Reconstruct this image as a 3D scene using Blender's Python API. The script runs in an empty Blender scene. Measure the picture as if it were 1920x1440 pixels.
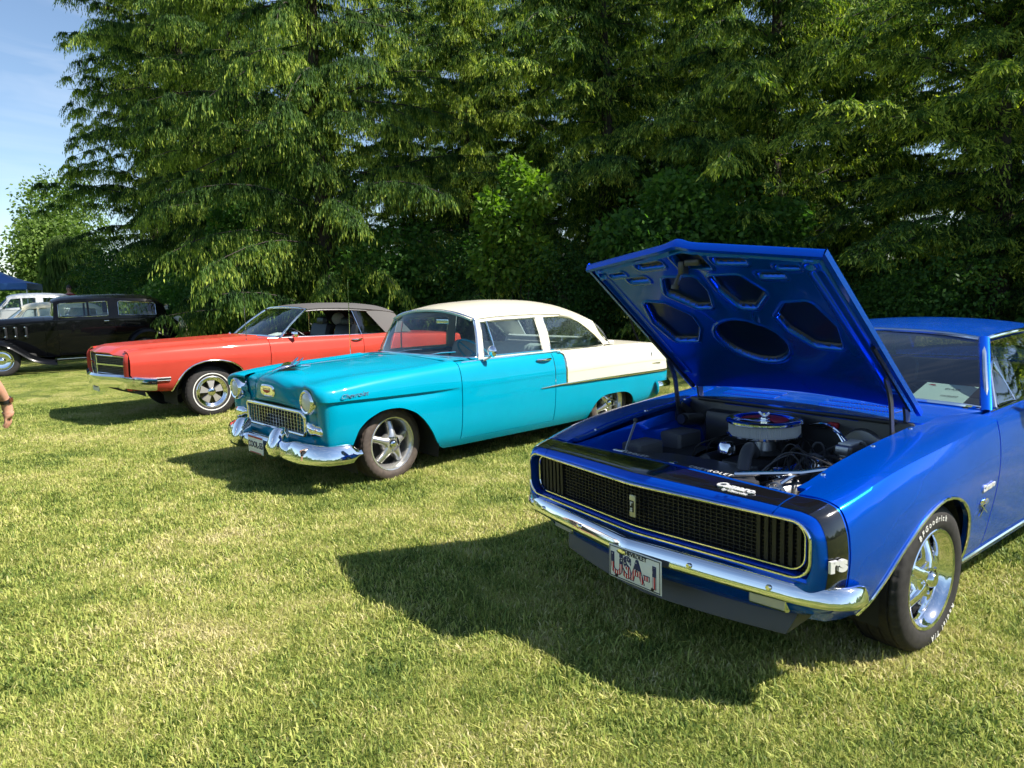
import bpy, math, random
import numpy as np
from mathutils import Matrix, Vector

# ------------------------------------------------------------------ camera, sky, sun, exposure
scene = bpy.context.scene
col = scene.collection
R = math.radians
cam_data = bpy.data.cameras.new("camera")
cam_data.sensor_width = 36.0
cam_data.lens = 1332.62 / 1920 * 36.0
cam_data.clip_start = 0.05
cam_data.clip_end = 3000
cam_ob = bpy.data.objects.new("camera", cam_data)
col.objects.link(cam_ob)
PITCH, ROLL, CAM_H = 0.1289, -0.0242, 1.579
_f = Vector((0, math.cos(PITCH), -math.sin(PITCH)))
_u = Vector((0, math.sin(PITCH), math.cos(PITCH)))
_r = Vector((1, 0, 0))
_r2 = math.cos(ROLL) * _r + math.sin(ROLL) * _u
_u2 = -math.sin(ROLL) * _r + math.cos(ROLL) * _u
cam_ob.matrix_world = Matrix(((_r2.x, _u2.x, -_f.x, 0), (_r2.y, _u2.y, -_f.y, 0), (_r2.z, _u2.z, -_f.z, CAM_H), (0, 0, 0, 1)))
scene.camera = cam_ob

SUN_AZ, SUN_EL = R(-13.0), R(47.5)          # azimuth counted from +x towards +y
world = bpy.data.worlds.new("World")
scene.world = world
world.use_nodes = True
_nt = world.node_tree
_bg = _nt.nodes["Background"]
_sky = _nt.nodes.new("ShaderNodeTexSky")
_sky.sky_type = 'NISHITA'
_sky.sun_disc = False
_sky.sun_elevation = SUN_EL
_sky.sun_rotation = math.pi / 2 - SUN_AZ
_sky.air_density = 1.0
_sky.dust_density = 0.25
_sky.ozone_density = 2.2
_tc = _nt.nodes.new("ShaderNodeTexCoord"); _mp = _nt.nodes.new("ShaderNodeMapping"); _mp.inputs["Scale"].default_value = (1.2, 1.2, 6.0); _mp.inputs["Rotation"].default_value = (.15, .1, .5)
_cn = _nt.nodes.new("ShaderNodeTexNoise"); _cn.inputs["Scale"].default_value = 2.6; _cn.inputs["Detail"].default_value = 4; _cn.inputs["Roughness"].default_value = .62; _cn.inputs["Distortion"].default_value = .6
_cr = _nt.nodes.new("ShaderNodeMapRange"); _cr.inputs[1].default_value = .48; _cr.inputs[2].default_value = .85; _cr.inputs[4].default_value = .34
_cm = _nt.nodes.new("ShaderNodeMix"); _cm.data_type = 'RGBA'; _cm.inputs[7].default_value = (6.6, 7.0, 7.6, 1)     # thin high cloud over the whole sky
_nt.links.new(_tc.outputs["Generated"], _mp.inputs[0]); _nt.links.new(_mp.outputs[0], _cn.inputs["Vector"]); _nt.links.new(_cn.outputs[0], _cr.inputs[0])
_nt.links.new(_cr.outputs[0], _cm.inputs[0]); _nt.links.new(_sky.outputs[0], _cm.inputs[6]); _nt.links.new(_cm.outputs[2], _bg.inputs[0])
_bg.inputs[1].default_value = 0.074
sun_data = bpy.data.lights.new("sun", 'SUN')
sun_data.energy = 4.6
sun_data.angle = R(0.53)
sun_data.color = (1.0, 0.945, 0.86)
sun_ob = bpy.data.objects.new("sun", sun_data)
col.objects.link(sun_ob)
_sd = Vector((math.cos(SUN_EL) * math.cos(SUN_AZ), math.cos(SUN_EL) * math.sin(SUN_AZ), math.sin(SUN_EL)))
sun_ob.rotation_euler = _sd.to_track_quat('Z', 'Y').to_euler()
sun_ob.location = (20, -6, 25)
vs = scene.view_settings
vs.view_transform = 'Standard'
vs.look = 'None'
vs.gamma = 1.0
vs.exposure = 1.24
vs.use_curve_mapping = False
scene.cycles.use_light_tree = False
scene.cycles.debug_use_spatial_splits = True
scene.cycles.adaptive_threshold = 0.02
scene.cycles.max_bounces = 7
scene.cycles.diffuse_bounces = 2
scene.cycles.glossy_bounces = 4
scene.cycles.transmission_bounces = 4
scene.cycles.transparent_max_bounces = 12
scene.cycles.caustics_reflective = False
scene.cycles.caustics_refractive = False

# ------------------------------------------------------------------ helpers: interpolation
def _makima(x, Y, q):
    x = np.asarray(x, float); Y = np.asarray(Y, float); q = np.asarray(q, float)
    n = len(x); sh = (-1,) + (1,) * (Y.ndim - 1)
    h = np.diff(x)
    d = np.diff(Y, axis=0) / h.reshape(sh)
    if n == 2:
        return Y[0] + d[0] * (q - x[0]).reshape(sh)
    a = 2 * d[:1] - d[1:2]; b = 2 * d[-1:] - d[-2:-1]
    D = np.concatenate([2 * a - d[:1], a, d, b, 2 * b - d[-1:]], 0)
    w1 = np.abs(D[3:] - D[2:-1]) + np.abs(D[3:] + D[2:-1]) / 2
    w2 = np.abs(D[1:-2] - D[:-3]) + np.abs(D[1:-2] + D[:-3]) / 2
    s = w1 + w2
    m = np.where(s > 1e-12, (w1 * D[1:-2] + w2 * D[2:-1]) / np.where(s > 1e-12, s, 1), 0)
    i = np.clip(np.searchsorted(x, q, side='right') - 1, 0, n - 2)
    hi = h[i].reshape(sh); t = ((q - x[i]) / h[i]).reshape(sh)
    return ((2*t**3 - 3*t**2 + 1) * Y[i] + (t**3 - 2*t**2 + t) * hi * m[i]
            + (-2*t**3 + 3*t**2) * Y[i+1] + (t**3 - t**2) * hi * m[i+1])

def interp(x, Y, q, sharp=()):
    x = np.asarray(x, float); Y = np.asarray(Y, float); q = np.asarray(q, float)
    br = [0] + sorted(int(s) for s in sharp) + [len(x) - 1]
    br = sorted(set(br))
    out = np.empty((len(q),) + Y.shape[1:])
    for a, b in zip(br[:-1], br[1:]):
        lo = -np.inf if a == 0 else x[a]
        hi = np.inf if b == len(x) - 1 else x[b]
        k = (q >= lo) & (q < hi) if np.isfinite(hi) else (q >= lo)
        if k.any():
            out[k] = _makima(x[a:b+1], Y[a:b+1], q[k])
    return out

class Net:
    """smooth surface through a net of control points P[v][u] = (x, y, z)"""
    def __init__(s, P, v=None, u=None, sv=(), su=()):
        s.P = np.array(P, float)
        s.v = np.arange(s.P.shape[0], dtype=float) if v is None else np.asarray(v, float)
        s.u = np.arange(s.P.shape[1], dtype=float) if u is None else np.asarray(u, float)
        s.sv, s.su = sv, su
    def ev(s, v, u):
        A = interp(s.v, s.P, np.atleast_1d(v), s.sv)
        B = interp(s.u, A.transpose(1, 0, 2), np.atleast_1d(u), s.su)
        return B.transpose(1, 0, 2)
    def pt(s, v, u):
        return s.ev([v], [u])[0, 0]
    def cols(s, v, U):
        A = interp(s.v, s.P, np.asarray(v, float), s.sv)
        return np.stack([interp(s.u, A[i], U[i], s.su) for i in range(len(v))])

def lin(a, b, n): return np.linspace(a, b, n)
def polyline(pts, n, sharp=()):
    """n points along a smooth curve through pts"""
    pts = np.asarray(pts, float)
    t = np.concatenate([[0], np.cumsum(np.linalg.norm(np.diff(pts, axis=0), axis=1))])
    return interp(t, pts, lin(0, t[-1], n), sharp)
def join(*a):
    return np.concatenate([np.asarray(x, float) for x in a])
def mirror(g):
    g = np.array(g, float).copy(); g[..., 1] *= -1
    return g[::-1]

# ------------------------------------------------------------------ helpers: meshes and objects
class MB:
    """collects shapes, build() links them as one mesh object"""
    def __init__(s): s.V = []; s.F = []; s.n = 0
    def add(s, V, F):
        V = np.asarray(V, float).reshape(-1, 3)
        s.V.append(V); k = s.n
        s.F += [tuple(int(i) + k for i in f) for f in F]
        s.n += len(V)
        return s
    def grid(s, G, cu=False, cv=False, flip=False):
        G = np.asarray(G, float); n, m = G.shape[:2]
        F = []
        for i in range(n if cv else n - 1):
            i2 = (i + 1) % n
            for j in range(m if cu else m - 1):
                j2 = (j + 1) % m
                f = (i*m + j, i2*m + j, i2*m + j2, i*m + j2)
                F.append(f[::-1] if flip else f)
        return s.add(G.reshape(-1, 3), F)
    def panel(s, G, flip=None, flange=0.018):
        """grid with its border folded inwards, so that gaps between panels have depth"""
        G = np.asarray(G, float); n, m = G.shape[:2]
        N = np.cross(np.gradient(G, axis=0), np.gradient(G, axis=1))
        c = G.reshape(-1, 3).mean(0) * np.array([1, 0, 0]) + np.array([0, 0, .45])
        if abs(G[..., 1].mean()) < .05: c = np.array([-1.4, 0, .45])
        flip = bool(((G - c) * N).sum() < 0)        # always face away from the car's middle
        if flip: N = -N
        ln = np.linalg.norm(N, axis=-1, keepdims=True); N = N / np.where(ln < 1e-12, 1, ln)
        s.grid(G, flip=flip)
        if flange:
            idx = [(0, j) for j in range(m)] + [(i, m-1) for i in range(1, n)] + [(n-1, j) for j in range(m-2, -1, -1)] + [(i, 0) for i in range(n-2, 0, -1)]
            b = np.array([G[i] for i in idx]); c = np.array([G[i] - N[i] * flange for i in idx])
            k = len(idx)
            F = []
            for a in range(k):
                a2 = (a + 1) % k
                f = (a, a2, k + a2, k + a)
                F.append(f if not flip else f[::-1])
            s.add(np.concatenate([b, c]), F)
        return s
    def box(s, c, d, rot=None):
        d = np.asarray(d, float) / 2
        V = np.array([(x, y, z) for x in (-1, 1) for y in (-1, 1) for z in (-1, 1)], float) * d
        if rot is not None: V = V @ np.array(rot).T
        return s.add(V + np.asarray(c, float), [(0,1,3,2),(4,6,7,5),(0,4,5,1),(2,3,7,6),(0,2,6,4),(1,5,7,3)])
    def rbox(s, c, d, r=0.01, rot=None):
        """box with bevelled edges (chamfer ring loft along z)"""
        x, y, z = np.asarray(d, float) / 2; r = min(r, x*.9, y*.9, z*.9)
        def ring(ix, h):
            a, b = x - ix, y - ix; k = max(r - ix, r*.3)
            return [(a-k,-b,h),(a,-b+k,h),(a,b-k,h),(a-k,b,h),(-a+k,b,h),(-a,b-k,h),(-a,-b+k,h),(-a+k,-b,h)]
        rings = np.array([ring(r, -z), ring(r*.3, -z + r*.3), ring(0, -z + r), ring(0, z - r), ring(r*.3, z - r*.3), ring(r, z)])
        V = rings.reshape(-1, 3)
        if rot is not None: V = V @ np.array(rot).T
        V = V + np.asarray(c, float)
        F = []
        for i in range(5):
            for j in range(8):
                F.append((i*8+j, i*8+(j+1)%8, (i+1)*8+(j+1)%8, (i+1)*8+j))
        F += [tuple(range(7, -1, -1)), tuple(range(40, 48))]
        return s.add(V, F)
    def tube(s, P, r, n=8, caps=True, closed=False, up=None):
        P = np.asarray(P, float); k = len(P)
        r = np.broadcast_to(np.asarray(r, float), (k,)) if np.ndim(r) < 2 else np.asarray(r, float)
        if closed: T = np.roll(P, -1, 0) - np.roll(P, 1, 0)
        else: T = np.gradient(P, axis=0)
        T /= np.linalg.norm(T, axis=1, keepdims=True) + 1e-12
        ref = np.array([0, 0, 1.]) if up is None else np.asarray(up, float)
        if up is None and abs(T[0] @ ref) > .9: ref = np.array([1., 0, 0])
        Nn = []
        prev = np.cross(T[0], ref); prev /= np.linalg.norm(prev)
        for t in T:
            q = prev - t * (prev @ t); q /= np.linalg.norm(q) + 1e-12
            Nn.append(q); prev = q
        Nn = np.array(Nn); B = np.cross(T, Nn)
        a = np.linspace(0, 2*np.pi, n, endpoint=False)
        if r.ndim == 1: ra, rb = r, r
        else: ra, rb = r[:, 0], r[:, 1]
        G = P[:, None] + np.cos(a)[None, :, None] * Nn[:, None] * ra[:, None, None] + np.sin(a)[None, :, None] * B[:, None] * rb[:, None, None]
        base = s.n
        s.grid(G, cu=True, cv=closed, flip=True)
        if caps and not closed:
            s.F.append(tuple(base + j for j in range(n)))
            s.F.append(tuple(base + (k-1)*n + j for j in range(n-1, -1, -1)))
        return s
    def sweep(s, P, sec, up=(0, 0, 1), closed=False, caps=True, scale=None):
        """profile sec [(a, b)] swept along P; a is sideways (right of travel), b is along up"""
        P = np.asarray(P, float); sec = np.asarray(sec, float); k = len(P)
        T = (np.roll(P, -1, 0) - np.roll(P, 1, 0)) if closed else np.gradient(P, axis=0)
        T /= np.linalg.norm(T, axis=1, keepdims=True) + 1e-12
        up = np.broadcast_to(np.asarray(up, float), P.shape)
        S = np.cross(T, up); S /= np.linalg.norm(S, axis=1, keepdims=True) + 1e-12
        U = np.cross(S, T)
        sc = np.ones(k) if scale is None else np.asarray(scale, float)
        G = P[:, None] + S[:, None] * (sec[None, :, 0, None] * sc[:, None, None]) + U[:, None] * (sec[None, :, 1, None] * sc[:, None, None])
        base = s.n; n = len(sec)
        s.grid(G, cu=True, cv=closed)
        if caps and not closed:
            s.F.append(tuple(base + j for j in range(n - 1, -1, -1)))
            s.F.append(tuple(base + (k-1)*n + j for j in range(n)))
        return s
    def lathe(s, prof, c=(0, 0, 0), axis='y', n=32, a0=0.0, a1=2*math.pi):
        """prof [(r, h)]: r away from the axis, h along it"""
        prof = np.asarray(prof, float); full = abs(a1 - a0 - 2*math.pi) < 1e-6
        a = np.linspace(a0, a1, n, endpoint=not full)
        r, h = prof[:, 0], prof[:, 1]
        C, S = np.cos(a)[:, None] * r, np.sin(a)[:, None] * r
        Hh = np.broadcast_to(h, C.shape)
        if axis == 'y': G = np.stack([C, Hh, S], -1)
        elif axis == 'z': G = np.stack([C, S, Hh], -1)
        else: G = np.stack([Hh, C, S], -1)
        return s.grid(G + np.asarray(c, float), cv=full, flip=(axis == 'y'))
    def prism(s, poly, h0, h1, axis='y'):
        """flat polygon [(a, b)] pulled from h0 to h1 along an axis; a, b are the other two axes in order"""
        poly = np.asarray(poly, float); n = len(poly)
        def mk(h):
            hh = np.full(n, h)
            if axis == 'y': return np.stack([poly[:, 0], hh, poly[:, 1]], -1)
            if axis == 'x': return np.stack([hh, poly[:, 0], poly[:, 1]], -1)
            return np.stack([poly[:, 0], poly[:, 1], hh], -1)
        V = np.concatenate([mk(h0), mk(h1)])
        F = [tuple(range(n-1, -1, -1)), tuple(range(n, 2*n))] + [(i, (i+1) % n, n + (i+1) % n, n + i) for i in range(n)]
        return s.add(V, F)
    def sphere(s, c, r, nu=16, nv=10):
        r = np.broadcast_to(np.asarray(r, float), (3,))
        th = np.linspace(0, np.pi, nv); ph = np.linspace(0, 2*np.pi, nu, endpoint=False)
        G = np.stack([np.sin(th)[:, None]*np.cos(ph), np.sin(th)[:, None]*np.sin(ph), np.broadcast_to(np.cos(th)[:, None], (nv, nu))], -1) * r + np.asarray(c, float)
        return s.grid(G, cu=True)
    def xf(s, M):
        M = np.asarray(M, float)
        s.V = [v @ M[:3, :3].T + M[:3, 3] for v in s.V]
        return s
    def build(s, name, mat, parent=None, smooth=True, angle=38, fix=True):
        V = np.concatenate(s.V) if s.V else np.zeros((0, 3))
        return obj(name, V, s.F, mat, parent, smooth, angle, fix)

def obj(name, V, F, mat, parent=None, smooth=True, angle=38, fix=True):
    me = bpy.data.meshes.new(name)
    me.from_pydata([tuple(v) for v in np.asarray(V).tolist()], [], F)
    me.update()
    if fix:
        import bmesh
        bm = bmesh.new(); bm.from_mesh(me)
        bmesh.ops.remove_doubles(bm, verts=bm.verts, dist=1e-5)
        bmesh.ops.dissolve_degenerate(bm, edges=bm.edges, dist=1e-6)
        bm.to_mesh(me); bm.free()
    if smooth:
        me.polygons.foreach_set("use_smooth", [True] * len(me.polygons))
        me.set_sharp_from_angle(angle=R(angle))
    if mat is not None: me.materials.append(mat)
    o = bpy.data.objects.new(name, me)
    col.objects.link(o)
    if parent is not None: o.parent = parent
    return o

def fastmesh(name, V, F, mat, parent=None, attrs=None, smooth=False):
    """big meshes: V (n,3), F (m,3) or (m,4) arrays; attrs {name: per-vertex float}"""
    V = np.ascontiguousarray(V, np.float32); F = np.ascontiguousarray(F, np.int32)
    me = bpy.data.meshes.new(name)
    me.vertices.add(len(V)); me.vertices.foreach_set("co", V.ravel())
    k = F.shape[1]
    me.loops.add(F.size); me.loops.foreach_set("vertex_index", F.ravel())
    me.polygons.add(len(F))
    me.polygons.foreach_set("loop_start", np.arange(0, F.size, k, dtype=np.int32))
    me.polygons.foreach_set("loop_total", np.full(len(F), k, np.int32))
    if smooth: me.polygons.foreach_set("use_smooth", np.ones(len(F), bool))
    me.update(calc_edges=True)
    for nm, a in (attrs or {}).items():
        at = me.attributes.new(nm, 'FLOAT', 'POINT'); at.data.foreach_set("value", np.ascontiguousarray(a, np.float32))
    if mat is not None: me.materials.append(mat)
    o = bpy.data.objects.new(name, me); col.objects.link(o)
    if parent is not None: o.parent = parent
    return o

def thing(name, label, cat, loc=(0, 0, 0), rz=0.0, group=None, ry=0.0):
    o = bpy.data.objects.new(name, None)
    o.empty_display_size = 0.2
    col.objects.link(o)
    o.location = loc; o.rotation_euler = (0, ry, rz)
    o["label"] = label; o["category"] = cat
    if group: o["group"] = group
    return o
def tag(o, label, cat, group=None):
    o["label"] = label; o["category"] = cat
    if group: o["group"] = group
    return o
def structure(o): o["kind"] = "structure"; return o
def stuff(o): o["kind"] = "stuff"; return o
def copy_tree(o, parent=None):
    c = o.copy(); col.objects.link(c); c.parent = parent
    for ch in [x for x in o.children]: copy_tree(ch, c)
    return c

def text_geo(txt, size=0.05, extrude=0.001, shear=0.0, offset=0.0, spacing=1.0):
    cu = bpy.data.curves.new("text", 'FONT')
    cu.body = txt; cu.size = size; cu.extrude = extrude; cu.shear = shear; cu.offset = offset
    cu.align_x = 'CENTER'; cu.align_y = 'CENTER'; cu.space_character = spacing; cu.resolution_u = 3
    t = bpy.data.objects.new("text", cu)
    me = bpy.data.meshes.new_from_object(t)
    V = np.array([v.co[:] for v in me.vertices]); F = [tuple(p.vertices) for p in me.polygons]
    bpy.data.objects.remove(t); bpy.data.curves.remove(cu); bpy.data.meshes.remove(me)
    return V, F
def text(name, txt, size, o, xd, yd, mat, parent, extrude=0.0015, shear=0.0, offset=0.0, spacing=1.0, sx=1.0):
    V, F = text_geo(txt, size, extrude, shear, offset, spacing)
    xd = np.array(xd, float); xd /= np.linalg.norm(xd); yd = np.array(yd, float); yd -= xd * (xd @ yd); yd /= np.linalg.norm(yd)
    n = np.cross(xd, yd)
    W = np.asarray(o, float) + V[:, :1] * sx * xd + V[:, 1:2] * yd + V[:, 2:3] * n
    return obj(name, W, F, mat, parent, smooth=False)

# ------------------------------------------------------------------ helpers: materials
def mat(name, color=(.5, .5, .5), rough=.5, metal=0.0, spec=.5, coat=0.0, coat_rough=.03, **kw):
    m = bpy.data.materials.new(name); m.use_nodes = True
    b = m.node_tree.nodes["Principled BSDF"]
    b.inputs["Base Color"].default_value = (*color, 1)
    b.inputs["Roughness"].default_value = rough
    b.inputs["Metallic"].default_value = metal
    b.inputs["Specular IOR Level"].default_value = spec
    b.inputs["Coat Weight"].default_value = coat
    b.inputs["Coat Roughness"].default_value = coat_rough
    for k, v in kw.items():
        b.inputs[k.replace('_', ' ')].default_value = v
    return m
def nodes(m): return m.node_tree.nodes, m.node_tree.links, m.node_tree.nodes["Principled BSDF"]
def noise(m, scale, detail=3, rough=.55, coord='Object', vec_scale=None, dist=0.0):
    N, L, b = nodes(m)
    tc = N.new("ShaderNodeTexCoord"); n = N.new("ShaderNodeTexNoise")
    n.inputs["Scale"].default_value = scale; n.inputs["Detail"].default_value = detail
    n.inputs["Roughness"].default_value = rough; n.inputs["Distortion"].default_value = dist
    if vec_scale:
        mp = N.new("ShaderNodeMapping"); mp.inputs["Scale"].default_value = vec_scale
        L.new(tc.outputs[coord], mp.inputs[0]); L.new(mp.outputs[0], n.inputs["Vector"])
    else: L.new(tc.outputs[coord], n.inputs["Vector"])
    return n
def ramp(m, src, stops):
    N, L, b = nodes(m)
    r = N.new("ShaderNodeValToRGB"); e = r.color_ramp.elements
    while len(e) > 1: e.remove(e[-1])
    e[0].position = stops[0][0]; e[0].color = (*stops[0][1], 1)
    for p, c in stops[1:]:
        x = e.new(p); x.color = (*c, 1)
    L.new(src, r.inputs[0])
    return r
def bump(m, src, strength=.3, dist=.01):
    N, L, b = nodes(m)
    bp = N.new("ShaderNodeBump"); bp.inputs["Strength"].default_value = strength; bp.inputs["Distance"].default_value = dist
    L.new(src, bp.inputs["Height"]); L.new(bp.outputs[0], b.inputs["Normal"])
    return bp

def paint(name, color, metal=0.0, rough=.32, dust=.06):
    """car paint: coloured base under clear coat, with a faint uneven dust film"""
    m = mat(name, color, rough, metal, .04, .5, .012, Coat_IOR=1.42)
    n = noise(m, 2.2, 4, .6)
    r = ramp(m, n.outputs[0], [(.35, tuple(c * (1 - dust) for c in color)), (.7, tuple(min(1, c * (1 + dust) + dust * .02) for c in color))])
    N, L, b = nodes(m)
    L.new(r.outputs[0], b.inputs["Base Color"])
    n2 = noise(m, 900, 1, .5)
    mr = N.new("ShaderNodeMapRange"); mr.inputs[3].default_value = max(.02, rough - .08); mr.inputs[4].default_value = rough + .08
    L.new(n2.outputs[0], mr.inputs[0]); L.new(mr.outputs[0], b.inputs["Roughness"])
    n3 = noise(m, 1.3, 3, .5)
    mc = N.new("ShaderNodeMapRange"); mc.inputs[3].default_value = .008; mc.inputs[4].default_value = .05
    L.new(n3.outputs[0], mc.inputs[0]); L.new(mc.outputs[0], b.inputs["Coat Roughness"])
    return m

def chrome_mat(name, color=(.86, .87, .89), rough=.05):
    m = mat(name, color, rough, 1.0)
    N, L, b = nodes(m)
    n = noise(m, 4, 4, .6)
    mr = N.new("ShaderNodeMapRange"); mr.inputs[3].default_value = rough * .5; mr.inputs[4].default_value = rough * 1.8
    L.new(n.outputs[0], mr.inputs[0]); L.new(mr.outputs[0], b.inputs["Roughness"])
    return m

def glass_mat(name, tint=(.8, .86, .84), refl=1.0, rough=0.0):
    m = bpy.data.materials.new(name); m.use_nodes = True
    N = m.node_tree.nodes; L = m.node_tree.links
    N.remove(N["Principled BSDF"])
    t = N.new("ShaderNodeBsdfTransparent"); t.inputs[0].default_value = (*tint, 1)
    g = N.new("ShaderNodeBsdfGlossy"); g.inputs["Roughness"].default_value = rough; g.inputs[0].default_value = (1, 1, 1, 1)
    fr = N.new("ShaderNodeFresnel")
    ge = N.new("ShaderNodeNewGeometry"); io = N.new("ShaderNodeMapRange"); io.inputs[3].default_value = 1.5; io.inputs[4].default_value = 1/1.5
    L.new(ge.outputs["Backfacing"], io.inputs[0]); L.new(io.outputs[0], fr.inputs[0])
    mul = N.new("ShaderNodeMath"); mul.operation = 'MULTIPLY'; mul.inputs[1].default_value = 0.9 * refl; mul.use_clamp = True
    mx = N.new("ShaderNodeMixShader")
    L.new(fr.outputs[0], mul.inputs[0]); L.new(mul.outputs[0], mx.inputs[0])
    L.new(t.outputs[0], mx.inputs[1]); L.new(g.outputs[0], mx.inputs[2])
    L.new(mx.outputs[0], N["Material Output"].inputs[0])
    return m

def rubber_mat(name, color=(.02, .019, .018)):
    m = mat(name, color, .72, 0, .35)
    n = noise(m, 35, 4, .65)
    r = ramp(m, n.outputs[0], [(.3, tuple(c * .75 for c in color)), (.75, tuple(c * 1.5 + .004 for c in color))])
    N, L, b = nodes(m); L.new(r.outputs[0], b.inputs["Base Color"])
    bump(m, noise(m, 220, 2).outputs[0], .15, .002)
    return m

def leaf_mat(name, dark, light, trans=(.25, .4, .05), tw=.45, rough=.55, attr="tint", mid=None):
    m = mat(name, light, rough, 0, .14)
    N, L, b = nodes(m)
    a = N.new("ShaderNodeAttribute"); a.attribute_name = attr
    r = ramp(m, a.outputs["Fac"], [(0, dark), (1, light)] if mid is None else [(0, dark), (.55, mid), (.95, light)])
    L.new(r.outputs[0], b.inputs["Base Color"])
    t = N.new("ShaderNodeBsdfTranslucent")
    hs = N.new("ShaderNodeMix"); hs.data_type = 'RGBA'; hs.blend_type = 'MULTIPLY'; hs.inputs[0].default_value = 1
    sc = N.new("ShaderNodeRGB"); sc.outputs[0].default_value = (*[c * 4 for c in trans], 1)
    L.new(r.outputs[0], hs.inputs[6]); L.new(sc.outputs[0], hs.inputs[7]); L.new(hs.outputs[2], t.inputs[0])
    mx = N.new("ShaderNodeMixShader"); mx.inputs[0].default_value = tw
    L.new(b.outputs[0], mx.inputs[1]); L.new(t.outputs[0], mx.inputs[2])
    L.new(mx.outputs[0], N["Material Output"].inputs[0])
    return m

M = {}
M['chrome'] = chrome_mat("chrome")
M['chrome_dull'] = chrome_mat("satin_steel", (.62, .63, .64), .22)
M['rubber'] = rubber_mat("tyre_rubber", (.02, .018, .017))
M['rubber_dusty'] = rubber_mat("dusty_tyre_rubber", (.060, .046, .038))
M['black'] = mat("black_trim", (.008, .008, .009), .45)
M['black_gloss'] = mat("gloss_black_paint", (.006, .006, .007), .12, 0, .5, 1.0, .02)
M['dark'] = mat("dark_cavity", (.012, .012, .012), .8)
M['under'] = mat("underbody_black", (.02, .019, .018), .85)
M['glass'] = glass_mat("window_glass", (.78, .86, .84), 1.5)
M['glass_tint'] = glass_mat("tinted_window_glass", (.48, .55, .55), 2.2)
M['white_paint'] = mat("white_lettering", (.62, .61, .57), .6)
M['badge'] = mat('bright_badge_metal', (.74, .74, .73), .28, .35)
M['black_vinyl'] = mat("black_vinyl", (.018, .018, .02), .42)
bump(M['black_vinyl'], noise(M['black_vinyl'], 160, 2).outputs[0], .2, .002)
# ------------------------------------------------------------------ lawn
def smooth01(t): t = np.clip(t, 0, 1); return t*t*(3 - 2*t)
def gz(x, y):
    """ground height: flat where the cars stand, rising a little towards the far left"""
    x = np.asarray(x, float); y = np.asarray(y, float)
    return .36*smooth01((y - 19.5)/8)*smooth01((-x - 9)/8)
def vnoise(x, y, s, seed):
    """smooth value noise 0..1"""
    rs = np.random.RandomState(seed); T = rs.rand(256, 256)
    u, v = x/s + 100, y/s + 100
    i, j = np.floor(u).astype(int), np.floor(v).astype(int); a, b = smooth01(u - i), smooth01(v - j)
    g = lambda p, q: T[p % 256, q % 256]
    return (g(i, j)*(1 - a) + g(i + 1, j)*a)*(1 - b) + (g(i, j + 1)*(1 - a) + g(i + 1, j + 1)*a)*b

def lawn_material():
    m = mat("lawn_soil_and_thatch", (.1, .12, .03), .95, 0, .1)
    n1 = noise(m, .9, 5, .6); n2 = noise(m, 14, 5, .7); n3 = noise(m, 90, 3, .7)
    N, L, b = nodes(m)
    mx = N.new("ShaderNodeMath"); mx.operation = 'ADD'; L.new(n1.outputs[0], mx.inputs[0]); L.new(n2.outputs[0], mx.inputs[1])
    m2 = N.new("ShaderNodeMath"); m2.operation = 'MULTIPLY_ADD'; m2.inputs[1].default_value = .8; L.new(n3.outputs[0], m2.inputs[0]); L.new(mx.outputs[0], m2.inputs[2])
    dv = N.new("ShaderNodeMath"); dv.operation = 'DIVIDE'; dv.inputs[1].default_value = 2.8; L.new(m2.outputs[0], dv.inputs[0])
    r = ramp(m, dv.outputs[0], [(.30, (.045, .055, .016)), (.45, (.10, .13, .03)), (.58, (.18, .22, .05)), (.72, (.28, .27, .10))])
    L.new(r.outputs[0], b.inputs["Base Color"])
    bump(m, n3.outputs[0], .8, .03)
    return m
gx = np.unique(np.concatenate([lin(-400, -40, 8), lin(-40, 40, 61), lin(40, 400, 8)])); gy = np.unique(np.concatenate([lin(-300, -10, 6), lin(-10, 60, 61), lin(60, 900, 8)]))
GX, GY = np.meshgrid(gx, gy, indexing='ij')
G = np.stack([GX, GY, gz(GX, GY)], -1)
structure(MB().grid(G).build('ground', lawn_material(), smooth=True, fix=False))

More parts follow.
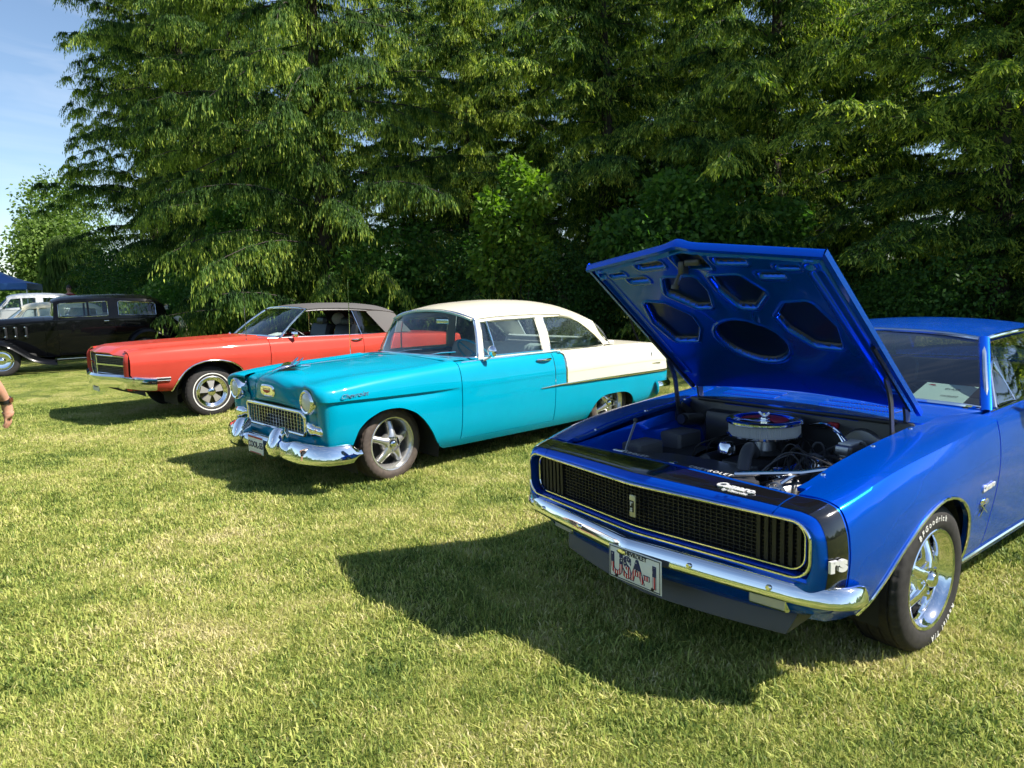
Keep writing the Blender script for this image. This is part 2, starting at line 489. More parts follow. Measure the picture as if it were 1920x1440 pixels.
def grass_material():
    m = mat("grass_blades", (.2, .25, .06), .55, 0, .3)
    N, L, b = nodes(m)
    a = N.new("ShaderNodeAttribute"); a.attribute_name = "tint"
    g = N.new("ShaderNodeNewGeometry")
    def nz(sc, det):
        n = N.new("ShaderNodeTexNoise"); n.inputs["Scale"].default_value = sc; n.inputs["Detail"].default_value = det
        L.new(g.outputs["Position"], n.inputs["Vector"]); return n
    n1, n2 = nz(.8, 3), nz(4.5, 3)
    s1 = N.new("ShaderNodeMath"); s1.operation = 'MULTIPLY_ADD'; s1.inputs[1].default_value = 1.5; s1.inputs[2].default_value = -.74; L.new(n1.outputs[0], s1.inputs[0])
    s2 = N.new("ShaderNodeMath"); s2.operation = 'MULTIPLY_ADD'; s2.inputs[1].default_value = .9; s2.inputs[2].default_value = -.45; L.new(n2.outputs[0], s2.inputs[0])
    a1 = N.new("ShaderNodeMath"); L.new(s1.outputs[0], a1.inputs[0]); L.new(s2.outputs[0], a1.inputs[1])
    a2 = N.new("ShaderNodeMath"); a2.use_clamp = True; L.new(a1.outputs[0], a2.inputs[0]); L.new(a.outputs["Fac"], a2.inputs[1])
    r = ramp(m, a2.outputs[0], [(0, (.06, .105, .022)), (.2, (.17, .25, .05)), (.45, (.375, .43, .09)), (.7, (.54, .53, .16)), (1, (.70, .61, .34))])
    L.new(r.outputs[0], b.inputs["Base Color"])
    t = N.new("ShaderNodeBsdfTranslucent"); L.new(r.outputs[0], t.inputs[0])
    mx = N.new("ShaderNodeMixShader"); mx.inputs[0].default_value = .42
    L.new(b.outputs[0], mx.inputs[1]); L.new(t.outputs[0], mx.inputs[2]); L.new(mx.outputs[0], N["Material Output"].inputs[0])
    return m
def grass_patch(seed, n, Rp, gm, wf=1.0, lf=1.0):
    """round tuft bed, thinning out towards its rim so that neighbours blend"""
    rs = np.random.RandomState(seed)
    r = Rp*np.sqrt(rs.rand(n)); a = rs.rand(n)*2*np.pi
    keep = rs.rand(n) < 1.25 - (r/Rp)**2.5
    x, y = (r*np.cos(a))[keep], (r*np.sin(a))[keep]
    tuft = vnoise(x + seed*7, y, .07, 8 + seed)
    k2 = rs.rand(len(x)) < .45 + .9*tuft
    x, y, tuft = x[k2], y[k2], tuft[k2]; n = len(x)
    L_ = (.014 + .016*rs.rand(n) + .014*tuft**2 + .045*(rs.rand(n) < .006))*lf
    wd = (.0015 + .0014*rs.rand(n))*wf
    a = rs.rand(n)*2*np.pi; lean = (.20 + .85*rs.rand(n))*L_
    dx, dy = np.cos(a), np.sin(a); b = a + np.pi/2 + .6*rs.randn(n); px, py = np.cos(b)*wd/2, np.sin(b)*wd/2
    hz = np.sqrt(np.maximum(L_**2 - (lean*.85)**2, (.30*L_)**2)); z = np.full(n, -.003)
    tip = np.stack([x + dx*lean, y + dy*lean, z + hz*.88], -1)
    b0 = np.stack([x - px, y - py, z], -1); b1 = np.stack([x + px, y + py, z], -1)
    m0 = np.stack([x - px*.8 + dx*lean*.32, y - py*.8 + dy*lean*.32, z + hz*.62], -1); m1 = np.stack([x + px*.8 + dx*lean*.32, y + py*.8 + dy*lean*.32, z + hz*.62], -1)
    V = np.stack([b0, b1, m1, m0, tip], 1).reshape(-1, 3); k = np.arange(n)*5
    F = np.concatenate([np.stack([k, k + 1, k + 2], -1), np.stack([k, k + 2, k + 3], -1), np.stack([k + 3, k + 2, k + 4], -1)])
    t = np.clip(.52 + .15*rs.randn(n), 0, 1); t = np.where(rs.rand(n) < .07, .75 + .25*rs.rand(n), t); t = np.where(rs.rand(n) < .12, t*.45, t)
    o = fastmesh('grass_patch', V, F, gm, None, {"tint": np.repeat(t, 5)})
    col.objects.unlink(o)
    return o
def make_grass():
    gm = grass_material(); rs = np.random.RandomState(3)
    near = [grass_patch(i, 8500, .36, gm, 1.05) for i in range(3)]
    far = [grass_patch(10 + i, 3200, .60, gm, 3.0, 1.3) for i in range(2)]
    weed = [grass_patch(20, 260, .09, gm, 1.9, 1.9)]
    P, I, RO, SC = [], [], [], []
    def bed(y0, y1, step, ids):
        ys = np.arange(y0, y1, step)
        for j, yy in enumerate(ys):
            w = .80*yy + 2.3
            xs = np.arange(-w, w, step) + (j % 2)*step/2
            for xx in xs:
                x, y = xx + rs.uniform(-.25, .25)*step, yy + rs.uniform(-.25, .25)*step
                P.append((x, y, float(gz(x, y)))); I.append(rs.choice(ids)); RO.append(rs.rand()*6.283); SC.append(.9 + .25*rs.rand())
    bed(1.0, 11.0, .40, [0, 1, 2]); bed(11.0, 36.0, .66, [3, 4])
    for k in range(260):                      # coarser tufts the mower missed
        y = 1.3 + 9*rs.rand()**1.5; x = (rs.rand()*2 - 1)*(.8*y + 1)
        P.append((x, y, float(gz(x, y)))); I.append(5); RO.append(rs.rand()*6.283); SC.append(.6 + .8*rs.rand())
    P = np.array(P, np.float32)
    me = bpy.data.meshes.new("lawn_grass"); me.vertices.add(len(P)); me.vertices.foreach_set("co", P.ravel())
    for nm, ty, dat in (("pick", 'INT', np.array(I, np.int32)), ("turn", 'FLOAT', np.array(RO, np.float32)), ("size", 'FLOAT', np.array(SC, np.float32))):
        at = me.attributes.new(nm, ty, 'POINT'); at.data.foreach_set("value", dat)
    me.materials.append(gm)
    o = bpy.data.objects.new("lawn_grass", me); col.objects.link(o)
    ng = bpy.data.node_groups.new("grass_scatter", 'GeometryNodeTree')
    ng.interface.new_socket("Geometry", in_out='INPUT', socket_type='NodeSocketGeometry'); ng.interface.new_socket("Geometry", in_out='OUTPUT', socket_type='NodeSocketGeometry')
    N, L = ng.nodes, ng.links
    gi, go = N.new('NodeGroupInput'), N.new('NodeGroupOutput')
    mp = N.new('GeometryNodeMeshToPoints'); L.new(gi.outputs[0], mp.inputs[0])
    jn = N.new('GeometryNodeGeometryToInstance')
    for src in near + far + weed:
        oi = N.new('GeometryNodeObjectInfo'); oi.inputs[0].default_value = src
        if 'As Instance' in oi.inputs: oi.inputs['As Instance'].default_value = False
        L.new(oi.outputs['Geometry'], jn.inputs[0])
    def named(nm, dt):
        a = N.new('GeometryNodeInputNamedAttribute'); a.data_type = dt; a.inputs['Name'].default_value = nm; return a
    ip = N.new('GeometryNodeInstanceOnPoints'); L.new(mp.outputs[0], ip.inputs['Points']); L.new(jn.outputs[0], ip.inputs['Instance'])
    ip.inputs['Pick Instance'].default_value = True
    L.new(named('pick', 'INT').outputs[0], ip.inputs['Instance Index'])
    cx = N.new('ShaderNodeCombineXYZ'); L.new(named('turn', 'FLOAT').outputs[0], cx.inputs[2]); L.new(cx.outputs[0], ip.inputs['Rotation'])
    L.new(named('size', 'FLOAT').outputs[0], ip.inputs['Scale'])
    L.new(ip.outputs[0], go.inputs[0])
    md = o.modifiers.new("scatter", 'NODES'); md.node_group = ng
    o["label"] = "short mown yellow-green grass covering the show field"; o["category"] = "grass"
    return stuff(o)
make_grass()

# ------------------------------------------------------------------ trees
M['bark'] = mat("grey_brown_bark", (.040, .030, .024), .9)
_n = noise(M['bark'], 9, 6, .7, vec_scale=(1, 1, .15))
bump(M['bark'], _n.outputs[0], .9, .04)
M['cypress'] = leaf_mat("cypress_needles", (.008, .030, .013), (.42, .50, .085), (.33, .36, .11), .40, .7, mid=(.085, .16, .036))  # ramp paints sunlit tips and shaded inner twigs into the needle colour
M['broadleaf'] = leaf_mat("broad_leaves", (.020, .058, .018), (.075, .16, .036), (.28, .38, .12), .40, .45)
M['bright_leaf'] = leaf_mat("sunlit_sapling_leaves", (.06, .13, .02), (.22, .34, .06), (.32, .38, .08), .45, .45)  # brighter green puts the sun on the sapling into its leaf colour
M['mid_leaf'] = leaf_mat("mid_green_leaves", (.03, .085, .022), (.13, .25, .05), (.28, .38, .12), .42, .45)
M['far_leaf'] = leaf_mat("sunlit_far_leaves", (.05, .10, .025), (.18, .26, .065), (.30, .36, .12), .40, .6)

def quads_from(P, D, S, L_, W):
    """leaf kites: base P, direction D, side S, length, width -> V, F"""
    n = len(P)
    tip = P + D*L_[:, None]; mid = P + D*(L_*.45)[:, None]
    V = np.stack([P, mid + S*(W/2)[:, None], tip, mid - S*(W/2)[:, None]], 1).reshape(-1, 3)
    k = np.arange(n)*4
    return V, np.concatenate([np.stack([k, k + 1, k + 2], -1), np.stack([k, k + 2, k + 3], -1)])
def unit(v): return v/(np.linalg.norm(v, axis=-1, keepdims=True) + 1e-9)

def cypress_mesh(H, spread, seed, n_br=84, low=.10, strand=(.07, .17), dens=1.0, hang=1.0, padr=1.0, width=1.0):
    """trunk, limbs and drooping pads of fine hanging twigs"""
    rs = np.random.RandomState(seed)
    wood = MB(); PP, DD, LL, WW, TT = [], [], [], [], []
    tz = lin(0, H, 14)
    tr = .17*(1 - tz/H)**.85*H/13 + .012; tr[0] *= 1.5; tr[1] *= 1.12
    cx = np.cumsum(rs.randn(14)*.05); cy = np.cumsum(rs.randn(14)*.05)
    wood.tube(np.stack([cx, cy, tz], -1), tr, 10)
    for i in range(n_br):
        h = H*(low + (.985 - low)*((i + rs.rand())/n_br)**.95)
        az = rs.rand()*6.283
        f = 1 - h/H
        Lb = (spread*f**.60*(.40 + .85*rs.rand()) + .35)*(0.8 + .2*min(1, h/(H*.22)))
        d = np.array([math.cos(az), math.sin(az), 0])
        bp = np.array([np.interp(h, tz, cx), np.interp(h, tz, cy), h])
        t = lin(0, 1, 8)
        rise = .15 + .55*rs.rand(); drop = .25 + .45*rs.rand()
        sway = rs.randn()*.16*Lb
        path = bp + d*(Lb*t)[:, None] + np.array([0, 0, 1.])*(Lb*(rise*t - drop*t*t))[:, None] + np.array([-d[1], d[0], 0])*(sway*t*t)[:, None]
        wood.tube(path, .020*(1 - t*.85)*(Lb/3)**.5 + .003, 4, caps=False)
        tone = .20 + .40*rs.rand()
        npad = max(3, int(Lb/.46))
        for k in range(npad):
            tt = min(1.0, .03 + .98*(k + .2 + .7*rs.rand())/npad)
            pc = np.array([np.interp(tt, t, path[:, c]) for c in range(3)])
            pr = (.38 + .42*rs.rand())*padr*(1.12 - .35*tt)
            ntw = int((16 + 6*rs.rand())*dens)
            ta = rs.rand(ntw)*6.283
            td = unit(np.stack([np.cos(ta), np.sin(ta), .15 + .5*rs.rand(ntw)], -1) + d*.45)
            m = 17
            u = (np.arange(m)[None, :] + rs.rand(ntw, m))/m
            tl = pr*(.6 + .6*rs.rand(ntw))[:, None]
            pp = pc + td[:, None]*(tl*u)[..., None] - np.array([0, 0, 1.])*((.45 + .45*hang)*tl*u*u)[..., None] + rs.randn(ntw, m, 3)*.022
            dn = np.array([0, 0, -1.])*(.55*hang + .25*u + .2*rs.rand(ntw, m))[..., None] + td[:, None]*(.42 - .12*min(hang, 2))*np.ones((ntw, m, 1)) + rs.randn(ntw, m, 3)*(.26 - .05*hang)
            PP.append(pp.reshape(-1, 3)); DD.append(unit(dn).reshape(-1, 3)); q = ntw*m
            LL.append(strand[0] + (strand[1] - strand[0])*rs.rand(q)**1.4); WW.append((.018 + .020*rs.rand(q))*width)
            TT.append(np.clip(tone - .16 + .55*u.reshape(-1)**1.5 + .14*rs.randn(q), 0, 1))  # tint rises outward: lit tips and shaded hearts painted in
    P, D, L_, W, T = (np.concatenate(a) for a in (PP, DD, LL, WW, TT))
    S = unit(np.cross(D, rs.randn(len(P), 3)))
    V, F = quads_from(P, D, S, L_, W)
    return wood, V, F, np.repeat(T, 4)

def leafy_mesh(blobs, n, seed, leaf=(.06, .11), shell=.55):
    """broad-leaved crown: leaves scattered through the outer part of overlapping blobs (cx,cy,cz,rx,ry,rz)"""
    rs = np.random.RandomState(seed)
    B = np.array(blobs, float); w = (B[:, 3]*B[:, 4]*B[:, 5])**(2/3.); w /= w.sum()
    idx = rs.choice(len(B), n, p=w)
    v = unit(rs.randn(n, 3)); r = shell + (1 - shell)*rs.rand(n)**.6
    lump = 1 + .22*np.sin(v[:, 0]*7 + idx)*np.sin(v[:, 1]*6 + idx*2)*np.sin(v[:, 2]*7 + 1)
    P = B[idx, :3] + v*B[idx, 3:]*(r*lump)[:, None]
    P[:, 2] = np.maximum(P[:, 2], .03)
    D = unit(v*.6 + rs.randn(n, 3)*.7 + np.array([0, 0, -.35])); S = unit(np.cross(D, rs.randn(n, 3)))
    L_ = leaf[0] + (leaf[1] - leaf[0])*rs.rand(n)
    V, F = quads_from(P, D, S, L_, L_*.62)
    tone = rs.rand(len(B))*.5 + .25
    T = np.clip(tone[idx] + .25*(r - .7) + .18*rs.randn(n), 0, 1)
    return V, F, np.repeat(T, 4)

def cypress_tree(variants, k, x, y, s, rz, label, group='row of feathery cypress trees'):
    t = thing('cypress_tree', label, 'tree', (x, y, float(gz(x, y))), rz, group)
    t.scale = (s, s, s)
    for src in variants[k]:
        c = bpy.data.objects.new(src.name.split('.')[0], src.data); col.objects.link(c); c.parent = t
    return t
def variant(H, spread, seed, **kw):
    w, V, F, T = cypress_mesh(H, spread, seed, **kw)
    a = w.build('trunk', M['bark'], None, fix=False)
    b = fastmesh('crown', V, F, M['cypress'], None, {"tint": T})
    return (a, b)
VARS = [variant(16.5, 4.2, 11, n_br=175, low=.02, hang=1.6, strand=(.07, .19)), variant(15, 4.5, 23, n_br=170, low=.025, hang=.9), variant(14, 4.4, 37, n_br=165, low=.02, hang=.55, strand=(.06, .15)), variant(17.5, 4.5, 51, n_br=180, low=.02, hang=1.8, strand=(.07, .20))]
ROW = [  # variant, x, y, scale, turn, label
    (2, 13.4, 11.2, .92, .4, 'feathery cypress at the far right end of the tree row'),
    (2, 9.2, 13.4, .90, 2.2, 'cypress with drooping fronds behind the roof of the blue coupe'),
    (1, 6.4, 17.2, .98, 4.1, 'cypress with a dark bare trunk showing above the raised blue hood'),
    (1, 2.4, 18.6, .95, 1.0, 'shaded cypress behind the tail of the turquoise sedan'),
    (0, -1.3, 23.4, .9, 3.0, 'tall shaded cypress behind the cream roof of the turquoise sedan'),
    (3, -4.8, 19.4, .98, 5.2, 'cypress with bright sunlit drooping boughs above the red convertible'),
    (0, -9.2, 25.4, 1.06, .6, 'tall cypress behind the hood of the red convertible'),
    (3, -12.4, 28.4, 1.06, 2.0, 'tall cypress behind the tail of the black sedan'),
    (0, -15.5, 31.8, 1.06, 1.9, 'leftmost cypress of the row standing against the sky'),
]
for k, x, y, s, rz, lb in ROW: cypress_tree(VARS, k, x, y, s, rz, lb)
BACK = [(1, 11.5, 22.5, .9, 1.4, 'cypress glowing in the sun in a gap at the upper right, behind the front row'), (2, 6.0, 25.5, .95, 3.3, 'sunlit cypress seen through the gap above the raised hood'), (0, 1.0, 27.0, .92, 5.0, 'background cypress seen between two front-row trees near the middle'),
        (2, -4.0, 30.0, 1.0, .2, 'background cypress filling the gap left of the middle of the row'), (1, -9.5, 34.0, 1.05, 2.6, 'background cypress behind the tall tree over the red convertible'), (2, 16.5, 14.6, .95, 2.9, 'cypress added out of view beyond the right end of the row for shade'),  # the last one stands out of view, added to shade the row
        (0, 12.6, 18.2, .9, 3.6, 'shaded cypress behind the tree at the right edge'), (3, 20.5, 11.5, .9, .5, 'cypress added out of view past the right edge to shade the row'), (1, 17.6, 18.8, 1.0, 1.2, 'cypress added out of view behind the right end to block sun'), (0, 22.5, 16.5, 1.0, 3.1, 'unseen cypress added furthest right to block sun from the row'), (3, 9.4, 21.0, .9, 2.5, 'cypress filling the gap right of the raised hood corner'), (3, 3.4, 23.8, .88, 4.6, 'cypress filling the gap behind the leafy sapling'),  # those past the right edge are unseen, added to block the sun
        (3, 8.6, 29.5, .9, .9, 'deep background cypress right of the middle'), (1, -1.5, 33.0, 1.0, 4.0, 'deep background cypress left of the middle'), (0, -14.5, 37.5, 1.05, 1.1, 'background cypress near the left end of the row')]
for k, x, y, s, rz, lb in BACK: cypress_tree(VARS, k, x, y, s, rz, lb, 'cypress trees behind the front row')
for a, b in VARS:
    bpy.data.objects.remove(a); bpy.data.objects.remove(b)

def shrub(name, label, cat, x, y, blobs, n, seed, m='broadleaf', leaf=(.07, .13), group=None, stems=4):
    z = float(gz(x, y))
    t = thing(name, label, cat, (x, y, z), 0, group)
    V, F, T = leafy_mesh(blobs, n, seed, leaf)
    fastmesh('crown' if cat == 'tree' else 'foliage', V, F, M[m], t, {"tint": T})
    rs = np.random.RandomState(seed + 500)
    w = MB()
    for b in blobs[:max(stems, 1)]:
        top = np.array(b[:3]); foot = np.array([top[0]*.25, top[1]*.25, 0])
        P = polyline([foot, foot*.5 + top*.5 + rs.randn(3)*.1, top], 8)
        w.tube(P, lin(.02 + .012*b[5], .006, 8), 6)
        for q in range(3):
            e = top + np.array(b[3:])*unit(rs.randn(3))*.7
            w.tube(polyline([P[4 + q % 3], (P[5] + e)/2 + rs.randn(3)*.05, e], 6), lin(.012, .003, 6), 5, caps=False)
    w.build('trunk' if cat == 'tree' else 'stem', M['bark'], t, fix=False)
    return t
_rs = np.random.RandomState(77)
def blobset(r, h, k, sd):
    q = np.random.RandomState(sd); out = []
    for i in range(k):
        z = h*(.25 + .6*q.rand()); a = q.rand()*6.283; rr = r*.55*q.rand()
        s = .35 + .3*q.rand()
        out.append((rr*math.cos(a), rr*math.sin(a), z, r*s*1.1, r*s*1.1, min(h*.3*(1 + .4*q.rand()), z)))
    return out
UNDER = [(11.8, 9.8, 1.3, 1.2), (9.3, 11.2, 1.4, 1.2), (7.4, 13.2, 1.5, 1.4), (5.6, 14.6, 1.6, 2.0), (3.6, 15.6, 1.9, 3.1), (1.6, 16.6, 1.8, 2.9), (-.6, 17.9, 1.9, 2.7), (-2.8, 19.0, 1.9, 2.4), (-5.2, 20.4, 2.0, 2.3), (-7.8, 22.2, 2.1, 2.4), (-10.6, 24.4, 2.2, 2.6), (-13.4, 26.6, 2.3, 2.6), (-15.6, 28.8, 2.0, 2.6)]
WHERE = ['at the right edge behind the blue coupe', 'behind the rear of the blue coupe roof', 'behind the antenna of the blue coupe', 'right of the raised blue hood', 'behind the top of the raised blue hood', 'left of the raised blue hood', 'above the rear deck of the turquoise sedan', 'behind the roof of the turquoise sedan', 'behind the front of the turquoise roof', 'behind the grey top of the red convertible', 'behind the windshield of the red convertible', 'behind the tail of the black sedan', 'behind the roof of the black sedan']
for i, (x, y, r, h) in enumerate(UNDER):
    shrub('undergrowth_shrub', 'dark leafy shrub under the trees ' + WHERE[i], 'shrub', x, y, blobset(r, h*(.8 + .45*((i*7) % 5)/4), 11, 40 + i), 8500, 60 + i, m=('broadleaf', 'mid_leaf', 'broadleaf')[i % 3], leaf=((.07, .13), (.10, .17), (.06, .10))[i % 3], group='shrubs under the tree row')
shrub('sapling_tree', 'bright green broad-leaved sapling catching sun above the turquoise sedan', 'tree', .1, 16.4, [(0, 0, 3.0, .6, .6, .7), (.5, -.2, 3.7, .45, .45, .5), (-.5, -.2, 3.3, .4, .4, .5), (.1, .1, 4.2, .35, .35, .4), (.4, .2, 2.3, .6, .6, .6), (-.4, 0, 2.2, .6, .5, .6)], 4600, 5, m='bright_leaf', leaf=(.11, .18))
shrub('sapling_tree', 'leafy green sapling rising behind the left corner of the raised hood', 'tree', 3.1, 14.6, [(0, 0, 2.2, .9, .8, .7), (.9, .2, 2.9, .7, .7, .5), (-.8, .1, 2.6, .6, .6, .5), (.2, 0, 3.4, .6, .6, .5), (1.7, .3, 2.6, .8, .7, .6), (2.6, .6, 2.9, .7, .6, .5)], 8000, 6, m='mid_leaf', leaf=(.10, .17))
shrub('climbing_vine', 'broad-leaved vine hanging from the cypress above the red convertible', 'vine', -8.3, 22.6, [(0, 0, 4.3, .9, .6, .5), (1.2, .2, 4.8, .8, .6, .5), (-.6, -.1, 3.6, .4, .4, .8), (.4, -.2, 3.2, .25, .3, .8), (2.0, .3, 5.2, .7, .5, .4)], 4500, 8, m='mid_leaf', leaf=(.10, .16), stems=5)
# far left: sunlit broad-leaved trees and a willow
for i, (x, y, h, r, lb) in enumerate([(-40, 50, 8.2, 4.0, 'sunlit broad-leaved tree at the left edge above the tent'), (-33.5, 53, 6.6, 3.6, 'smaller sunlit broad-leaved tree between the tent and the willow'), (-45, 55, 10.5, 5, 'tall sunlit tree furthest left in the distance'), (-37, 60, 10.2, 4.6, 'thin-topped sunlit tree behind the other far left trees')]):
    bl = [(0, 0, h*.45, r*.8, r*.8, h*.33)] + [(q[0], q[1], h*.25 + q[2]*.72, q[3]*.8, q[4]*.8, q[5]*1.0) for q in blobset(r, h, 12, 90 + i)]
    shrub('broadleaf_tree', lb, 'tree', x, y, bl, 12000, 120 + i, m='far_leaf', leaf=(.22, .38), group='sunlit trees in the far left distance', stems=7)
wv = cypress_mesh(6.4, 3.4, 71, n_br=44, low=.35, strand=(.5, 1.2), dens=.6, hang=2.4, width=1.8)
wt = thing('willow_tree', 'weeping willow with long hanging strands left of the cypress row', 'tree', (-25.2, 41.5, .36), 0)
wt.scale = (.8, .8, .8)
wv[0].build('trunk', M['bark'], wt, fix=False)
fastmesh('crown', wv[1], wv[2], M['far_leaf'], wt, {"tint": wv[3]*.6})

def far_wood():
    """distant wood all round the show field, one leafy mass"""
    rs = np.random.RandomState(9); n = 85000
    a = rs.rand(n)*2*np.pi
    rad = 88 + 26*rs.rand(n) + 10*np.sin(a*3 + 1)
    top = 8.0 + 2.2*np.sin(a*11) + 1.6*np.sin(a*27 + 2) + 1.2*np.sin(a*53)
    z = top*(rs.rand(n)**.9)
    P = np.stack([rad*np.cos(a), rad*np.sin(a) + 8, z + .1], -1)
    D = unit(rs.randn(n, 3) + np.array([0, 0, -.3])); S = unit(np.cross(D, rs.randn(n, 3)))
    L_ = .6 + .7*rs.rand(n)
    V, F = quads_from(P, D, S, L_, L_*.8)
    T = np.repeat(np.clip(.35 + .2*np.sin(a*19) + .2*rs.randn(n), 0, 1), 4)
    o = fastmesh('far_wood', V, F, M['far_leaf'], None, {"tint": T})
    o["label"] = "distant green wood around the edge of the field"; o["category"] = "wood"
    stuff(o)
far_wood()
# ------------------------------------------------------------------ wheels and shared car pieces
def tyre_geo(Rt, w, rim, n=120, sipes=True):
    h = w / 2; s = Rt - rim
    half = [(rim - .006, h - .022), (rim + .004, h - .010), (rim + .02, h - .004), (rim + .25*s, h), (rim + .5*s, h + .001), (rim + .72*s, h - .006),
            (rim + .86*s, h - .014), (Rt - .012, h - .02), (Rt - .004, h - .03)]
    tr = []
    gw = .0035
    for f in (.62, .22):
        c = f * h
        tr += [(Rt - .0008, c + .012), (Rt, c + gw + .0015), (Rt - .008, c + gw), (Rt - .008, c - gw), (Rt, c - gw - .0015)]
    prof = half + tr + [(Rt + .001, 0.0)] + [(r, -y) for r, y in reversed(tr)] + [(r, -y) for r, y in reversed(half)]
    prof = np.array(prof)
    a = np.linspace(0, 2*np.pi, n, endpoint=False)
    Rr = np.repeat(prof[None, :, 0], n, 0).copy()
    if sipes:
        m = len(prof)
        sh = [6, 7, 8, 9, 10]; sh = sh + [m - 1 - k for k in sh]
        for i in range(n):
            if i % 3 == 0:
                Rr[i, sh] -= np.array([.001, .004, .007, .007, .006] * 2)
    G = np.stack([np.cos(a)[:, None]*Rr, np.broadcast_to(prof[:, 1], Rr.shape), np.sin(a)[:, None]*Rr], -1)
    return G

def arc_text(txt, size, rad, y, mid, M_, parent, name='lettering', flip=False):
    """raised letters bent round the sidewall; mid = angle of the middle, read from outside (+y)"""
    V, F = text_geo(txt, size, .0010, 0, .0004, 1.55)
    ang = mid + V[:, 0] / rad * (1 if not flip else -1)
    rr = rad + V[:, 1] * (1 if not flip else -1)
    W = np.stack([rr * np.cos(ang), y + V[:, 2], rr * np.sin(ang)], -1)
    return obj(name, W, F, M_, parent, smooth=False)

def spoke5(mb, r0, r1, h0, h1, w0, w1, n=5, a_off=0.0, th=.02, waist=.8, crown=.012):
    """cast spokes from hub to rim: crowned section, waisted outline"""
    t = lin(0, 1, 9)
    for i in range(n):
        a = a_off + i * 2*np.pi/n
        er = np.array([np.cos(a), 0, np.sin(a)]); et = np.array([-np.sin(a), 0, np.cos(a)]); ey = np.array([0, 1., 0])
        r = r0 + (r1 - r0)*t; hh = h0 + (h1 - h0)*(t**1.3)
        w = (w0 + (w1 - w0)*t) * (1 - (1 - waist)*np.sin(np.pi*t))
        sec = [(-1, -th), (-1, -.004), (-.75, crown*.55), (-.35, crown*.95), (0, crown), (.35, crown*.95), (.75, crown*.55), (1, -.004), (1, -th)]
        G = np.stack([np.stack([er*r[k] + et*(sx*w[k]/2) + ey*(hh[k] + sy) for sx, sy in sec]) for k in range(len(t))])
        mb.grid(G, flip=False)

